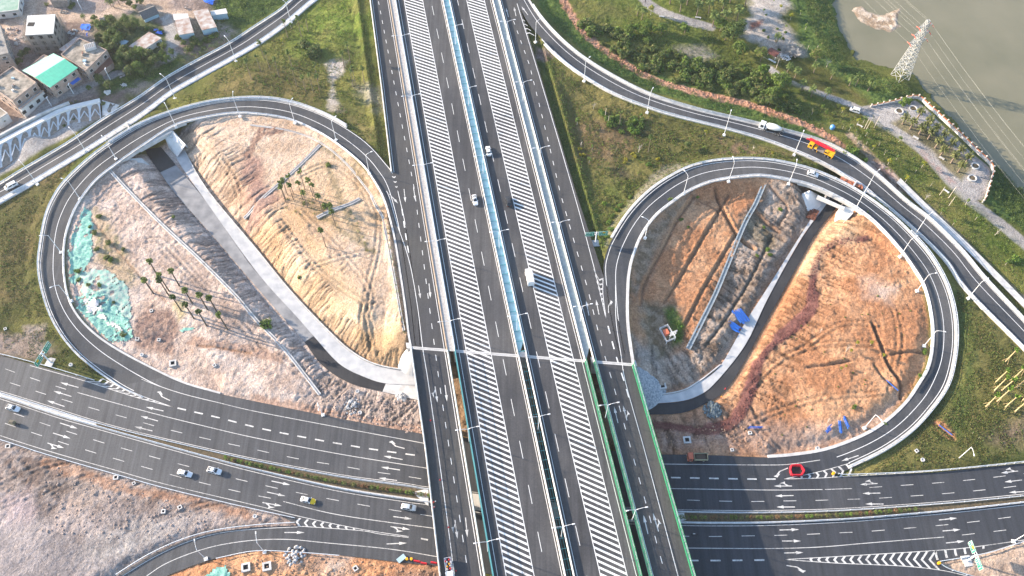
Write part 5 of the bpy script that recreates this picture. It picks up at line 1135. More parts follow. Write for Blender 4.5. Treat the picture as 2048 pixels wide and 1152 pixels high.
zstrip('side_slab', [(a+13, c-10) for a, c in P], [(a+21, c-19) for a, c in P], 2.3, CONC)
zstrip('verge_strip', [(1682,350),(1720,373),(1748,396)], [(1686,344),(1725,367),(1753,390)], 4.4, CONC)

# ================================================================== ARCH LATTICE SLOPE
top = smooth(np.array([W(a, c, 6.3)+(6.3,) for a, c in [(-60,318),(0,284),(83,240),(129,218),(200,200)]]), 8)
bot = smooth(np.array([W(a, c, 3.4)+(3.4,) for a, c in [(-60,372),(6,336),(87,284),(133,254),(203,240)]]), 8)
NA = 13; ts_ = resample(top, NA*8+1); bs_ = resample(bot, NA*8+1)
def SL(u, v, h=.25):   # u in arches, v 0 top..1 bottom
    i = np.clip(u*8, 0, NA*8-1e-6); k = int(i); f = i-k; a = ts_[k]*(1-f)+ts_[k+1]*f; b_ = bs_[k]*(1-f)+bs_[k+1]*f; p = a*(1-v)+b_*v; return (p[0], p[1], p[2]+h)
e = empty('arch_slope', (0, 0, 0), 0, 'row of white concrete arches with chevrons paving the slope below the village', 'retaining slope')
b = MB()
for k in range(NA*4): b.quad(SL(k/4, 1, .2), SL((k+1)/4, 1, .2), SL((k+1)/4, 0, .2), SL(k/4, 0, .2)); b.quad(SL(k/4, 1, -1.2), SL((k+1)/4, 1, -1.2), SL((k+1)/4, 1, .2), SL(k/4, 1, .2))
b.build('slope_slab', mat('arch_soil', (.20,.17,.14), .95, col2=(.34,.27,.22), scale=1.2, bump=.4), e)
ARC = mat('arch_concrete', (.50,.52,.54), .8, var=.1, scale=1)
for a in range(NA):
    b = MB(); arc = [(a+.5-.40*math.cos(math.pi*j/10), .48-.34*math.sin(math.pi*j/10)) for j in range(11)]
    arc = [(a+.1, .98)]+arc+[(a+.9, .98)]; outer = [(a, .98)]+[(a+(j/10.0), .02) for j in range(11)]+[(a+1, .98)]
    for j in range(len(arc)-1): b.quad(SL(*arc[j], .38), SL(*arc[j+1], .38), SL(*outer[j+1], .38), SL(*outer[j], .38)); b.quad(SL(*arc[j], .2), SL(*arc[j+1], .2), SL(*arc[j+1], .38), SL(*arc[j], .38))
    for (x0, v0, x1, v1) in ((.12, .78, .5, .42), (.5, .42, .88, .78)):
        p, q = SL(a+x0, v0, .36), SL(a+x1, v1, .36); b.bar(p, q, .36, .3)
    b.build('arch_rib', ARC, e)
b = MB(); b.sweep(offset(top, .5), [(-1.2, -.8), (-1.2, .35), (.9, .35), (.9, -.8)]); b.build('coping', CONC_W, e, recalc=True)
plate([W3(204,200,6), W3(238,210,5), W3(214,240,3.7), W3(205,238,3.7)], .5, CONC, 'concrete_apron', None, 'smooth pale concrete fan at the right end of the arch slope', 'concrete slope')
def ww(pts, z, h, w, label, m=CONC): P = smooth(WA(pts, z), 5); b = MB(); b.sweep(P, [(-w/2, -1.5), (-w/2, h), (w/2, h), (w/2, -1.5)]); return tag(b.build('boundary_wall', m, recalc=True), label, 'wall')
ww([(-40,298),(0,275),(52,247),(100,224),(140,208)], 6.2, 1.2, .9, 'pale blue boundary wall between the village lane and the arch slope')

# ================================================================== PYLON AND WIRES
gp = G(1800, 154, -1); zb = -1.0; Hh = 20.5
e = empty('electricity_pylon', (gp.x, gp.y, zb), R(20), 'tall pale lattice pylon on the green river bank', 'pylon'); e.scale = (1.1, 1.1, 1.5); LAT = mat('pylon_steel', (.38,.39,.38), .6, .2)
def hw(z): return 2.5-(2.5-1.05)*min(z/13.0, 1)-(max(z-13, 0)/7.5)*.55
lv = [0, 2.4, 4.6, 6.6, 8.4, 10, 11.4, 12.7, 14, 15.3, 16.6, 17.9, 19.2, 20.5]
b = MB(); cr_ = [(-1, -1), (1, -1), (1, 1), (-1, 1)]
for sx, sy in cr_:
    for z0, z1 in zip(lv[:-1], lv[1:]): b.bar((sx*hw(z0), sy*hw(z0), z0), (sx*hw(z1), sy*hw(z1), z1), .17)
b.build('corner_legs', LAT, e); b = MB()
for z0, z1 in zip(lv[:-1], lv[1:]):
    for k in range(4):
        a, c = cr_[k], cr_[(k+1) % 4]; h0, h1 = hw(z0), hw(z1)
        b.bar((a[0]*h0, a[1]*h0, z0), (c[0]*h1, c[1]*h1, z1), .10); b.bar((c[0]*h0, c[1]*h0, z0), (a[0]*h1, a[1]*h1, z1), .13); b.bar((a[0]*h1, a[1]*h1, z1), (c[0]*h1, c[1]*h1, z1), .13)
b.build('bracing', LAT, e)
Wd = (Vector(W(2048, 275, 24)+(0,))-Vector(W(1866, 55, 26)+(0,))).normalized(); Wn = Vector((Wd.y, -Wd.x, 0)); RED = mat('red_insulator', (.5,.08,.05), .5)
rot = -R(20)
def loc_(v): return (v.x*math.cos(rot)-v.y*math.sin(rot), v.x*math.sin(rot)+v.y*math.cos(rot))
for zz, a in ((13.2, 3.6), (15.8, 3.2), (18.4, 2.8)):
    b = MB()
    for sg in (-1, 1):
        t = loc_(Wn*sg*a); h = hw(zz)
        for q in ((h, h), (-h, h), (h, -h), (-h, -h)):
            if q[0]*t[0]+q[1]*t[1] > 0: b.bar((q[0], q[1], zz), (t[0], t[1], zz+.3), .12); b.bar((q[0], q[1], zz+1.0), (t[0], t[1], zz+.3), .12)
    ar = b.build('cross_arm', LAT, e); b = MB()
    for sg in (-1, 1):
        t = loc_(Wn*sg*a)
        for k in (-1, 1):
            d = loc_(Wd*k*1.3); b.tube([(t[0], t[1], zz+.2), (t[0]+d[0], t[1]+d[1], zz-.1)], .12, 6)
    b.build('insulator', RED, ar)
WIRE = mat('wire_aluminium', (.34,.34,.31), .5, .3); k = 0
for zz, a in ((13.2, 3.6), (15.8, 3.2), (18.4, 2.8), (20.4, .3)):
    for sg in (-1, 1):
        if a < 1 and sg > 0: continue
        for dr in (1, -1):
            P = []
            for j in range(15):
                u = j/14*170; P.append(Vector((gp.x, gp.y, zb))+Wn*sg*a*1.1+Wd*dr*(u+1.3)+Vector((0, 0, zz*1.5-(u*(170-u))*.0008)))
            b = MB(); b.tube(P, .016, 4)
            tag(b.build('power_line', WIRE), ('%s power wire on the %s side, running %s from the pylon' % ({13.2: 'lowest', 15.8: 'middle level', 18.4: 'upper', 20.4: 'topmost'}[zz], 'left' if sg < 0 else 'right', 'to lower right' if dr > 0 else 'to upper left')), 'power line', 'power wires strung from the river pylon')

# ================================================================== PROMENADE
OR = mat('orange_timber', (.38,.13,.06), .7, var=.2, scale=2); POSTW = mat('pale_post', (.62,.52,.44), .7)
edgep = [(1742,213),(1788,203),(1834,193),(1860,213),(1910,258),(1950,297),(1985,332),(1981,362),(1970,398),(1964,405)]
P = smooth(WA(edgep, 1.0), 5); P = resample(P, 90)
e = empty('railing', (0, 0, 0), 0, 'orange and white railing edging the riverside square', 'railing')
b = MB(); b.sweep(P+np.array([0, 0, .1]), [(-.06, .60), (-.06, .78), (.06, .78), (.06, .60)]); b.sweep(P+np.array([0, 0, .1]), [(-.05, .30), (-.05, .46), (.05, .46), (.05, .30)]); b.build('rail', OR, e, recalc=True); b = MB(); b.sweep(P+np.array([0, 0, .1]), [(-.16, -1.2), (-.16, .1), (.16, .1), (.16, -1.2)]); b.build('plinth', CONC, e, recalc=True)
q = MB(); q.box((0, 0, -.2), (.42, .42, 1.45)); q.box((0, 0, 1.25), (.55, .55, .15)); pme = q.mesh('post', POSTW); L = arcs(P)[-1]; s = 0
while s < L: p = at_len(P, s); o = bpy.data.objects.new('post', pme); COL.objects.link(o); o.parent = e; o.location = (p[0], p[1], p[2]); s += 2.7
for (px, py), lb in (((1798,223),'ring planter under the bushy tree at the top of the square'),((1826,218),'ring planter near the point of the square'),((1950,333),'upper of two round stone planters at the lower end of the square'),((1944,357),'lower of two round stone planters at the lower end of the square')):
    g = G(px, py, 1); b = MB(); n = 20
    b.lathe((0, 0, -.2), [(1.75, 0), (1.75, .75), (1.35, .75), (1.3, .45), (.01, .45)], n); b = MB(); b.lathe((0, 0, -.2), [(1.7, 0), (1.7, .72), (1.28, .72), (1.25, .5)], n); o = b.build('round_planter', CONC, recalc=True); o.location = g; b = MB(); b.lathe((0, 0, .2), [(1.24, 0), (1.2, .14), (.02, .2)], 14); b.build('soil', SOIL, o); tag(o, lb, 'planter', 'round planters on the riverside square')
for (px, py), (w_, d_), rz, lb in (((1719,252),(2.6,.6),-38,'low white bench edging the path near the parked pickup'),((1831,276),(2.4,.9),-40,'grey bench under the date palms'),((1883,317),(2.2,.8),-45,'bench at the lower end of the palm bed'),((1323,34),(2.2,.7),-8,'white bench beside the pale park path'),((1396,36),(2.6,.6),-10,'low seat wall beside the coconut palms'),((1892,383),(2.4,.7),-50,'short white bench beside the leaning poles')):
    g = G(px, py, 2); e = empty('bench', g, R(rz), lb, 'bench', 'benches in the park'); b = MB(); b.box((0, 0, .35), (w_, d_, .12)); b.build('seat', CONC, e)
    for sg in (-1, 1): b = MB(); b.box((sg*w_*.38, 0, -.1), (.25, d_*.8, .44)); b.build('leg', CONC_W, e)
POLE = mat('bare_pole', (.60,.52,.42), .8); k = 0
for (px, py), h, lb in (((1728,258),6,'tall white pole beside the promenade entrance, left one of the pair'),((1733,258),5,'shorter white pole beside the promenade entrance'),((1748,255),6.5,'tall white pole standing on the promenade paving'),((1879,390),5,'pale pole in grass left of the promenade end'),((1897,396),7,'longest pale pole at the lower end of the promenade'),((1898,411),5.5,'pale pole below the promenade end'),((1552,137),5.5,'slim pole in the park behind the red roofed pavilion'),((1210,233),4.5,'bare white pole in the green thicket of the right grass wedge'),((1216,245),3.8,'short bare pole in the right grass wedge'),((1630,107),4.5,'white prop pole near the river bank'),((1613,103),3.5,'leaning white prop near the river bank')):
    g = G(px, py, 2); b = MB(); b.tube([(0, 0, -.3), (.1, 0, h)], [.12, .08], 7); o = b.build('pole', POLE); o.location = g; tag(o, lb, 'pole')
# pavilion
g = G(1545, 113, 1); e = empty('pavilion', g, R(-40), 'small open pavilion with a dark red ribbed roof in the park', 'pavilion'); RR = mat('red_roof', (.16,.06,.05), .8, var=.3, scale=2)
for x in (-1.8, 1.8):
    for y in (-1.3, 1.3): b = MB(); b.tube([(x, y, -.2), (x, y, 2.4)], .12, 8); b.build('column', WHITE_M, e)
b = MB()
for sg in (-1, 1): b.quad((-2.4, sg*1.9, 2.3), (2.4, sg*1.9, 2.3), (2.4, 0, 3.2), (-2.4, 0, 3.2)); b.quad((-2.4, sg*1.9, 2.2), (2.4, sg*1.9, 2.2), (2.4, 0, 3.1), (-2.4, 0, 3.1))
for k in range(9): x = -2.3+k*.57; b.bar((x, -1.9, 2.36), (x, 0, 3.25), .1); b.bar((x, 1.9, 2.36), (x, 0, 3.25), .1)
b.build('roof', RR, e); b = MB(); b.box((0, -2.4, -.1), (6, .8, .3)); b.build('step', CONC_W, e)

# ================================================================== NETS, TARPAULINS, PILES, HATCHES
def drape(pts, m, name, label, cat, z0=3, step=.7, lift=.12, amp=.3, seed=1, group=None, holes=.33):
    Q = [G(a, c, z0) for a, c in pts]; P = [(v.x, v.y) for v in Q]; xs = [p[0] for p in P]; ys = [p[1] for p in P]
    ux = np.arange(min(xs), max(xs)+step, step); uy = np.arange(min(ys), max(ys)+step, step); GX, GY = np.meshgrid(ux, uy)
    wx = GX+(fbm(GX, GY, .4, seed, 3)-.5)*2.2; wy = GY+(fbm(GX, GY, .4, seed+3, 3)-.5)*2.2; ins = inpoly(wx, wy, P) & (fbm(GX, GY, .5, seed+21, 3) > holes)
    hz = (fbm(GX*1.0, GY*1.0, .55, seed+7, 3)-.5)*amp*2; rdg = np.abs(fbm(GX, GY, .35, seed+11, 3)-.5); hz = hz+np.clip(.06-rdg, 0, 1)*8*amp
    b = MB(); idx = {}
    for j in range(len(uy)-1):
        for i in range(len(ux)-1):
            if ins[j, i] and ins[j+1, i+1]:
                f = []
                for jj, ii in ((j, i), (j, i+1), (j+1, i+1), (j+1, i)):
                    if (jj, ii) not in idx:
                        idx[(jj, ii)] = len(b.v); x, y = GX[jj, ii], GY[jj, ii]; b.v.append((x, y, terrain_z(x, y)+lift+max(hz[jj, ii], -.05)))
                    f.append(idx[(jj, ii)])
                b.f.append(tuple(f)); b.m.append(0)
    o = b.build(name, m, smooth_sh=True); return tag(o, label, cat, group)
NET = mat('green_debris_net', (.09,.33,.27), .8, col2=(.30,.52,.43), scale=1.3, bump=.5, bscale=3); NETB = mat('green_debris_net_dusty', (.20,.42,.35), .85, col2=(.42,.46,.40), scale=.9, bump=.5)
BT = mat('blue_tarpaulin', (.02,.14,.62), .5, var=.25, scale=1.5); WT = mat('white_tarpaulin', (.55,.53,.52), .7, var=.2, scale=.8, bump=.4)
gN = 'green nets laid on the slope inside the left loop'
drape([(172,412),(184,420),(186,470),(184,520),(150,575),(138,560),(137,500),(150,450)], NET, 'debris_net', 'narrow green net on the slope against the left side of the loop', 'net', 4, .5, .10, .22, 3, gN, .34)
drape([(150,545),(180,540),(215,535),(258,570),(262,630),(255,640),(205,590),(160,590)], NETB, 'debris_net', 'dusty pale green net in the middle of the slope', 'net', 3, .5, .08, .18, 5, gN, .33)
drape([(146,590),(200,580),(262,640),(268,672),(255,682),(225,690),(190,658),(160,625)], NET, 'debris_net', 'bright turquoise net around the lower heap inside the left loop', 'net', 2.4, .5, .15, .35, 8, gN, .31)
drape([(162,600),(190,592),(206,615),(216,640),(250,660),(246,672),(200,640),(172,628)], WT, 'dust_sheet', 'white sheet lying on the turquoise net', 'sheet', 2.4, .6, .55, .4, 9)
drape([(360,658),(390,656),(388,664),(362,664)], NET, 'debris_net', 'small scrap of green net on pink earth', 'net', 2, .5, .1, .2, 10, gN)
drape([(415,1146),(430,1136),(455,1134),(462,1148),(450,1165),(400,1165)], NET, 'debris_net', 'green net beside the ramp on the bottom edge', 'net', .5, .5, .2, .4, 11)
for pts, lb in (([(161,50),(184,48),(183,64),(163,62)],'crumpled blue tarpaulin on debris beside the village track'),([(304,62),(324,60),(325,70),(308,70)],'blue tarpaulin beside the rust streaked hut'),([(405,-6),(432,-4),(430,11),(412,8)],'blue tarpaulin at the top above the metal sheds'),([(172,68),(182,66),(180,76),(172,76)],'pale blue sheet behind the flat roofed house')):
    drape(pts, BT, 'tarpaulin', lb, 'tarpaulin', 6, .5, .5, .4, 12, 'blue tarpaulins around the village')
BP = mat('blue_plastic_pipe', (.015,.12,.50), .4)
def pipes(c, n, L, rz, z0, label, spread=.33, lay=2):
    g = G(c[0], c[1], z0); e = empty('pipe_bundle', g, R(rz), label, 'pipes', 'stacks of blue pipes'); q = MB(); q.tube([(-L/2, 0, 0), (L/2, 0, 0)], .15, 8); pm_ = q.mesh('pipe', BP)
    for k in range(n):
        o = bpy.data.objects.new('pipe', pm_); COL.objects.link(o); o.parent = e; o.location = (random.uniform(-.7, .7), (k-n/2)*spread, .2+.22*(k % lay)+.25); o.rotation_euler = (0, random.uniform(-.02, .02), random.uniform(-.07, .07))
pipes((1480,633), 11, 5.4, 118, 1, 'larger stack of bright blue pipes beside the lane in the right loop', .34); pipes((1467,655), 9, 4.4, 140, 1, 'smaller stack of blue pipes below the larger one', .3)
pipes((1679,857), 3, 4.2, 85, .6, 'blue pipes lying near the bottom of the right loop, middle bundle'); pipes((1691,846), 3, 4, 100, .6, 'blue pipes near the bottom of the right loop, right bundle'); pipes((1657,858), 4, 2.2, 40, .5, 'short blue pipes heaped left of two other bundles'); pipes((1508,855), 2, 4.4, -2, .5, 'two blue pipes lying above the orange truck')
pipes((1785,772), 1, 5, -55, 1.5, 'dark blue pipes lying in the trench of the right loop'); pipes((1893,862), 1, 5, -45, .6, 'blue pipes in the pit on the grass right of the loop')
RC = mat('brick_red_tile', (.46,.17,.09), .8, var=.3, scale=2)
def stack(pts, z, h, m, label, name='material_stack', cat='stack'):
    b = MB(); P = [W(a, c, z+h) for a, c in pts]; A = Vector((P[0][0], P[0][1], 0)); B = Vector((P[1][0], P[1][1], 0)); D = Vector((P[3][0], P[3][1], 0))
    for i in range(14):
        for j in range(3):
            u = (i+.5)/14; v = (j+.5)/3; c = A+(B-A)*u+(D-A)*v; b.box((c.x+random.uniform(-.08, .08), c.y, z), ((B-A).length/14*.9, (D-A).length/3*.9, h*random.uniform(.6, 1.1)), math.atan2((B-A).y, (B-A).x), 0)
    return tag(b.build(name, m), label, cat)
stack([(1683,352),(1728,371),(1725,378),(1680,358)], 4.2, 1.0, RC, 'row of brick red tiles stacked between the right loop and the upper ramp')
stack([(1612,434),(1622,415),(1641,418),(1630,440)], .3, .6, mat('rusty_formwork', (.16,.06,.035), .9, var=.3), 'rusty brown formwork panels lying on the footway at the right underpass')
def rocks(c, r, n, m, label, z0=1, name='gravel_heap', sz=(.25, .6)):
    g = G(c[0], c[1], z0); b = MB()
    for k in range(n):
        a = random.uniform(0, 6.28); d = r*math.sqrt(random.random()); s = random.uniform(*sz); x, y = d*math.cos(a), d*math.sin(a); z = max(0, (1-d/r))*r*.28
        b.lathe((x, y, z-.1), [(s*.5, 0), (s, s*.4), (s*.6, s*.8), (.02, s*.95)], 5)
    o = b.build(name, m); o.location = g; return tag(o, label, 'heap')
rocks((1425,820), 2.9, 150, mat('blue_grey_gravel', (.12,.15,.16), .9, var=.3, scale=3), 'round heap of blue grey gravel below the lane in the right loop')
rocks((705,812), 3, 60, CONC_G, 'grey rubble beside the left end of the lane', .2); rocks((803,797), 1.6, 24, CONC_G, 'grey boulders between lane and bridge on the left', .2, 'gravel_heap', (.5, .9))
rocks((590,1112), 3.2, 80, CONC_G, 'heap of grey spoil below the bottom left ramp', .4); rocks((1572,112), 3.0, 80, CONC, 'heap of white stones beside the park pavilion', 1)
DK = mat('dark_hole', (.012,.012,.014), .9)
def hatchbox(c, s, label, z0=1, rz=0, hole=True, h=.35, round_=False):
    g = G(c[0], c[1], z0); e = empty('manhole', g, R(rz), label, 'manhole', 'concrete manhole boxes set in bare ground'); b = MB()
    if round_: b.lathe((0, 0, -.2), [(s/2, 0), (s/2, h+.2), (s/2*.62, h+.2), (s/2*.6, h)], 16)
    else:
        t = s*.22
        for x, y, w_, d_ in ((0, s/2-t/2, s, t), (0, -s/2+t/2, s, t), (s/2-t/2, 0, t, s-2*t), (-s/2+t/2, 0, t, s-2*t)): b.box((x, y, -.2), (w_, d_, h+.2))
    b.build('frame', CONC, e)
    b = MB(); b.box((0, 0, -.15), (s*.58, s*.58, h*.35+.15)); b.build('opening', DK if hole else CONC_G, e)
HB = [((303,622),1.1,'on the red brown patch'),((275,678),1.4,'at the left edge of the red brown patch'),((318,680),1.1,'below the red brown patch'),((429,731),1.1,'in the pink earth left of the long drain'),((11,658),1.0,'in grass at the far left'),((1325,772),2.4,'on the slope right of the bridge joint'),((1374,880),2.4,'on brown earth above the orange truck'),((1464,900),1.0,'between the orange truck and the red barriers'),((1500,866),1.1,'right of two blue pipes'),((1833,902),1.1,'in the grass right of the right loop'),((16,893),1.6,'at the far left edge below the highway'),((232,955),1.6,'beside the lower left highway edge'),((268,967),1.0,'on rusty earth below the highway'),((360,1015),1.3,'on the brown waste ground, upper one of two'),((327,1023),1.3,'on the brown waste ground, lower one of two'),((711,1137),1.5,'on tan earth near the bottom edge'),((1414,1138),0.0,'')]
for c, s, w_ in HB:
    if s: hatchbox(c, s, 'square concrete manhole box '+w_, 1, random.uniform(0, 40))
for c, w_ in (((142,730),'in grass near the left sign'),((284,710),'beside the left loop edge'),((715,783),'above the lower left highway near rubble'),((720,826),'close to the highway edge'),((510,1033),'at the tip of the bottom left fork'),((1845,920),'in grass above the right highway'),((1635,897),'at the lower edge of the right loop earth')): hatchbox(c, 1.3, 'round concrete manhole ring '+w_, .5, 0, True, .4, True)
for c, s, lb in (((346,727),2.4,'open concrete pit with a grey lid on pink earth'),((492,1135),2.6,'dark rimmed pit on the orange earth, left of two'),((534,1133),2.6,'pale rimmed pit on the orange earth, right of two')): hatchbox(c, s, lb, .5, 12, True, .5)
# fenced utility compound
ps = [G(1319,659,2.5), G(1334,653,2.5), G(1349,681,2.5), G(1332,688,2.5)]
e = empty('compound_fence', (0, 0, 0), 0, 'small fenced rectangle of white bars around an orange box', 'fence'); b = MB()
for k in range(4):
    a, c = ps[k], ps[(k+1) % 4]
    for h in (.5, 1.1, 1.6): b.bar((a.x, a.y, 2.4+h), (c.x, c.y, 2.4+h), .07)
b.build('rail', WHITE_M, e)
for a in ps: b = MB(); b.tube([(a.x, a.y, 1.5), (a.x, a.y, 4.1)], .1, 6); b.build('post', WHITE_M, e)
g = G(1331, 668, 2.5); b = MB(); b.box((0, 0, -.2), (1.4, 1.6, 1.7)); b.box((0, 0, 1.5), (1.7, 1.9, .18)); o = b.build('utility_cabinet', mat('orange_cabinet', (.62,.16,.08), .6)); o.location = g; o.rotation_euler = (0, 0, R(20)); tag(o, 'orange utility cabinet inside the little fenced compound', 'cabinet')
g = G(1343, 678, 2.5); e = empty('insulator_mast', g, R(20), 'white twin pole mast with crosspieces beside the orange cabinet', 'mast')
for x in (-.9, .9): b = MB(); b.tube([(x, 0, -.3), (x, 0, 5.6)], .09, 8); b.build('pole', WHITE_M, e)
for z in (3.2, 4.3, 5.3): b = MB(); b.bar((-1.4, 0, z), (1.4, 0, z), .1); b.bar((-.9, 0, z-.9), (.9, 0, z), .06); b.build('brace', WHITE_M, e)
# ================================================================== VILLAGE
PLAST = mat('pink_plaster', (.30,.22,.18), .88, col2=(.46,.35,.29), scale=.7, detail=8); PLASTW = mat('white_plaster', (.55,.54,.52), .8, var=.12, scale=.6)
MOSS = mat('weathered_flat_roof', (.13,.12,.10), .95, col2=(.44,.38,.31), scale=.55, bump=.4, detail=7); ROOFW = mat('white_screed_roof', (.50,.50,.48), .9, col2=(.66,.65,.62), scale=.4, detail=7)
GRS1 = mat('turquoise_sheet_roof', (.10,.52,.34), .5, var=.08, scale=.8); GRS2 = mat('mint_sheet_roof', (.34,.66,.50), .5, var=.08, scale=.8)
RUSTY = mat('rust_streaked_sheet', (.50,.49,.46), .6, col2=(.27,.15,.10), scale=.45, detail=7); BLUEP = mat('pale_blue_wall', (.34,.48,.56), .7, var=.1); RAWC = mat('raw_concrete', (.19,.18,.17), .9, col2=(.33,.31,.28), scale=.8, bump=.4)
AWN = mat('blue_awning', (.02,.16,.66), .5); TILE_D = mat('dark_tile_roof', (.13,.12,.115), .9, var=.25, scale=2.5, bump=.5); FRAMEW = mat('window_frame_white', (.6,.6,.58), .5); RUSTD = mat('rust_red_sheet', (.20,.09,.06), .8, var=.25)
def house(roof_px, zg, zr, label, wall, roofm, parapet=.5, over=.0, floors=2, win=True, name='village_house', cols=3, cat='house'):
    """flat roofed block: four roof corners seen in the photo, clockwise from the far left one"""
    P = [Vector(W(a, c, zr)+(0,)) for a, c in roof_px]; C_ = sum(P, Vector())/4
    e = empty(name, (C_.x, C_.y, zg), 0, label, cat); Q = [p-C_ for p in P]; H = zr-zg; b = MB()
    pts = [(p.x, p.y) for p in Q]; b.prism(pts, -1.2, H); b.build('wall', wall, e, recalc=True)
    b = MB(); k_ = 1+over/max(1, Q[0].length); b.prism([(x*k_, y*k_) for x, y in pts], H+.003, H+.22); rf = b.build('roof', roofm, e, recalc=True)
    if parapet:
        b = MB()
        if floors > 1:
            for k in range(4): p = (Q[0]*random.random()+Q[2]*random.random())*.75; b = MB(); b.box((p.x, p.y, H+.22), (random.uniform(.6, 1.6), random.uniform(.5, 1.2), random.uniform(.3, 1.0)), random.random()*3); b.build('roof_clutter', [PLASTW, RAWC, BLUEP, RUSTD][k], rf)
        b = MB()
        for i in range(4): a, c = Q[i]*.985, Q[(i+1) % 4]*.985; b.bar((a.x, a.y, H+.22+parapet/2), (c.x, c.y, H+.22+parapet/2), .25, parapet)
        b.build('parapet', wall, rf)
    if win:
        for i in range(4):
            a, c = Q[i], Q[(i+1) % 4]; d = c-a; n = Vector((d.y, -d.x, 0)).normalized(); m_ = (a+c)/2
            if n.dot(m_) < 0: n = -n
            if n.y > .55 or n.x < -.8: continue
            L = d.length; d.normalize(); nc = max(1, int(L/3.6)); fh = H/floors
            for f in range(floors):
                for k in range(nc):
                    p = a+d*(L*(k+.5)/nc)+n*.03; z = f*fh+fh*.32
                    b = MB(); rz = math.atan2(d.y, d.x); b.box((p.x, p.y, z), (1.6, .10, fh*.48), rz); w_ = b.build('window', FRAMEW, e)
                    b = MB(); q = p+n*.04; b.box((q.x, q.y, z+.1), (1.36, .08, fh*.48-.2), rz); b.build('pane', GLASS, w_)
                    if f == floors-1 and k % 2 == 0: b = MB(); q = p+n*.35; b.box((q.x, q.y, z-.12), (2.1, .7, .1), rz); b.build('ledge', wall, w_)
    return e, Q, H
# unfinished block with white roof slab
e, Q, H = house([(55,32),(111,29),(107,68),(51,71)], 6, 15, 'unfinished three storey block with a bright white slab roof and scaffolding', RAWC, ROOFW, 0, .0, 3, False, 'unfinished_building', cat='building')
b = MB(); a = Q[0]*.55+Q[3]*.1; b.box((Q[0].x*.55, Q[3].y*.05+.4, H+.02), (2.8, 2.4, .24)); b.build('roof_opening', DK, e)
b = MB()
for off in (1.0, 1.8):
    for i in range(4):
        a, c = Q[i], Q[(i+1) % 4]; n = Vector((c.y-a.y, a.x-c.x, 0)).normalized(); n = -n if n.dot(a+c) < 0 else n; d = c-a
        for k in range(9): p = a+d*k/8+n*off; b.bar((p.x, p.y, -.5), (p.x, p.y, H-.3), .1)
        for z in (1.5, 3, 4.5, 6, 7.5): b.bar((a.x+n.x*off, a.y+n.y*off, z), (c.x+n.x*off, c.y+n.y*off, z), .1)
b.build('scaffolding', mat('scaffold_timber', (.28,.25,.21), .8), e)
for i in (1, 2):
    a, c = Q[i], Q[(i+1) % 4]; d = c-a; n = Vector((d.y, -d.x, 0)).normalized(); n = -n if n.dot(a+c) < 0 else n
    for f in range(3):
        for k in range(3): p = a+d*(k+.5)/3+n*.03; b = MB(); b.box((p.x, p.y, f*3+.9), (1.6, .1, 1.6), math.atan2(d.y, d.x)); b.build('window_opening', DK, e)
house([(-40,50),(0,48),(18,108),(-30,118)], 6, 14, 'grey unfinished building cut by the left picture edge', RAWC, RAWC, .3, 0, 3, True, 'unfinished_building', cat='building')
house([(-30,-30),(44,-32),(38,22),(-30,30)], 6, 9, 'low hall with a pale green roof in the top left corner', PLASTW, mat('pale_green_roof', (.16,.30,.22), .7, col2=(.30,.40,.34), scale=.6), .4, 0, 1, True)
house([(103,-20),(136,-20),(134,2),(101,2)], 6, 9.5, 'dark roofed building on the top edge near the track', RAWC, TILE_D, .2, 0, 1, False)
# green roofed house
P = [(107,110),(153,137),(101,174),(49,142)]; e, Q, H = house(P, 5.6, 12.2, 'house with a turquoise and mint pitched sheet roof and a blue awning', PLAST, PLASTW, 0, 0, 2)
r0 = (Q[0]+Q[1])/2; r1 = (Q[2]+Q[3])/2; k = 1.07; up = Vector((0, 0, H+1.25)); lo = Vector((0, 0, H+.35))
b = MB(); b.quad(Q[0]*k+lo, r0*k+up, r1*k+up, Q[3]*k+lo); b.quad(Q[0]*k+lo-Vector((0,0,.12)), Q[3]*k+lo-Vector((0,0,.12)), r1*k+up-Vector((0,0,.12)), r0*k+up-Vector((0,0,.12))); b.build('roof_sheet', GRS2, e)
b = MB(); b.quad(r0*k+up, Q[1]*k+lo, Q[2]*k+lo, r1*k+up); b.quad(r0*k+up-Vector((0,0,.12)), r1*k+up-Vector((0,0,.12)), Q[2]*k+lo-Vector((0,0,.12)), Q[1]*k+lo-Vector((0,0,.12)))
for j in range(1, 12): a = (r0*(1-j/12)+r1*(j/12))*k+up; c = (Q[1]*(1-j/12)+Q[2]*(j/12))*k+lo; b.bar(a+Vector((0,0,.04)), c+Vector((0,0,.04)), .07, .06)
b.build('roof_sheet', GRS1, e)
d = (Q[2]-Q[1]).normalized(); n = Vector((d.y, -d.x, 0)); n = -n if n.dot(Q[1]) < 0 else n; p = Q[1]*.75+Q[2]*.25+n*.9; b = MB(); b.box((p.x, p.y, 2.7), (4.2, 1.7, .12), math.atan2(d.y, d.x)); b.build('awning', AWN, e)
house([(88,111),(105,116),(80,140),(62,132)], 5.6, 10.5, 'cream annex behind the green roofed house', PLAST, mat('cream_roof', (.52,.42,.32), .8), .3, 0, 1, False)
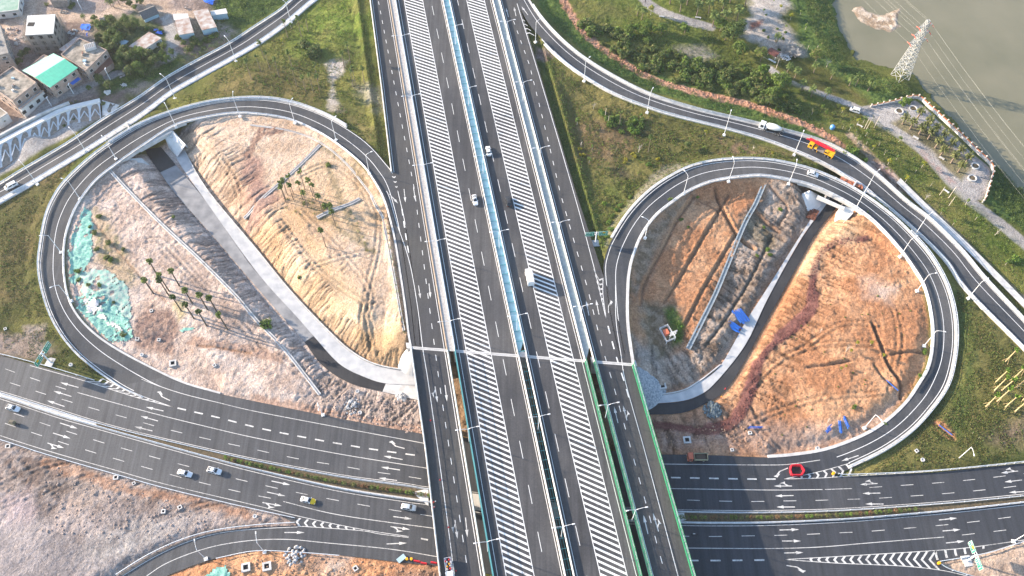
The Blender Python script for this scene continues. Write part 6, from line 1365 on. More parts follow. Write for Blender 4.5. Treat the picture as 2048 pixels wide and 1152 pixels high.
# flat roofed house
e, Q, H = house([(160,78),(215,102),(173,143),(123,111)], 5.5, 11.5, 'flat roofed house with a dark weathered roof and a white slatted box on top', PLAST, MOSS, .5, 0, 2)
v = Q[0]*.3+Q[1]*.35; b = MB(); b.box((v.x, v.y, H+.22), (4.4, 3.2, 1.3), R(25)); sb = b.build('roof_box', PLASTW, e); b = MB()
for k in range(6): x = (-1.8+k*.72); b.box((v.x+x*math.cos(R(25)), v.y+x*math.sin(R(25)), H+1.54), (.3, 2.6, .12), R(25))
b.build('slats', RAWC, sb)
b = MB(); a, c = W(157,76,10.2), W(122,101,10.2); b.bar((a[0], a[1], 10.2), (c[0], c[1], 10.2), 2.6, .15); tag(b.build('lean_to_roof', mat('striped_sheet', (.42,.44,.44), .6, col2=(.36,.22,.16), scale=1.2)), 'corrugated lean to roof strip behind the flat roofed house', 'roof')
e, Q, H = house([(213,108),(226,125),(192,150),(184,133)], 5.3, 8.4, 'low shed with rust red sheet roof against the flat roofed house', PLAST, RUSTD, .0, .3, 1, False)
e, Q, H = house([(27,135),(74,167),(27,204),(-24,170)], 5.5, 12.5, 'weathered flat roofed house with balcony and white ground floor at far left', PLAST, MOSS, .5, 0, 2)
b = MB(); v = Q[3]*.72+Q[2]*.1; b.lathe((v.x, v.y, H+.2), [(.8, 0), (.85, 1.2), (.3, 1.5), (.02, 1.55)], 14); b.build('water_tank', mat('blue_tank', (.05,.22,.5), .4), e)
d = (Q[2]-Q[1]).normalized(); n = Vector((d.y, -d.x, 0)); n = -n if n.dot(Q[1]) < 0 else n; p = (Q[1]+Q[2])/2+n*.9; b = MB(); b.box((p.x, p.y, -1), ((Q[2]-Q[1]).length*.98, 1.8, H*.5+1), math.atan2(d.y, d.x)); bb = b.build('front_bay', PLASTW, e)
for k in range(4): q = p+d*(-5.5+k*3.6)+n*.92; b = MB(); b.box((q.x, q.y, .9), (1.7, .1, 1.5), math.atan2(d.y, d.x)); b.build('window', GLASS, bb)
b = MB(); a = p-d*6+n*.9; c = p+d*6+n*.9; b.bar((a.x, a.y, H*.5+.6), (c.x, c.y, H*.5+.6), .1, .6); b.build('balcony_rail', PLAST, bb)
house([(-30,205),(0,216),(16,228),(-20,250)], 5.3, 8.5, 'corner of a pale building at the left edge beside the village lane', PLASTW, MOSS, .3, 0, 1, False)
for rp, zr, lb, rm, wm in (([(351,41),(378,37),(387,65),(358,70)],8.5,'rust streaked long metal shed, left one of the two',RUSTY,BLUEP),([(387,24),(415,18),(433,54),(404,60)],8.6,'rust streaked long metal shed, right one of the two',RUSTY,BLUEP),([(422,23),(451,18),(454,27),(424,31)],7.6,'short white metal shed right of the two long ones',ROOFW,BLUEP),([(347,29),(375,28),(377,37),(349,40)],7.6,'small white roofed lean to above the left long shed',ROOFW,BLUEP),
                        ([(298,65),(322,77),(287,100),(259,93)],8.4,'long white hut with rust streaks and small windows amid trees',RUSTY,PLASTW),([(240,79),(256,83),(246,92),(231,88)],6.4,'little grey blue shed roof half hidden by trees',BLUEP,RAWC)):
    house(rp, 5.2, zr, lb, wm, rm, 0, .3, 1, 'hut' in lb, 'metal_shed', cat='shed')
e = empty('gable_hut', tuple(W(300, 32, 6))+(5.5,), R(35), 'small gabled hut with dark tiled roof and pale blue wall', 'hut'); b = MB(); b.extrude([(-2.6, -1), (2.6, -1), (2.6, 2.4), (0, 4.0), (-2.6, 2.4)], -3.2, 3.2); b.build('wall', BLUEP, e, recalc=True)
for sg in (-1, 1): b = MB(); b.quad((-3.6, sg*3, 2.3), (3.6, sg*3, 2.3), (3.6, 0, 4.25), (-3.6, 0, 4.25)); b.quad((-3.6, sg*3, 2.15), (3.6, sg*3, 2.15), (3.6, 0, 4.1), (-3.6, 0, 4.1)); b.build('roof_slope', TILE_D, e)
for (px, py), h, lb in (((221,160),6,'white utility post leaning over the village lane by the flat roofed house'),((147,187),5,'white utility post in front of the green roofed house'),((103,212),4.5,'post in front of the far left weathered house'),((164,20),5,'leaning white post near the top of the village track')):
    g = G(px, py, 5.5); b = MB(); b.tube([(0, 0, -.3), (0, 0, h)], [.16, .12], 8); b.box((0, .4, h-.1), (.3, 1.0, .14)); o = b.build('utility_post', WHITE_M); o.location = g; tag(o, lb, 'post')
for k, (px, py, s) in enumerate(((40,82,2.2),(66,56,1.4),(22,64,2.4),(145,64,1.6),(207,40,1.5),(243,150,1.1),(246,171,1.0),(130,22,1.8),(180,88,1.2),(215,185,1.0),(62,78,1.5))):
    g = G(px, py, 6); rocks((px, py), s*1.2, 16, [PLASTW, RAWC, RUSTY][k % 3], ('loose heap of pale builders rubble %s' % ['left of the unfinished block','below the unfinished block','at the left edge of the village track','beside the blue tarpaulin','above the tree clump','near the roadside trees','by the upper left road embankment','on the verge above the track','behind the flat roofed house','beside the arch slope apron','in front of the unfinished block'][k]), 6, 'rubble_heap', (.25, .7))

# ================================================================== VEHICLES
def paint(name, c, r=.25): return mat(name, c, r, spec=.5)
RIM = mat('wheel_rim', (.45,.46,.48), .3, .6); LAMPW = mat('headlamp_glass', (.75,.78,.8), .1); LAMPR = mat('tail_lamp_red', (.45,.02,.02), .2); BLK = mat('black_trim', (.02,.02,.022), .4)
SED = [(2.38,.62,.58,.58,.60),(2.25,.80,.70,.70,.74),(1.6,.90,.80,.80,.88),(.95,.91,.88,.80,.96),(.15,.91,.90,.64,1.40),(-.5,.91,.91,.64,1.45),(-1.15,.91,.91,.64,1.38),(-1.75,.90,.93,.76,1.06),(-2.2,.84,.88,.74,.98),(-2.38,.68,.80,.62,.84)]
SUV = [(2.3,.66,.66,.62,.70),(2.18,.84,.84,.74,.90),(1.6,.93,.95,.84,1.03),(1.05,.93,1.0,.84,1.08),(.35,.93,1.02,.70,1.60),(-.5,.93,1.03,.70,1.68),(-1.5,.93,1.03,.70,1.62),(-2.05,.92,1.03,.76,1.20),(-2.25,.86,.96,.76,1.06),(-2.33,.74,.86,.66,.90)]
VAN = [(2.45,.72,.80,.66,.86),(2.35,.86,1.0,.78,1.08),(1.95,.93,1.1,.84,1.20),(1.75,.94,1.12,.84,1.24),(1.1,.94,1.14,.78,1.86),(-.5,.94,1.15,.78,1.94),(-2.0,.94,1.15,.78,1.90),(-2.3,.93,1.15,.80,1.60),(-2.4,.90,1.0,.80,1.10),(-2.45,.84,.86,.76,.95)]
def wheel(e, x, y, r=.33, w=.22):
    s = 1 if y > 0 else -1; b = MB(); b.tube([(x, y-w/2*s, r), (x, y+w/2*s, r)], r, 14); t = b.build('wheel', RUBBER, e, recalc=True)
    b = MB(); b.tube([(x, y+w/2*s, r), (x, y+(w/2+.02)*s, r)], r*.62, 10); b.build('rim', RIM, t, recalc=True)
def car(p, rz, z, S, body, label, group, L=1.0, roofm=None, hood=None, roofglass=False, cat='car', slope=0):
    e = empty('car' if S is not VAN else 'van', (p[0], p[1], z), rz, label, cat, group); b = MB(); n = 9
    for x, w, zb, wr, zr in S:
        for y, zz in ((-w*.9, .22), (-w, .48), (-w*.985, zb), (-wr, zr), (0, zr+.04), (wr, zr), (w*.985, zb), (w, .48), (w*.9, .22)): b.v.append((x*L, y, zz))
    for i in range(len(S)-1):
        for j in range(n): a = i*n+j; c = i*n+(j+1) % n; b.f.append((a, c, c+n, a+n)); m_ = 0; m_ = 1 if (hood and i < 3) else m_; b.m.append(m_)
    b.f.append(tuple(range(n))); b.m.append(1 if hood else 0); b.f.append(tuple(range((len(S)-1)*n, len(S)*n))[::-1]); b.m.append(0)
    o = b.build('body', [body, hood or body], e, smooth_sh=False, recalc=True)
    bv = o.modifiers.new('round', 'BEVEL'); bv.width = .05; bv.segments = 2; bv.limit_method = 'ANGLE'; bv.angle_limit = R(25)
    up = Vector((0, 0, .02))
    def sec(i): x, w, zb, wr, zr = S[i]; return x*L, w*.985, zb, wr, zr
    def wquad(name, i0, i1, m=GLASS, k=.9):
        x0, _, _, w0, z0 = sec(i0); x1, _, _, w1, z1 = sec(i1); d = Vector((x1-x0, 0, z1-z0)); nn = Vector((-d.z, 0, d.x)).normalized(); nn = -nn if nn.z < 0 else nn
        q = MB(); P_ = [Vector((x0, -w0*k, z0)), Vector((x0, w0*k, z0)), Vector((x1, w1*k, z1)), Vector((x1, -w1*k, z1))]; c = sum(P_, Vector())/4; P_ = [c+(p_-c)*.92+nn*.055 for p_ in P_]; q.quad(*P_); q.quad(*[p_-nn*.04 for p_ in P_[::-1]]); return q.build(name, m, e, recalc=True)
    wquad('windscreen', 3, 4); wquad('rear_window', 6, 7)
    if roofglass: wquad('sunroof', 4, 6, GLASS, .8)
    for sg in (-1, 1):
        for i0, i1 in ((3, 5), (5, 7)):
            x0, b0, zb0, r0, zr0 = sec(i0); x1, b1, zb1, r1, zr1 = sec(i1); t = .12
            def pt(x, bw, zb, rw, zr, v): return Vector((x, sg*(bw+(rw-bw)*v+.025), zb+(zr-zb)*v+.012))
            q = MB(); xa = x0+(x1-x0)*(.12 if i0 == 3 else .06); xb = x0+(x1-x0)*.95; va = .8 if i0 == 5 else .82
            q.quad(pt(xa, b0, zb0, r0, zr0, .12), pt(xb, b1, zb1, r1, zr1, .12), pt(xb if i0 == 3 else x0+(x1-x0)*.7, b1, zb1, sec(5)[3], sec(5)[4], va), pt(xa if i0 == 5 else x0+(x1-x0)*.5, b0, zb0, sec(5)[3], sec(5)[4], va)); q.build('side_window', GLASS, e)
        x = sec(1)[0]; q = MB(); q.box((x+.02, sg*.62, .60), (.14, .32, .13)); q.build('headlight', LAMPW, e); x = sec(len(S)-2)[0]; q = MB(); q.box((x-.06, sg*.64, .70), (.12, .3, .15)); q.build('tail_light', LAMPR, e)
        q = MB(); q.box((sec(3)[0]-.15, sg*1.02, sec(3)[2]), (.16, .2, .14)); q.build('door_mirror', body, e)
        for x in (1.42*L, -1.4*L): wheel(e, x, sg*.83)
    return e
def hd_(p, q, z): a = W(p[0], p[1], z); c = W(q[0], q[1], z); return a, math.atan2(c[1]-a[1], c[0]-a[0])
CW = paint('car_paint_white', (.72,.73,.74)); CD = paint('car_paint_dark', (.035,.037,.042)); CS = paint('car_paint_silver_blue', (.50,.56,.60)); CY = paint('car_paint_yellow', (.75,.50,.02))
gC = 'cars on the roads'; ZD = DECK+.04
for c, q, z, S, pm_, lb, kw in (((977,304),(969,260),ZD,SED,CW,'white saloon alone on the right carriageway near the middle gap',{}),((950,402),(960,450),ZD,SED,CW,'white saloon on the left carriageway passing a dark car',{'roofglass':True}),((1017,405),(1007,360),ZD,SUV,CD,'dark grey car on the right carriageway',{}),
    ((28,818),(80,832),.04,SUV,CW,'white car with dark glass roof at the far left of the lower highway',{'roofglass':True}),((371,948),(420,961),.04,SED,CW,'white saloon behind another white car on the lower highway',{}),((430,943),(480,956),.04,SUV,CW,'white car with dark glass roof, the leading one of a pair',{'roofglass':True}),
    ((617,1002),(667,1014),.04,SED,CW,'white taxi with a yellow bonnet on the lower highway',{'hood':CY}),((818,1016),(868,1024),.04,SUV,CS,'silver blue car about to pass under the bridge',{'roofglass':False}),((1625,350),(1660,362),6.9,SUV,CW,'white hatchback on the right loop',{'L':.9})):
    p, rz = hd_(c, q, z); car(p, rz, z+(0.02 if z < 6.95 and z > 6 else 0), S, pm_, lb, gC, **kw)
p, rz = hd_((24,374), (0,386), 3.9); car(p, rz, 3.92, VAN, CW, 'white minivan on the upper left road at the picture edge', gC, cat='van')
g = G(1709, 223, 1.5); p, rz = hd_((1709,223), (1690,217), 1.5); car(g, rz, g.z+.05, VAN, CW, 'small white vehicle parked at the entrance of the riverside square', gC, .85, cat='van')
def chassis_truck(p, rz, z, label, cabm, L, axles, name='truck', cat='truck', cabh=2.3, cabl=1.7, cabx=None, roofbox=False):
    e = empty(name, (p[0], p[1], z), rz, label, cat); x1 = L/2; b = MB(); b.box((-.3, 0, .75), (L-.8, .9, .3)); b.build('chassis', BLK, e)
    b = MB(); b.extrude([(-1.2, .55), (1.2, .55), (1.22, 1.5), (1.08, cabh+.4), (-1.08, cabh+.4), (-1.22, 1.5)], x1-cabl, x1-.12); b.extrude([(-1.15, .55), (1.15, .55), (1.15, 1.45), (-1.15, 1.45)], x1-.125, x1); cb = b.build('cab', cabm, e, recalc=True)
    bv = cb.modifiers.new('round', 'BEVEL'); bv.width = .09; bv.segments = 2; bv.limit_method = 'ANGLE'; bv.angle_limit = R(40)
    b = MB(); b.quad((x1+.0-.06, -1.0, 1.5), (x1-.06, 1.0, 1.5), (x1-.10, .92, cabh+.15), (x1-.10, -.92, cabh+.15)); b.build('windscreen', GLASS, cb)
    for sg in (-1, 1):
        b = MB(); b.box((x1-cabl*.5, sg*1.2, 1.55), (cabl*.5, .06, cabh-1.45), 0); b.build('side_window', GLASS, cb); b = MB(); b.box((x1+.01, sg*.85, .75), (.08, .35, .2)); b.build('headlight', LAMPW, cb)
        for ax in axles: wheel(e, ax, sg*1.02, .5, .36)
    return e
# box truck
p, rz = hd_((1059,560), (1050,515), ZD); e = chassis_truck(p, rz, ZD, 'white box truck casting a long shadow on the right hatched strip', CW, 6.4, (2.2, -1.9)); b = MB(); b.box((-.85, 0, 1.05), (4.6, 2.25, 2.45)); bx = b.build('cargo_box', CW, e); b = MB(); b.box((-.85, 0, 3.5), (4.66, 2.3, .05)); b.build('roof_trim', mat('box_trim', (.6,.62,.64), .4), bx)
# concrete mixer
Z1 = 5.1; p, rz = hd_((1541,262), (1500,247), Z1); e = chassis_truck(p, rz, Z1, 'white concrete mixer lorry on the upper right ramp', CW, 9.6, (3.7, 2.2, -2.2, -3.5), cabl=2.2, cabh=2.6); b = MB()
ms = [(2.1, .75), (1.4, 1.15), (.2, 1.32), (-1.6, 1.25), (-3.2, .8), (-3.9, .55)]; b.tube([(x, 0, 2.35+(1.9-x)*.10) for x, r in ms], [r for x, r in ms], 18); b.build('mixer_drum', mat('mixer_drum_white', (.66,.67,.66), .5, var=.1, scale=1), e, smooth_sh=True)
b = MB(); b.bar((-3.6, -.8, .9), (-4.1, -.7, 3.6), .15); b.bar((-3.6, .8, .9), (-4.1, .7, 3.6), .15); b.bar((-4.1, -.7, 3.6), (-4.1, .7, 3.6), .15); b.tube([(-4.1, 0, 3.2), (-4.9, 0, 1.6)], [.4, .25], 8); b.build('chute', mat('grimy_steel', (.2,.19,.18), .7, var=.2), e)
b = MB(); b.box((1.9, 0, 1.0), (.5, 2.0, 1.7)); b.build('water_tank', CW, e)
# crane truck
Z1 = 4.35; YEL = paint('crane_yellow', (.80,.40,.01), .4); REDB = paint('boom_red', (.62,.015,.03), .4); p, rz = hd_((1641,304), (1600,284), Z1)
e = chassis_truck(p, rz, Z1, 'yellow crane lorry with a long red boom on the upper right ramp', YEL, 10.4, (4.2, 2.8, -2.2, -3.5), 'crane_truck', 'crane', cabl=1.9, cabh=2.4)
b = MB(); b.box((.2, 0, 1.05), (5.8, 2.3, .25)); b.build('bed', mat('grimy_steel', (.2,.19,.18), .7), e); b = MB(); b.box((2.3, -.1, 1.3), (1.2, 2.2, .6), taper=.85); b.build('engine_cover', YEL, e)
b = MB(); b.box((-3.3, .2, 1.3), (3.2, 2.0, 1.35), taper=.9); b.box((-4.7, -.1, 1.2), (1.0, 2.5, 1.5), taper=.92); b.build('slewing_deck', YEL, e); b = MB(); b.box((-2.2, .9, 1.5), (1.5, .8, 1.35), taper=.85); oc = b.build('operator_cabin', YEL, e); b = MB(); b.box((-2.0, 1.0, 2.05), (1.2, .75, .6)); b.build('window', GLASS, oc)
b = MB(); b.bar((-4.6, -.75, 2.9), (5.9, -.75, 3.05), .85, .8); b.bar((-3.4, -.75, 2.95), (3.2, -.75, 3.1), .98, .92); b.bar((5.7, -.75, 3.05), (6.9, -.45, 2.6), .4, .3); b.bar((5.4, -.4, 3.2), (5.6, -1.15, 3.2), .3, .5); b.build('boom', REDB, e)
for x in (1.2, -4.9):
    for sg in (-1, 1): b = MB(); b.bar((x, sg*1.0, 1.0), (x, sg*1.35, 1.0), .25); b.bar((x, sg*1.35, .35), (x, sg*1.35, 1.1), .16); b.build('outrigger', YEL, e)
# orange dump truck
p, rz = hd_((1394,917), (1350,917), .04); e = chassis_truck(p, rz, .04, 'orange cabbed tipper lorry with khaki body parked by the bridge', mat('faded_orange_cab', (.48,.12,.06), .5), 6.6, (2.3, -1.9), cabl=1.7, cabh=2.1)
KH = mat('khaki_steel', (.34,.33,.22), .7, var=.15); b = MB()
for sg in (-1, 1): b.box((-1.0, sg*1.08, 1.05), (4.3, .1, .95))
b.box((1.1, 0, 1.05), (.1, 2.2, 1.1)); b.box((-3.1, 0, 1.05), (.1, 2.2, .95)); b.box((-1.0, 0, 1.0), (4.3, 2.2, .1)); tb = b.build('tipper_body', KH, e); b = MB(); b.box((-1.0, 0, 1.1), (4.1, 2.05, .45), taper=.7); b.build('load', mat('dark_soil_load', (.08,.06,.045), .95, bump=.5), tb)
# work truck on the left side road
p, rz = hd_((898,1137), (901,1160), ZD); e = chassis_truck(p, rz, ZD, 'white work lorry loaded with red and yellow cones at the bottom edge', CW, 6.0, (2.0, -1.8), cabl=1.6, cabh=2.0); b = MB()
for sg in (-1, 1): b.box((-.9, sg*1.0, 1.0), (3.9, .08, .5))
b.box((-2.8, 0, 1.0), (.08, 2, .5)); b.box((-.9, 0, .95), (3.9, 2.05, .08)); tb = b.build('cargo_bed', CW, e); k = 0
for x, y, m_ in ((.4,.4,'r'),(-.3,-.4,'y'),(-1.0,.3,'y'),(-1.6,-.3,'w'),(-2.2,.4,'r'),(-.4,.6,'w'),(-1.9,-.7,'r'),(.5,-.5,'w')):
    b = MB(); b.lathe((x, y, 1.05), [(.32, 0), (.3, .25), (.1, .75), (.02, .8)], 9); b.build('cone', {'r': REDB, 'y': YEL, 'w': PLASTW}[m_], tb)
# motorcycle, cargo trike
def bike(c, q, z, label, trike=False, name='motorcycle'):
    p, rz = hd_(c, q, z); e = empty(name, (p[0], p[1], z), rz, label, 'motorcycle' if not trike else 'cargo trike')
    for x in (.65, -.65):
        b = MB(); b.tube([(x, -.06, .3), (x, .06, .3)], .3, 12); b.build('wheel', RUBBER, e, recalc=True)
    b = MB(); b.bar((.6, 0, .55), (-.6, 0, .6), .25, .3); b.bar((.45, 0, .7), (.6, 0, 1.05), .08); b.bar((.5, -.35, 1.05), (.5, .35, 1.05), .05); b.build('frame', BLK, e); b = MB(); b.box((-.25, 0, .72), (.7, .28, .14)); b.build('seat', PLASTW if not trike else BLK, e)
    if trike: b = MB(); b.box((-1.5, 0, .55), (2.0, 1.25, .6)); b.build('cargo_box', mat('olive_box', (.16,.15,.09), .8), e); b = MB(); b.box((-1.5, 0, 1.1), (1.7, 1.0, .5), taper=.7); b.build('load', mat('drab_load', (.14,.12,.09), .9, var=.3), e)
    return e
bike((1389,1069), (1430,1069), .05, 'white scooter riding on the shaded lower highway right of the bridge'); bike((35,849), (85,862), .04, 'olive cargo trike loaded with goods on the lower highway', True, 'cargo_trike')
g = G(371, 17, 6); bike((371,17), (365,10), g.z, 'dark motorcycle standing on the village track')
# red water barriers in a ring, and loose ones
def wbar(p, rz, label, m_=REDB, L=1.9, z=.04, grp='red plastic barriers ringing a pit on the loop exit'):
    b = MB(); b.extrude([(-.35, 0), (.35, 0), (.28, .35), (.17, .55), (.17, .95), (-.17, .95), (-.17, .55), (-.28, .35)], -L/2, L/2); o = b.build('plastic_barrier', m_, recalc=True); o.location = (p[0], p[1], z); o.rotation_euler = (0, 0, rz)
    bv = o.modifiers.new('round', 'BEVEL'); bv.width = .08; bv.segments = 2; return tag(o, label, 'plastic barrier', grp)
rg = [(1582,932),(1600,931),(1608,942),(1603,951),(1583,951),(1580,941)]
for k in range(6):
    a, c = W(*rg[k], .04), W(*rg[(k+1) % 6], .04); L = math.hypot(a[0]-c[0], a[1]-c[1]); wbar(((a[0]+c[0])/2, (a[1]+c[1])/2), math.atan2(c[1]-a[1], c[0]-a[0]), 'red barrier forming the %s side of the ring' % ['top','upper right','lower right','bottom','lower left','upper left'][k], REDB, L*.96)
b = MB(); b.poly([W(a, c, .05)+(.05,) for a, c in [(1585,934),(1599,934),(1604,942),(1601,948),(1586,948),(1583,941)]]); tag(b.build('excavated_patch', mat('broken_asphalt', (.03,.03,.03), .95, var=.4, bump=.6)), kind='structure')
for (px, py), m_, lb in (((814,1119),YEL,'yellow barrel at the lower highway edge, first of two'),((823,1119),YEL,'second yellow barrel at the lower highway edge')): g = G(px, py, .3); b = MB(); b.lathe((0, 0, 0), [(.4, 0), (.42, .9), (.2, .92)], 14); o = b.build('barrel', m_); o.location = g; tag(o, lb, 'barrel')
for (px, py), lb in (((834,1123),'red barrier lying left of another at the highway edge'),((848,1127),'red barrier at the highway edge in the middle of three'),((868,1126),'red barrier half under the outer left deck')): g = G(px, py, .3); wbar(g, R(-10), lb, REDB, 1.9, g.z, 'red barriers at the bottom highway edge')
for c, lb in (((1666,948),'yellow crash cushion at the nose of the right loop gore'),((1877,1127),'yellow crash cushion at the tip of the bottom right fork')): p = W(*c, .04); b = MB(); b.lathe((0, 0, 0), [(.45, 0), (.48, .9), (.3, .95)], 16); o = b.build('crash_cushion', YEL); o.location = (p[0], p[1], .04); tag(o, lb, 'crash cushion')
b = MB(); b.box((0, 0, 0), (2.6, 1.4, .6)); b.box((0, 0, .6), (2.7, 1.5, .08)); o = b.build('equipment_box', BLUEP); g = G(803, 1118, .3); o.location = g; o.rotation_euler = (0, 0, R(40)); tag(o, 'pale blue box at the highway edge beside yellow barrels', 'box')
b = MB(); b.lathe((0, 0, 0), [(.9, 0), (1.0, 1.2), (.6, 1.7), (.02, 1.9)], 14); o = b.build('water_tank', mat('blue_white_tank', (.10,.30,.6), .4)); o.location = G(1664, 257, 2.5); tag(o, 'round blue tank beside the brick red path', 'tank')

# ================================================================== PEOPLE
def person_mesh(shirt, trous, hat, arm=.3, stride=.15):
    me_ = bpy.data.meshes.new('person'); o = bpy.data.objects.new('tmp', me_); COL.objects.link(o)
    V = [(0,0,.95),(0,0,1.15),(0,0,1.38),(0,0,1.50),(0,0,1.60),(0,.02,1.70),(-.1,0,.90),(-.11,stride,.5),(-.11,stride-.05,.08),(-.11,stride+.1,.04),(.1,0,.90),(.11,-stride,.5),(.11,-stride-.05,.08),(.11,-stride+.1,.04),(-.19,0,1.40),(-.26,-.03,1.13),(-.25,arm,.95),(-.25,arm+.09,.92),(.19,0,1.40),(.26,.03,1.13),(.25,arm,.98),(.25,arm+.09,.95)]
    E_ = [(0,1),(1,2),(2,3),(3,4),(4,5),(0,6),(6,7),(7,8),(8,9),(0,10),(10,11),(11,12),(12,13),(2,14),(14,15),(15,16),(16,17),(2,18),(18,19),(19,20),(20,21)]
    me_.from_pydata(V, E_, []); md = o.modifiers.new('s', 'SKIN'); rr = [.15,.14,.16,.06,.10,.09,.10,.07,.045,.045,.10,.07,.045,.045,.07,.05,.035,.035,.07,.05,.035,.035]
    for i, v in enumerate(me_.skin_vertices[0].data): v.radius = (rr[i], rr[i]*.85); v.use_root = (i == 0)
    o.modifiers.new('u', 'SUBSURF').levels = 1
    dg = bpy.context.evaluated_depsgraph_get(); r = bpy.data.meshes.new_from_object(o.evaluated_get(dg)); bpy.data.objects.remove(o)
    for m_ in (mat('skin', (.42,.26,.18), .6), shirt, trous): r.materials.append(m_)
    for f in r.polygons:
        c = f.center; f.material_index = 0 if (c.z > 1.47 or (abs(c.x) > .2 and c.z < 1.02)) else (1 if c.z > .93 else 2); f.use_smooth = True
    return r
VEST = mat('orange_vest', (.75,.16,.03), .7); REDC = mat('red_cloth', (.5,.03,.03), .8); DKC = mat('dark_cloth', (.03,.035,.05), .85); BLC = mat('blue_cloth', (.05,.12,.35), .8)
def person(px, py, z, rz, shirt, hat, label, deck=False, arm=.25):
    g = W3(px, py, z) if deck else G(px, py, z); me_ = person_mesh(shirt, DKC, hat, arm); o = bpy.data.objects.new('person', me_); COL.objects.link(o); o.location = (g[0], g[1], g[2]+.01); o.rotation_euler = (0, 0, rz); tag(o, label, 'person')
    b = MB(); b.lathe((0, .02, 1.68), [(.15, -.02), (.14, .06), (.09, .12), (.01, .14)], 12); b.lathe((0, .03, 1.66), [(.19, 0), (.19, .015), (.02, .016)], 12); b.build('hat', hat, o)
person(868, 1007, ZD, R(200), VEST, REDB, 'worker in an orange vest and red helmet at the left parapet, farther left of two', True); person(872, 1006, ZD, R(100), DKC, PLASTW, 'worker in dark clothes and white helmet beside the left parapet', True); person(869, 1017, ZD, R(20), REDC, PLASTW, 'worker in red bending by the parapet below two others', True, .4)
person(1449, 781, .4, R(30), REDC, REDB, 'worker in red at the edge of the lane by the gravel heap'); person(1441, 797, .4, R(200), VEST, YEL, 'worker in orange beside the gravel heap')
person(1290, 6, 2.5, R(170), DKC, DKC, 'person in dark clothes walking the pale park path')
for t, s, lb in ((118, -4.6, 'top one'), (98, -4.3, 'second one'), (83, -3.9, 'third one'), (70, -3.6, 'lowest one')):
    x, y = ST(s, t); b = MB(); b.box((x, y, ZD), (.42, .42, .05)); b.lathe((x, y, ZD+.04), [(.17, 0), (.05, .62), (.02, .66)], 10); tag(b.build('traffic_cone', REDB), 'red cone on the shaded edge line of the outer left deck, '+lb, 'traffic cone', 'red cones on the outer left deck')
# ================================================================== PLANTS
def leafmat(name, c1, c2): 
    m = bpy.data.materials.new(name); m.use_nodes = True; t = m.node_tree; b = t.nodes['Principled BSDF']; b.inputs['Roughness'].default_value = .65; b.inputs['Specular IOR Level'].default_value = .25
    g = t.nodes.new('ShaderNodeNewGeometry'); n = t.nodes.new('ShaderNodeTexNoise'); n.inputs['Scale'].default_value = .9; n.inputs['Detail'].default_value = 3; t.links.new(g.outputs['Position'], n.inputs['Vector'])
    r = t.nodes.new('ShaderNodeValToRGB'); r.color_ramp.elements[0].position = .35; r.color_ramp.elements[1].position = .65; r.color_ramp.elements[0].color = (*c1, 1); r.color_ramp.elements[1].color = (*c2, 1)
    t.links.new(n.outputs['Fac'], r.inputs['Fac']); t.links.new(r.outputs['Color'], b.inputs['Base Color'])
    tr = t.nodes.new('ShaderNodeBsdfTranslucent'); t.links.new(r.outputs['Color'], tr.inputs['Color']); mx = t.nodes.new('ShaderNodeMixShader'); mx.inputs[0].default_value = .3
    t.links.new(b.outputs[0], mx.inputs[1]); t.links.new(tr.outputs[0], mx.inputs[2]); t.links.new(mx.outputs[0], t.nodes['Material Output'].inputs['Surface']); return m
LG = leafmat('leaf_mid', (.08,.13,.03), (.19,.25,.06)); LD = leafmat('leaf_dark', (.038,.075,.024), (.10,.15,.045)); LB = leafmat('leaf_bright', (.10,.20,.02), (.22,.32,.05)); LO = leafmat('leaf_olive', (.12,.13,.045), (.25,.23,.09)); LY = leafmat('leaf_yellow', (.30,.27,.02), (.50,.40,.04)); LP = leafmat('palm_leaf', (.07,.12,.03), (.20,.25,.07)); LT = leafmat('date_palm_leaf', (.09,.12,.03), (.26,.26,.10)); LV = leafmat('vine_green', (.03,.13,.02), (.08,.26,.05))
BARK = mat('bark', (.20,.15,.11), .9, var=.3, scale=3); BARKW = mat('pale_trunk', (.45,.40,.34), .85, var=.2, scale=3); BARKT = mat('tan_trunk', (.50,.38,.20), .85, var=.15, scale=2); DRY = mat('dry_twigs', (.42,.40,.37), .9, var=.2, scale=3)
def leaves(n, lobes, size, seed, flat=.75, fill=.55):
    """leaf clumps spread through a set of lobes (x,y,z,r)"""
    rs = np.random.RandomState(seed); v = []; f = []; L = np.array(lobes); pr = L[:, 3]**2; pr /= pr.sum()
    ks = rs.choice(len(L), n, p=pr); d = rs.normal(size=(n, 3)); d /= np.linalg.norm(d, axis=1)[:, None]; rad = fill+(1-fill)*rs.rand(n)**.6; rad *= rs.uniform(.82, 1.12, n)
    c = L[ks, :3]+d*(L[ks, 3]*rad)[:, None]*np.array([1, 1, flat]); up = d+rs.normal(size=(n, 3))*.55+np.array([0, 0, .35]); up /= np.linalg.norm(up, axis=1)[:, None]
    a = np.cross(up, rs.normal(size=(n, 3))); a /= np.linalg.norm(a, axis=1)[:, None]; b = np.cross(up, a); s = size*rs.uniform(.55, 1.25, n)[:, None]
    V = np.stack([c-a*s*.5, c+b*s*.32+up*s*.1, c+a*s*.5, c-b*s*.32+up*s*.1], 1).reshape(-1, 3); return V, np.arange(n*4).reshape(n, 4), rs.rand(n)
def leafmesh(name, n, lobes, size, seed, mats, share=(.6, .85), flat=.75, fill=.55):
    V, F, r = leaves(n, lobes, size, seed, flat, fill); me = bpy.data.meshes.new(name); me.from_pydata(V.tolist(), [], F.tolist())
    for m_ in mats: me.materials.append(m_)
    mi = np.digitize(r, share[:len(mats)-1]) if len(mats) > 1 else np.zeros(len(r), int); me.polygons.foreach_set('material_index', mi.astype(np.int32)); me.update(); return me
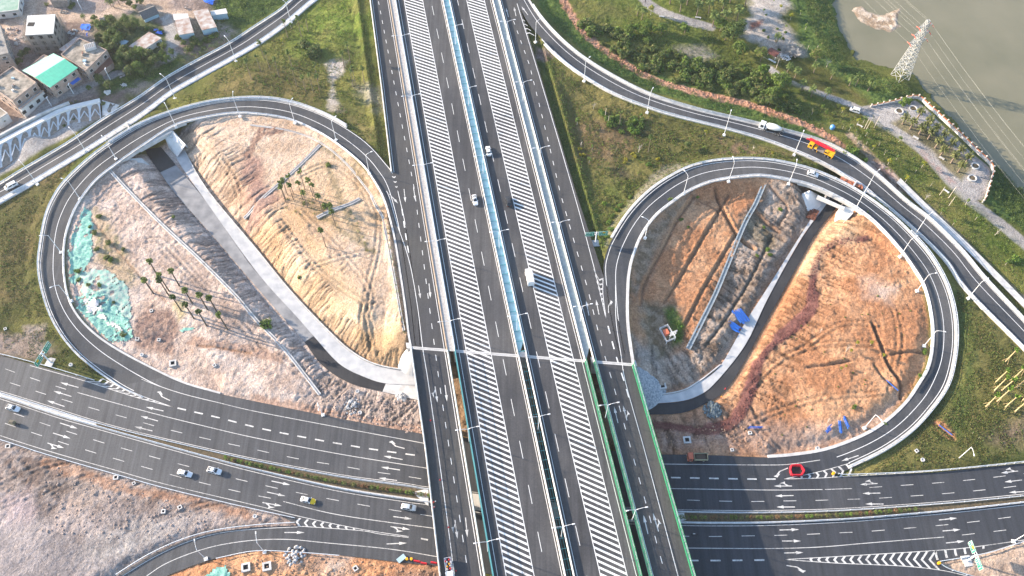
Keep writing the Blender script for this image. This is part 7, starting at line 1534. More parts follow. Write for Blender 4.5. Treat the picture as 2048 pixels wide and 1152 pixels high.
def lobeset(rs, r, n=7, h=.8, z0=.5):
    out = [(0, 0, r*h*.6+z0, r*.75)]
    for k in range(n): a = rs.uniform(0, 6.28); d = r*rs.uniform(.35, .72); out.append((d*math.cos(a), d*math.sin(a), z0+r*h*rs.uniform(.15, 1.0), r*rs.uniform(.3, .52)))
    return out
def plant(name, crown, trunk, tm, cat, cname='crown'):
    e = bpy.data.objects.new(name, None); COL.objects.link(e); e['category'] = cat
    if trunk is not None: trunk.build('trunk', tm, e)
    for c in (crown if isinstance(crown, list) else [crown]): o = bpy.data.objects.new(cname, c); COL.objects.link(o); o.parent = e
    return e
USED = {}
def put(proto, loc, s, label, group, rz=None, zs=1.0):
    first = proto.name not in USED; USED[proto.name] = 1; o = proto if first else copy_fast(proto); o.location = loc; o.rotation_euler = (0, 0, random.uniform(0, 6.28) if rz is None else rz); o.scale = (s, s, s*zs); o['label'] = label; o['group'] = group; return o
rs = np.random.RandomState(5)
# prototypes: bushes
BUSH = []
for k in range(9):
    r = 1.0; mats_ = [[LG, LD, LB], [LG, LO, LD], [LB, LG, LV], [LG, LD, LO], [LO, LG, LD], [LV, LG, LB], [LG, LB, LD], [LD, LG, LO], [LG, LD, LB]][k]
    cm = leafmesh('foliage', 420, lobeset(rs, r, 8, .7, .05), .30, 100+k, mats_, (.5, .8), .8, .5); st = MB(); st.tube([(0, 0, -.3), (.03, 0, .35)], [.06, .04], 5)
    for q in range(4): a = rs.uniform(0, 6.28); st.tube([(0, 0, .15), (.4*math.cos(a), .4*math.sin(a), .6)], [.035, .015], 4)
    BUSH.append(plant('bush', cm, st, BARK, 'bush', 'foliage'))
FLB = [plant('flowering_shrub', leafmesh('foliage', 260, lobeset(rs, .9, 6, .7, .05), .28, 140+k, [LY, LG], (.65,), .8, .5), None, None, 'shrub', 'foliage') for k in range(2)]
def broad(seed, R_, Ht, mats_, n, size=.55, nl=11, share=(.5, .8), tw=.22):
    r_ = np.random.RandomState(seed); lb = [(0, 0, Ht-R_*.35, R_*.62)]
    for k in range(nl): a = r_.uniform(0, 6.28); d = R_*r_.uniform(.35, .78); lb.append((d*math.cos(a), d*math.sin(a), Ht-R_*.55+R_*.55*r_.uniform(-.5, .8), R_*r_.uniform(.26, .44)))
    t = MB(); t.tube([(0, 0, -.6), (.05, 0, Ht*.35), (.0, .05, Ht*.6)], [tw, tw*.75, tw*.5], 8)
    for x, y, z, q in lb[1:8]: t.tube([(0, 0, Ht*.3+.02*q), (x*.45, y*.45, Ht*.5), (x*.9, y*.9, z)], [tw*.45, tw*.3, tw*.12], 5)
    return plant('broadleaf_tree', leafmesh('crown', n, lb, size, seed, mats_, share, .8, .45), t, BARK, 'tree')
TREE = [broad(1, 3.0, 5.2, [LG, LD, LB], 1500), broad(2, 3.4, 6.0, [LD, LG, LO], 1700), broad(3, 2.6, 4.8, [LB, LG, LD], 1300), broad(4, 3.8, 6.5, [LD, LG, LG], 2000), broad(5, 2.8, 5.5, [LO, LG, LB], 1300), broad(6, 3.2, 5.6, [LG, LB, LD], 1600)]
# palms
def frond(b, base, az, L, rise, droop, wid, m=0, seg=7, drop=0):
    pts = []
    for k in range(seg+1): u = k/seg; r = L*u*(1-.12*u); z = rise*math.sin(u*1.9)-droop*u*u; pts.append(Vector((base[0]+math.cos(az)*r, base[1]+math.sin(az)*r, base[2]+z)))
    sd = Vector((-math.sin(az), math.cos(az), 0))
    for k in range(1, seg*2):
        u = k/(seg*2); i = min(seg-1, int(u*seg)); f = u*seg-i; p = pts[i]*(1-f)+pts[i+1]*f; t = (pts[i+1]-pts[i]).normalized(); w = wid*math.sin(math.pi*(.12+.82*u))**.8
        for s in (-1, 1): q = p+sd*s*w+t*w*.55-Vector((0, 0, w*.45)); b.quad(p-t*.07, p+t*.10, q+t*.05, q-t*.04, m)
    b.tube(pts, [.045]*seg+[.01], 3, m)
def palm(name, H, nf, L, wid, lm, tm, tr=(.20, .13), rise=.9, droop=1.4, seed=0, lean=.25, props=False, label='palm'):
    r_ = np.random.RandomState(seed); t = MB(); top = (lean, lean*.4, H); t.tube([(0, 0, -.5), (lean*.25, 0, H*.4), (lean*.7, lean*.2, H*.8), top], [tr[0]*1.25, tr[0], tr[1], tr[1]*1.2], 7)
    if props:
        for a in (0.3, 2.4, 4.5): t.tube([(1.3*math.cos(a), 1.3*math.sin(a), -.3), (lean*.3, 0, H*.42)], [.05, .05], 4)
    b = MB(); ga = r_.uniform(0, 6.28)
    for k in range(nf): v = (k % 3); frond(b, top, ga+k*2.399+r_.uniform(-.2, .2), L*r_.uniform(.8, 1.08)*(1-.12*v), rise*(1+.55*v)*r_.uniform(.8, 1.2), droop*(1-.30*v)*r_.uniform(.7, 1.2), wid, 0)
    e = bpy.data.objects.new(name, None); COL.objects.link(e); e['category'] = 'palm'; t.build('trunk', tm, e); b.build('fronds', lm, e); return e
COCO = [palm('coconut_palm', 5.2+k*.6, 16, 3.0, .62, LP, BARK, (.22, .15), 1.0, 1.9, k, .6) for k in range(3)]
DATE = [palm('date_palm', 2.9+k*.4, 24, 2.5, .42, LT, BARK, (.34, .30), 1.3, 1.3, 10+k, .1) for k in range(3)]
SLIM = [palm('slim_palm', 8.4+k*.8, 10, 1.35, .38, LP, BARK, (.15, .10), .75, .6, 20+k, .15) for k in range(3)]
MOUND = [palm('transplanted_palm', 8.6+k*.5, 12, 1.5, .45, [LP, LD, LP][k], mat('dark_fibrous_trunk', (.09,.075,.055), .95, var=.3, scale=4), (.24, .2), .8, .7, 30+k, .2) for k in range(3)]
PROP = [palm('propped_palm', 7.6+k*.6, 8, 1.1, .36, LB, BARKT, (.21, .16), .9, .4, 40+k, .15, True) for k in range(3)]
YOUNG = []
for k in range(4):
    t = MB(); t.tube([(0, 0, -.3), (.05, 0, 1.4), (.1, .05, 2.9)], [.09, .07, .05], 6)
    for q in range(5): a = rs.uniform(0, 6.28); t.tube([(.05, 0, 1.6+q*.2), (.7*math.cos(a), .7*math.sin(a), 2.6+q*.2)], [.04, .015], 4)
    YOUNG.append(plant('young_tree', leafmesh('crown', [170, 240, 120, 300][k], lobeset(rs, [.8, 1.0, .75, 1.1][k], 6, .9, 2.2), .32, 160+k, [[LB, LG], [LG, LB], [LO, LG], [LY, LB]][k], (.6,), .9, .4), t, BARKW, 'tree'))
t = MB(); t.tube([(0, 0, -.3), (.1, 0, 1.6), (.15, 0, 2.6)], [.12, .09, .06], 6)
for q in range(16): a = rs.uniform(0, 6.28); z = rs.uniform(1.3, 2.5); L = rs.uniform(.7, 1.5); p1 = (.1+L*.6*math.cos(a), L*.6*math.sin(a), z+L*.5); t.tube([(.1, 0, z), p1, (p1[0]+.4*math.cos(a+.5), p1[1]+.4*math.sin(a+.5), p1[2]+.5)], [.04, .025, .01], 4)
BARE = bpy.data.objects.new('bare_tree', None); COL.objects.link(BARE); BARE['category'] = 'tree'; t.build('branches', BARKW, BARE)
b_ = MB()
for q in range(170): a = rs.uniform(0, 6.28); z = rs.uniform(0, .35); L = rs.uniform(.5, 1.1); b_.bar((0, 0, z), (L*math.cos(a), L*math.sin(a), z+L*rs.uniform(.3, 1.0)), .035)
DRYB = bpy.data.objects.new('dry_shrub', None); COL.objects.link(DRYB); DRYB['category'] = 'shrub'; b_.build('twigs', DRY, DRYB)

def pick(L, i=None): return L[random.randrange(len(L)) if i is None else i % len(L)]
def many(protos, pts, s0, s1, label, group, z0=3, zs=1.0):
    for i, p in enumerate(pts):
        lb = label if isinstance(label, str) else label[i % len(label)]; g = G(p[0], p[1], z0); s = random.uniform(s0, s1)*(p[2] if len(p) > 2 else 1)
        put(pick(protos), (g.x, g.y, g.z-.05), s, lb, group, None, zs)
def weeds(pts, s0, s1, label, z0, mats_=None, n=34):
    """low weeds nobody could count: one object"""
    lob = []
    for p in pts: g = G(p[0], p[1], z0); r = random.uniform(s0, s1)*.8; lob.append((g.x, g.y, g.z+r*.2, r))
    me_ = leafmesh('weeds', n*len(pts), lob, .3, len(pts)+int(z0*7), mats_ or [LG, LO, LB], (.45, .8), .75, .3); o = bpy.data.objects.new('weeds', me_); COL.objects.link(o); return tag(o, label, 'weeds', None, 'stuff')
# palms inside the left loop
for i, (p, w_) in enumerate((((315,551),'leftmost at the back of the group'),((337,590),'small one in the middle of the group'),((338,582),'second of the back row'),((307,587),'standing apart on the left'),((363,622),'in front, below the tank sized gap'),((359,572),'at the back right'),((385,607),'in the middle right'),((388,637),'front centre'),((415,619),'third from the right'),((433,622),'second from the right at the back'),((413,651),'lowest but one'),((455,659),'rightmost and lowest'))):
    g = G(p[0], p[1], 3); put(pick(MOUND, i), g, 1.0, 'dark trunked palm on pink earth, %s' % w_, 'transplanted palms on the pink earth')
NE_ = [((571,403),'at the left end of the row'),((571,398),'second at the left end'),((587,388),'behind, near the drain'),((587,400),'left of centre'),((605,398),'tall one in the middle'),((610,379),'highest up the slope'),((615,414),'below the centre'),((626,392),'right of centre'),((646,426),'yellow green crown on the right'),((667,440),'beside the pipe like ridge'),((672,454),'lower right by the ridge'),((652,494),'alone on the sand below the ridge'),((575,390),'near the left end, small'),((632,402),'small one right of the tall palm')]
for i, (p, w_) in enumerate(NE_): g = G(p[0], p[1], 6); put(pick(SLIM, i), g, 1.0, 'slim palm on the sandy mound, %s' % w_, 'slim palms on the sandy mound')
many([BUSH[7], BUSH[0]], [(650,414,1.2),(656,331,.9),(598,555,.7),(534,652,2.0),(347,434,.7),(640,640,.5)], 1.2, 1.4, ['dark bush beneath the row of slim palms','small green bush near the top of the sandy mound','lone bush on the sandy face above the lane','large dark bush beside the long drain','tiny bush on the striped cut face','tiny green tuft on the lower sandy face'], 'bushes inside the left loop', 5)
weeds([(600+random.uniform(-30, 60), 400+random.uniform(-12, 30)) for _ in range(22)], .5, 1.0, 'low scrub among the slim palms on the sandy mound', 6)
weeds([(700+k*4+random.uniform(-3, 3), 420+k*9+random.uniform(-3, 3)) for k in range(10)], .5, .9, 'tuft of weeds along the ruts of the sandy mound', 6)
weeds([(775+k*2.1+random.uniform(-2, 2), 455+k*13+random.uniform(-3, 3)) for k in range(17)], .6, 1.2, 'green weed clump between the white stepped drain and the side road', 6.5)
many([BUSH[1], BUSH[6], BUSH[3]], [(155,544),(177,571),(200,571),(227,605),(248,670),(180,454),(190,467),(217,487),(247,500),(193,500),(213,517),(197,434),(222,520),(158,560)], .7, 1.3, 'shrub growing up through the slope beside the green nets', 'shrubs beside the green nets', 3.5)
# grass triangle left
T1 = [(522,143),(529,118),(559,155),(584,134),(636,160),(701,126),(689,136),(707,173),(711,170),(729,167),(576,75),(603,73),(617,63),(540,138),(594,173),(612,184),(627,184),(503,159),(640,182)]
wd = ['nearest the kerb of the upper road','second from the road kerb','in a weedy gap','in the middle of the triangle','standing alone right of the middle','by the top of the bare sand','on the bare sand','first of a pair beside the sand','second of a pair beside the sand','nearest the side road','touching the upper road lamp row','in the shrubs near the top','beside the curved hedge line','left of centre','low centre','low centre by the next palm','right of the low centre pair','far left in long grass','lowest by the loop']
for i, p in enumerate(T1): g = G(p[0], p[1], 5.5); put(pick(SLIM, i), g, .95, 'slim palm in the left grass triangle, %s' % wd[i], 'slim palms in the left grass triangle')
many([BUSH[7]], [(613,94,1.8),(622,108,1.8),(629,104,2.0),(604,90,1.4),(634,113,1.5)], 1.5, 1.9, 'round dark bush in the cluster at the middle of the grass triangle', 'dark bush cluster in the grass triangle', 5)
weeds([(700+random.uniform(-18, 22), 188+random.uniform(-10, 16)) for _ in range(18)]+[(720+random.uniform(-14, 24), 128+random.uniform(-14, 16)) for _ in range(14)], .9, 1.8, 'green bush between the bare sand and the side road', 6)
weeds([(random.uniform(500, 650), random.uniform(120, 190)) for _ in range(55)], .4, 1.0, 'low weed clump in the left grass triangle', 5)
weeds([(random.uniform(560, 640), random.uniform(55, 80)) for _ in range(16)], .6, 1.3, 'weed clump near the dark curved hedge line', 5)
many([YOUNG[0], YOUNG[3]], [(606,62),(583,58),(566,88)], .8, 1.1, ['yellow leaved young tree near the upper road','small green tree by the upper road kerb','small tree beside the lamp of the upper road'], 'young trees near the upper road', 5)
# right grass wedge
def band(path, n, w): 
    P = smooth(np.array([(a, c, 0.) for a, c in path]), 4); L = arcs(P)[-1]; out = []
    for _ in range(n): q = at_len(P, random.uniform(0, L)); out.append((q[0]+random.uniform(-w, w), q[1]+random.uniform(-w, w)*.7))
    return out
def inp(poly, n):
    xs = [p[0] for p in poly]; ys = [p[1] for p in poly]; out = []
    while len(out) < n:
        x, y = random.uniform(min(xs), max(xs)), random.uniform(min(ys), max(ys))
        if inpoly(np.array([x]), np.array([y]), poly)[0]: out.append((x, y))
    return out
weeds(inp([(1090,126),(1110,122),(1170,162),(1165,172),(1120,168),(1096,150)], 42), .8, 1.5, 'vivid green creeper mound at the top of the right grass wedge', 6)
for i, (p, pr, s, lb) in enumerate((((1154,250),YOUNG[1],1.2,'young tree near the left edge of the right wedge'),((1239,250),SLIM[0],.8,'slim palm in the middle of the right wedge'),((1277,304),BARE,1.2,'bare white tree beside a white sack in the right wedge'),((1296,305),SLIM[2],.85,'tallest slim palm of the right wedge'),((1184,300),YOUNG[0],.9,'young tree on the red brown patch'),((1178,326),YOUNG[1],1.0,'young tree below the yellow flowers'),((1162,294),BARE,.8,'small bare tree on the red brown patch'),((1280,238),YOUNG[0],1.0,'small palm like tree right of the thicket'),((1187,218),BARE,1.0,'pale bare tree near the ramp kerb'),((1374,296),TREE[1],.55,'dark round tree on the right of the wedge'),((1410,270),YOUNG[3],.8,'yellow green sapling below the ramp'),((1505,300),BARE,.7,'thin bare sapling below the mixer lorry'))):
    g = G(p[0], p[1], 5.5); put(pr, g, s, lb, 'trees in the right grass wedge')
many([BUSH[2], BUSH[0], BUSH[6]], inp([(1200,225),(1225,230),(1245,250),(1275,232),(1292,250),(1275,268),(1245,268),(1215,250)], 30), .9, 1.8, 'green bush in the thicket of the right wedge', 'thicket of the right wedge', 5.5)
many(FLB, [(1161,310),(1167,311),(1160,299),(1249,326),(1252,320),(1265,308),(1270,314),(1545,306),(1316,318)], .8, 1.3, 'yellow flowering shrub in the right grass wedge', 'yellow shrubs in the right wedge', 5.5)
weeds(inp([(1110,180),(1240,215),(1400,260),(1540,300),(1440,310),(1330,330),(1240,400),(1200,440),(1150,340)], 95), .45, 1.15, 'low weed clump in the right grass wedge', 5.5)
many([BUSH[2], BUSH[6]], [(1209,408),(1232,420),(1218,445),(1222,460),(1214,474),(1260,395),(1240,412),(1297,330),(1225,432)], .8, 1.3, 'bright green bush beside the approach of the right loop', 'bushes beside the right loop approach', 6.5)
# parkland
PA = [(1150,40),(1250,62),(1330,92),(1400,128),(1480,125),(1545,170),(1620,235),(1545,212),(1450,187),(1360,167),(1290,142),(1225,105),(1180,75)]
many([BUSH[0], BUSH[1], BUSH[3], BUSH[6], BUSH[8], BUSH[7], BUSH[4]], inp(PA, 165), 1.2, 2.9, 'rounded bush in the dense scrub above the brick red path', 'dense scrub above the brick red path', 3)
many([TREE[0], TREE[5], TREE[2]], [(1258,66,.8),(1272,62,.9),(1292,60,.9),(1305,66,.9),(1322,66,.85),(1285,72,.8)], .8, 1.0, ['leftmost tree of the clump below the park path','second tree of the clump below the park path','middle tree of the clump below the park path','fourth tree of the clump below the park path','rightmost tree of the clump below the park path','front tree of the clump below the park path'], 'clump below the park path', 3)
for p, pr, s, lb in (((1369,66),TREE[2],.9,'single round light green tree on the lawn'),((1465,82),TREE[3],1.35,'big spreading tree below the coconut palms'),((1440,62),TREE[5],1.0,'tree touching the coconut palms'),((1478,108),TREE[0],1.2,'broad tree in the middle of the scrub'),((1450,80),TREE[1],1.0,'dark tree left of the big spreading one'),((1521,122),TREE[4],1.15,'rounded olive tree near the pavilion'),((1524,150),TREE[2],1.1,'olive tree below the rounded one'),((1557,178),TREE[5],1.35,'large light green tree by the narrow path'),((1545,196),TREE[0],1.1,'tree in front of the large light green one'),((1631,124),TREE[4],1.15,'big leaved yellowish tree near the river bank'),((1653,134),BARE,1.3,'grey bare tree right of the big leaved one'),((1538,212),TREE[1],.9,'dark tree above the brick red path'),((1805,214),TREE[2],.95,'bushy bright tree in the top ring planter'),((1301,30),YOUNG[3],1.5,'yellow leaved tree beside the park path')):
    g = G(p[0], p[1], 2.5); put(pr, g, s, lb, 'trees of the park')
for i, p in enumerate([(1340,8),(1360,24),(1374,10),(1393,31),(1417,27),(1425,54),(1444,23),(1450,50),(1473,42),(1405,5),(1460,5),(1430,0),(1352,-4),(1385,-6),(1490,12)]):
    g = G(p[0], p[1], 2); put(pick(COCO, i), g, 1.05, 'coconut palm in the grove along the top of the park', 'coconut grove')
for i, (p, lb) in enumerate((((1573,147),'coconut palm beside the tall slim pole'),((1627,146),'coconut palm below the big leaved tree'),((1588,158),'leaning palm over the narrow path'),((1604,181),'palm just below the narrow path, left one'),((1622,194),'palm just below the narrow path, middle one'),((1647,201),'palm just below the narrow path, right one'),((1661,158),'small palm on the shaded lawn'),((1698,172),'palm with dead orange fronds near the bank'),((1711,172),'palm right of the one with dead fronds'),((1552,86),'dark palm behind the pavilion'),((1735,182),'small palm near the river bank corner'),((1283,40),'yellowish palm at the bend of the park path'),((1274,32),'thin palm left of the yellowish one'))):
    g = G(p[0], p[1], 1.5); put(pick(COCO, i), g, .8, lb, 'single palms of the park')
DP = [(1805,242),(1820,252),(1834,232),(1838,262),(1852,247),(1856,272),(1866,262),(1870,290),(1882,277),(1881,305),(1897,292),(1902,320),(1915,305),(1916,338),(1929,322),(1848,256)]
for i, p in enumerate(DP): g = G(p[0], p[1]+6, 1); put(pick(DATE, i), g, 1.0, 'date palm in the riverside bed, %s from the upper left' % ORD[i], 'date palms in the riverside bed')
many(YOUNG+[BARE], [(1685,258),(1698,262),(1712,266),(1709,280),(1731,272),(1768,310),(1792,320),(1830,345),(1843,335),(1726,246),(1714,249),(1797,284),(1861,372),(1715,287),(1732,289),(1757,292),(1683,226),(1623,230),(1745,300),(1775,330),(1810,365),(1850,400),(1880,430),(1930,410),(1950,440),(1990,470),(1905,450),(2010,530)], .8, 1.2, 'young staked tree on the lawn beside the promenade', 'young trees beside the promenade', 2)
many([TREE[2], TREE[4]], [(1644,217),(1652,228),(1676,216),(1667,232)], .32, .42, ['small round tree on the lawn, left one of four','small round tree on the lawn, lower left of four','small round tree on the lawn, upper right of four','small round tree on the lawn, lowest of four'], 'four small round trees', 2)
many([DRYB], [(1558,96),(1566,98),(1574,102),(1582,108),(1569,106),(1585,101),(1588,112),(1577,96)], 1.8, 2.6, 'white dry shrub behind the red roofed pavilion', 'white dry shrubs behind the pavilion', 1)
many([BUSH[2], BUSH[0]], [(1697,300,1.4),(1709,306,1.3),(1690,306),(1700,310),(1730,322),(2030,520,1.2),(2020,523)], 1.3, 1.8, 'leafy shrub beside the brick red path end', 'shrubs beside the red path end', 3)
weeds(band([(1560,200),(1620,222),(1680,250),(1740,285),(1800,330)], 40, 8), .4, 1.0, 'low shrub on the lawn above the brick red path', 2)
many([BUSH[6], BUSH[2]], inp([(1500,20),(1640,40),(1620,90),(1560,110),(1500,80)], 14), .5, .9, 'small shrub dotting the white sand', 'shrubs on the white sand', 1)
many(YOUNG, [(1560,20),(1580,40),(1600,30),(1570,60),(1525,28),(1545,8),(1610,60)], .8, 1.1, 'young tree planted on the white sand', 'young trees on the white sand', 1)
# ground cover as one mass each
def cover(name, pts_poly, n, size, mats_, label, z0, h=.6, bands=None):
    rs_ = np.random.RandomState(n); pts = inp(pts_poly, n//26) if pts_poly else bands; lob = []
    for p in pts: g = G(p[0], p[1], z0); r = rs_.uniform(.5, 1.5)*h/.6; lob.append((g.x, g.y, g.z+r*.15, r))
    me_ = leafmesh(name, n, lob, size, n, mats_, (.45, .8), .65, .3); o = bpy.data.objects.new(name, me_); COL.objects.link(o); return tag(o, label, 'ground cover', None, 'stuff')
cover('ramp_verge_scrub', [(1070,-10),(1112,-10),(1150,55),(1232,120),(1330,170),(1450,202),(1560,236),(1680,295),(1725,322),(1655,288),(1540,250),(1400,213),(1300,182),(1200,130),(1112,60)], 15000, .36, [LG, LD, LV], 'strip of low scrub between the upper right ramp and the brick red path', 4)
cover('bank_reeds', [(1600,-20),(1662,-10),(1672,60),(1695,120),(1760,148),(1815,172),(1842,200),(1800,200),(1720,175),(1655,120),(1625,60)], 17000, .4, [LG, LD, LO], 'reeds and scrub covering the river bank around the pylon', -.5, .7)
cover('lower_bank_scrub', [(1850,212),(1925,268),(2050,385),(2050,470),(1990,400),(1992,330),(1910,255)], 9000, .4, [LD, LG, LG], 'dark scrub along the river bank below the orange railing', -.5, .7)
cover('roadside_scrub', [(440,-10),(585,-10),(540,22),(470,70),(380,118),(330,150),(250,185),(235,165),(330,130),(400,70)], 11000, .4, [LD, LG, LB], 'dark green scrub between the village and the upper left road', 5, .7)
cover('wedge_strip_scrub', [(1540,300),(1600,316),(1650,335),(1680,352),(1640,340),(1590,326),(1540,315)], 2600, .3, [LG, LO, LB], 'weedy strip between the upper ramp and the right loop', 5.5, .5)
cover('compound_weeds', [(1330,625),(1350,618),(1368,645),(1362,685),(1348,690),(1342,655)], 2200, .3, [LV, LB, LD], 'vivid green weeds beside the fenced utility compound', 2.5, .5)
# village trees
VT = [(208,63,1),(195,55,.9),(220,90,1),(230,104,1),(245,125,1.2),(266,125,1.3),(287,117,1.2),(302,118,1.2),(280,142,1.1),(262,150,1),(204,167,.8),(221,177,.8),(240,62,1),(261,60,.9),(226,48,.9),(48,117,.9),(42,130,.9),(58,108,.8),(180,179,.6),(246,142,.9),(272,20,.8),(262,14,.8),(282,8,.8),(250,6,.7),(84,80,.7),(94,90,.7),(312,130,1.1),(230,75,.9),(322,120,1),(253,108,1.2),(215,78,.9),(240,92,1.1),(276,108,1),(200,80,.8),(335,125,.9),(215,108,.9),(285,85,.6),(190,40,.7),(0,240,.8),(12,248,.7),(110,98,.6),(330,100,.7),(345,110,.6),(255,50,.9),(275,55,.8),(210,55,.8),(290,150,.8),(370,92,.6),(128,60,.6)]
many([TREE[1], TREE[3], TREE[4], TREE[0], TREE[1]], VT, .62, .85, 'broadleaf tree among the village houses', 'trees among the village houses', 5.5)
many([BUSH[0], BUSH[1], BUSH[3]], inp([(190,45),(330,60),(335,125),(250,170),(200,140)], 32)+inp([(350,70),(400,80),(470,60),(380,110)], 12)+inp([(80,0),(180,0),(180,20),(90,24)], 8), .9, 1.9, 'bush among the village sheds and houses', 'bushes among the village houses', 5.5)
many([COCO[0]], [(222,12),(229,16),(240,10),(170,42),(245,4),(150,95)], .5, .7, 'small palm beside the village track', 'small palms beside the village track', 6)
many([BUSH[1], BUSH[3]], [(a*19.5/1.0+12, 318-a*11+random.uniform(-2, 2)) for a in range(5, 11)], .7, 1.1, 'shrub growing in an arch of the lattice slope', 'shrubs in the arches', 4)
weeds(band([(10,266),(60,244),(110,222),(150,206),(230,195)], 22, 4), .5, 1.0, 'shrub along the village lane wall', 6)
# strip right of the right loop
PRP = [((2011,723),'standing alone near the ramp'),((1992,764),'upper left of the group'),((1989,781),'left side of the group'),((2004,781),'centre of the group'),((1972,813),'lowest left'),((1994,803),'lower centre'),((2011,814),'lower right'),((2024,760),'upper right'),((2030,823),'bottom right'),((2034,775),'cut by the picture edge'),((2046,800),'at the very edge'),((2040,745),'top right at the edge')]
for i, (p, w_) in enumerate(PRP): g = G(p[0], p[1], 1.6); put(pick(PROP, i), g, 1.0, 'propped palm with tan trunk, %s' % w_, 'propped palms at the right edge')
many([YOUNG[0]], [(1944,867),(1957,877),(1982,871)], .35, .5, ['felled looking sapling in grass, leftmost of three','sapling in grass, middle of three','sapling in grass, rightmost of three'], 'three saplings', 1)
many([BUSH[2], BUSH[6]], [(1770,848),(1848,705),(1853,740),(1735,425),(1741,430),(1708,815),(1560,420),(1540,510),(1535,500),(1514,512),(1528,455),(1362,440),(1376,455),(1340,360+40),(1395,395),(1716,420),(1850,700),(1840,752)], .6, 1.1, 'small green shrub on bare earth near the edge of the right loop', 'shrubs inside the right loop', 2.5)
weeds(inp([(1600,600),(1780,520),(1830,600),(1830,720),(1700,820),(1560,880),(1520,800)], 40), .25, .5, 'dry tuft on the orange earth of the right loop', 2.5)
many([YOUNG[3], BARE], [(1700,705),(1712,690),(1690,735),(1655,845),(1680,740),(1640,665),(1765,715),(1740,690)], .5, .8, 'leaning yellowish sapling on the orange earth', 'saplings in the right loop', 2.5)
many([BARE], [(1596,552),(1692,703),(1601,465)], .9, 1.1, ['dead dark branch heap beside the brick red trail','curled dead branch on the orange earth','dead branch near the right underpass'], 'dead branches', 2.5)
weeds(inp([(0,420),(90,400),(70,520),(90,620),(30,640),(0,560)], 45), .25, .6, 'yellowish tuft in the grass left of the loop', 3)
# clipped shrubs of the median
def ball(seed, m_): return plant('clipped_shrub', leafmesh('foliage', 110, [(0, 0, .42, .5)], .24, seed, m_, (.7,), .9, .75), None, None, 'shrub', 'foliage')
BALL = [ball(300, [LG, LD]), ball(301, [LO, LG]), ball(302, [LB, LG]), ball(303, [mat('russet_leaf', (.20,.09,.04), .8, var=.3), LO])]
for A, u0, u1, n, w_ in ((0, .27, .462, 70, 'left'), (0, .605, .86, 62, 'right')):
    T_ = resample(mt, 600); B_ = resample(mb, 600)
    for k in range(n):
        i = int((u0+(u1-u0)*k/(n-1))*599); p = T_[i]*.5+B_[i]*.5; put(pick(BALL), (p[0], p[1], .17), random.uniform(1.05, 1.5), 'clipped ball shrub in the planted median %s of the bridge' % w_, 'clipped shrubs in the median %s of the bridge' % w_)
# rows of stones dumped along the trails and low tufts as texture
def scatter_mesh(name, pts, z0, s0, s1, m_, label, cat='stones'):
    b = MB()
    for p in pts:
        g = G(p[0], p[1], z0); s = random.uniform(s0, s1); b.lathe((g.x, g.y, g.z-.05), [(s, 0), (s*.8, s*.6), (.02, s*.8)], 5)
    return tag(b.build(name, m_), label, cat, None, 'stuff')
scatter_mesh('brick_spoil', band([(1120,-10),(1150,45),(1180,80),(1230,115),(1290,150),(1350,172),(1420,190),(1500,208),(1560,228),(1630,255),(1680,285)], 700, 5), 3.4, .15, .45, mat('red_clod', (.42,.22,.14), .9, var=.35, scale=3), 'broken red spoil along the path above the upper right ramp')
scatter_mesh('maroon_clods', band([(1730,480),(1690,482),(1660,492),(1637,510)], 60, 8)+band([(1637,510),(1628,540),(1622,590),(1600,650),(1545,690),(1515,730),(1500,790),(1470,838),(1400,856),(1300,843)], 420, 6), 2.2, .12, .34, mat('maroon_clod', (.16,.055,.045), .95, var=.35, scale=3), 'maroon clods strewn along the trail in the right loop')
scatter_mesh('pink_clods', inp([(620,740),(720,795),(840,800),(850,878),(780,855),(650,826)], 420)+inp([(100,930),(330,1000),(500,1035),(300,1090),(60,1060)], 260), .3, .12, .42, mat('grey_pink_clod', (.34,.26,.22), .95, var=.35, scale=2), 'clods and rubble over the rough earth beside the lower highway')
scatter_mesh('orange_clods', inp([(640,1114),(880,1140),(880,1170),(560,1160),(480,1120)], 260)+inp([(1300,860),(1480,850),(1560,895),(1330,900)], 160), .3, .12, .4, mat('orange_clod', (.36,.22,.14), .95, var=.35, scale=2), 'clods on the orange earth at the lower edge and beside the tipper lorry')
def grassblades(name, poly, n, z0, mats_, label, hh=.32):
    rs_ = np.random.RandomState(len(poly)*7+n); P = [W(a, c, z0) for a, c in poly]; A = np.array(P); x = rs_.uniform(A[:, 0].min(), A[:, 0].max(), n*3); y = rs_.uniform(A[:, 1].min(), A[:, 1].max(), n*3); k = inpoly(x, y, P); x, y = x[k][:n], y[k][:n]
    dn = fbm(x, y, .22, 9, 3); k = dn > .42; x, y = x[k], y[k]; i = np.clip(np.searchsorted(gx, x)-1, 0, len(gx)-2); j = np.clip(np.searchsorted(gy, y)-1, 0, len(gy)-2); z = Z[j, i]; a = rs_.uniform(0, 6.28, len(x)); w = rs_.uniform(.12, .28, len(x)); h = rs_.uniform(.4, 1.2, len(x))*hh
    V = np.stack([np.stack([x-w*np.cos(a), y-w*np.sin(a), z-.05], 1), np.stack([x+w*np.cos(a), y+w*np.sin(a), z-.05], 1), np.stack([x+rs_.normal(size=len(x))*.14, y+rs_.normal(size=len(x))*.14, z+h], 1)], 1).reshape(-1, 3)
    me_ = bpy.data.meshes.new(name); me_.from_pydata(V.tolist(), [], np.arange(len(V)).reshape(-1, 3).tolist())
    for m_ in mats_: me_.materials.append(m_)
    me_.polygons.foreach_set('material_index', rs_.randint(0, len(mats_), len(V)//3).astype(np.int32)); me_.update(); o = bpy.data.objects.new(name, me_); COL.objects.link(o); return tag(o, label, 'grass', None, 'stuff')
DRYG = leafmat('grass_dry', (.13,.10,.045), (.24,.18,.08))
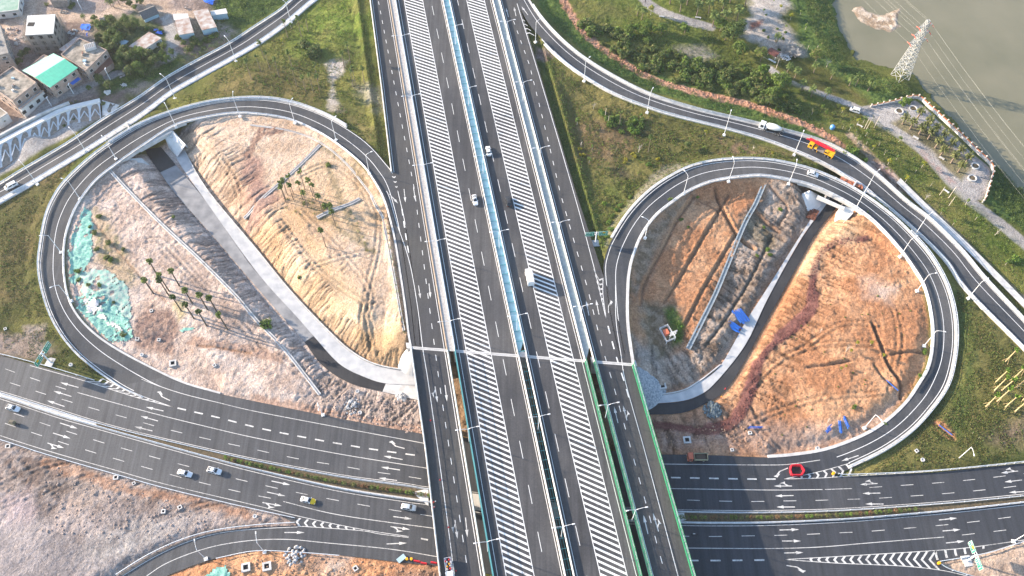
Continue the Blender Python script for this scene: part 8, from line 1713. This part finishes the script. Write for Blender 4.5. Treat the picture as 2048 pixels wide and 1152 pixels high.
grassblades('grass', [(640,-40),(735,-40),(765,240),(785,345),(700,260),(600,208),(512,195),(400,205),(320,228),(480,112),(600,40)], 26000, 5.5, [LO, LG, DRYG, LB], 'rough grass in the triangle left of the side road')
grassblades('grass', [(1085,110),(1170,160),(1301,225),(1457,268),(1600,315),(1536,315),(1457,314),(1391,325),(1297,378),(1250,424),(1217,478),(1203,510),(1150,385),(1110,240)], 26000, 5.8, [LO, LG, DRYG, LB], 'rough grass in the wedge right of the expressway')
grassblades('grass', [(0,410),(160,320),(85,450),(68,540),(80,600),(110,670),(200,745),(0,690)], 15000, 3, [LO, DRYG, LG], 'brownish grass outside the left loop')
grassblades('grass', [(1910,580),(2048,712),(2048,915),(1869,936),(1740,942),(1835,865),(1900,780),(1920,690)], 18000, 1.6, [LO, DRYG, LG, LG], 'mown grass outside the right loop')
grassblades('grass', [(1240,10),(1420,60),(1560,160),(1740,220),(1860,330),(2048,500),(2048,600),(1900,440),(1740,310),(1560,220),(1400,170),(1260,110)], 26000, 2, [LG, LG, LB, LO], 'lawn and rough grass of the park')
for c in BUSH+FLB+TREE+COCO+DATE+SLIM+MOUND+PROP+YOUNG+BALL+[BARE, DRYB]:
    if c.name not in USED:
        for k_ in KIDS(c): bpy.data.objects.remove(k_)
        bpy.data.objects.remove(c)
# ================================================================== labels of look-alikes: told apart by what they stand beside
LMK = [(80,50,'the white slab roof'),(101,142,'the green roofed house'),(168,108,'the flat roofed house'),(24,172,'the far left house'),(290,82,'the long white hut'),(368,53,'the left long metal shed'),(410,40,'the right long metal shed'),(300,32,'the gabled hut'),(172,57,'the blue tarpaulin'),(221,160,'the lane post'),(100,262,'the arch slope'),(330,160,'the upper left road'),
 (1545,104,'the pavilion'),(1369,62,'the single lawn tree'),(1465,82,'the big spreading tree'),(1521,120,'the rounded olive tree'),(1557,178,'the large light green tree'),(1631,120,'the big leaved tree'),(1290,62,'the tree clump'),(1400,40,'the pale park path'),(1800,150,'the pylon'),(1709,223,'the parked white vehicle'),(1748,255,'the tall white poles'),(1812,225,'the ring planters'),(1870,275,'the date palm bed'),(1947,345,'the lower planters'),(1897,396,'the leaning poles'),(1664,257,'the round blue tank'),(1540,262,'the mixer lorry'),(1641,300,'the crane lorry'),(1294,225,'the third ramp lamp'),(1168,162,'the second ramp lamp'),(1448,270,'the fourth ramp lamp'),(1350,170,'the brick red path'),
 (1193,470,'the wedge road sign'),(1274,245,'the thicket'),(1296,305,'the tallest wedge palm'),(80,712,'the left road sign'),(850,990,'the left bridge edge'),(740,972,'the last left median stretch'),(640,946,'the middle of the left median'),(530,925,'the thin end of the left median'),(430,903,'the start of the left planting'),(617,1001,'the taxi'),(400,945,'the pair of white cars'),(1380,1035,'the right bridge edge'),(1500,1036,'the shadow edge'),(1610,1034,'the arrows on the right'),(1593,941,'the red barrier ring'),(1720,1030,'the middle of the right median'),(679,168,'the bare sand patch'),(480,228,'the top of the left loop'),(620,105,'the dark bush cluster'),(200,600,'the turquoise net'),(165,470,'the narrow net'),(1337,665,'the fenced compound'),(1475,640,'the blue pipes'),(1425,820,'the gravel heap'),(1395,915,'the tipper lorry'),(1620,590,'the brick red trail'),(1790,740,'the long trench'),(1690,430,'the right underpass'),(2010,780,'the propped palms'),(1894,862,'the pit in the grass'),(817,1014,'the silver car'),(960,313,'the white saloon')]
def PX(p):
    d = Vector(p)-cam.location; u = d.x; f = d.y*_st-d.z*_ct; v = d.y*_ct+d.z*_st; return 1024+FPX*u/f, 576-FPX*v/f
bpy.context.view_layer.update(); grp = {}
for o in bpy.data.objects:
    if o.parent is None and 'label' in o.keys() and not o.get('kind'): grp.setdefault(o['label'], []).append(o)
DIRW = ['right of', 'upper right of', 'above', 'upper left of', 'left of', 'lower left of', 'below', 'lower right of']
NTH = ['nearest', 'second nearest', 'third nearest', 'fourth nearest', 'fifth nearest', 'sixth nearest', 'seventh nearest', 'eighth nearest', 'ninth nearest', 'tenth nearest']+['%dth nearest' % k for k in range(11, 90)]
for lb, L in grp.items():
    if len(L) < 2: continue
    g2 = {}; w = lb.split(' '); head = ' '.join(w[:4]) if len(w) > 4 else lb
    for cut in (' in ', ' among', ' beside', ' below', ' with', ' on ', ' behind', ' growing', ' along', ' near', ' forming', ' dotting', ' planted', ' between', ' standing', ' touching', ' strewn'):
        if cut in lb: head = lb[:lb.index(cut)] if len(lb[:lb.index(cut)]) < len(head)+14 else head
    for o in L:
        x, y = PX(o.location); c = sorted(LMK, key=lambda q: (q[0]-x)**2+(q[1]-y)**2)[0]; a = math.degrees(math.atan2(c[1]-y, x-c[0])) % 360
        g2.setdefault((c[2], DIRW[int((a+22.5)//45) % 8]), []).append((math.hypot(c[0]-x, c[1]-y), o))
    if lb.startswith('clipped ball'): head = 'clipped ball shrub'
    for (lm, dw), q in g2.items():
        q.sort(key=lambda e_: e_[0])
        for k, (_, o) in enumerate(q): o['label'] = '%s %s %s%s' % (head, dw, lm, '' if len(q) == 1 else ', '+NTH[k])
# ================================================================== every thing keeps its origin at its own base
bpy.context.view_layer.update()
for o in list(bpy.data.objects):
    if o.parent or o.type not in ('EMPTY', 'MESH') or o.get('kind') or 'label' not in o.keys() or o.location.length > .001: continue
    if o.type == 'MESH' and o.data.users > 1: continue
    src = [o] if o.type == 'MESH' else [c for c in bpy.data.objects if c.parent is o]
    lo = Vector((1e9,)*3); hi = Vector((-1e9,)*3)
    for c in src:
        if c.type != 'MESH': continue
        for v in (c.bound_box[0], c.bound_box[6]): p = Vector(v)+c.location; lo = Vector(map(min, lo, p)); hi = Vector(map(max, hi, p))
    if lo.x > 1e8: continue
    base = Vector(((lo.x+hi.x)/2, (lo.y+hi.y)/2, lo.z))
    if o.type == 'MESH':
        o.data.transform(Matrix.Translation(-base)); ch = [c for c in bpy.data.objects if c.parent is o]
    else: ch = src
    for c in ch: c.location = c.location-base
    o.location = base

# ================================================================== air
hz = bpy.data.materials.new('haze_air'); hz.use_nodes = True; t = hz.node_tree; t.nodes.remove(t.nodes['Principled BSDF']); pv = t.nodes.new('ShaderNodeVolumePrincipled')
pv.inputs['Color'].default_value = (.86,.93,1,1); pv.inputs['Density'].default_value = .00007; pv.inputs['Anisotropy'].default_value = .3; t.links.new(pv.outputs[0], t.nodes['Material Output'].inputs['Volume'])
b = MB(); b.box((0, 400, -60), (9000, 9000, 60+CAM_H+12)); o = b.build('haze', hz); o['kind'] = 'stuff'
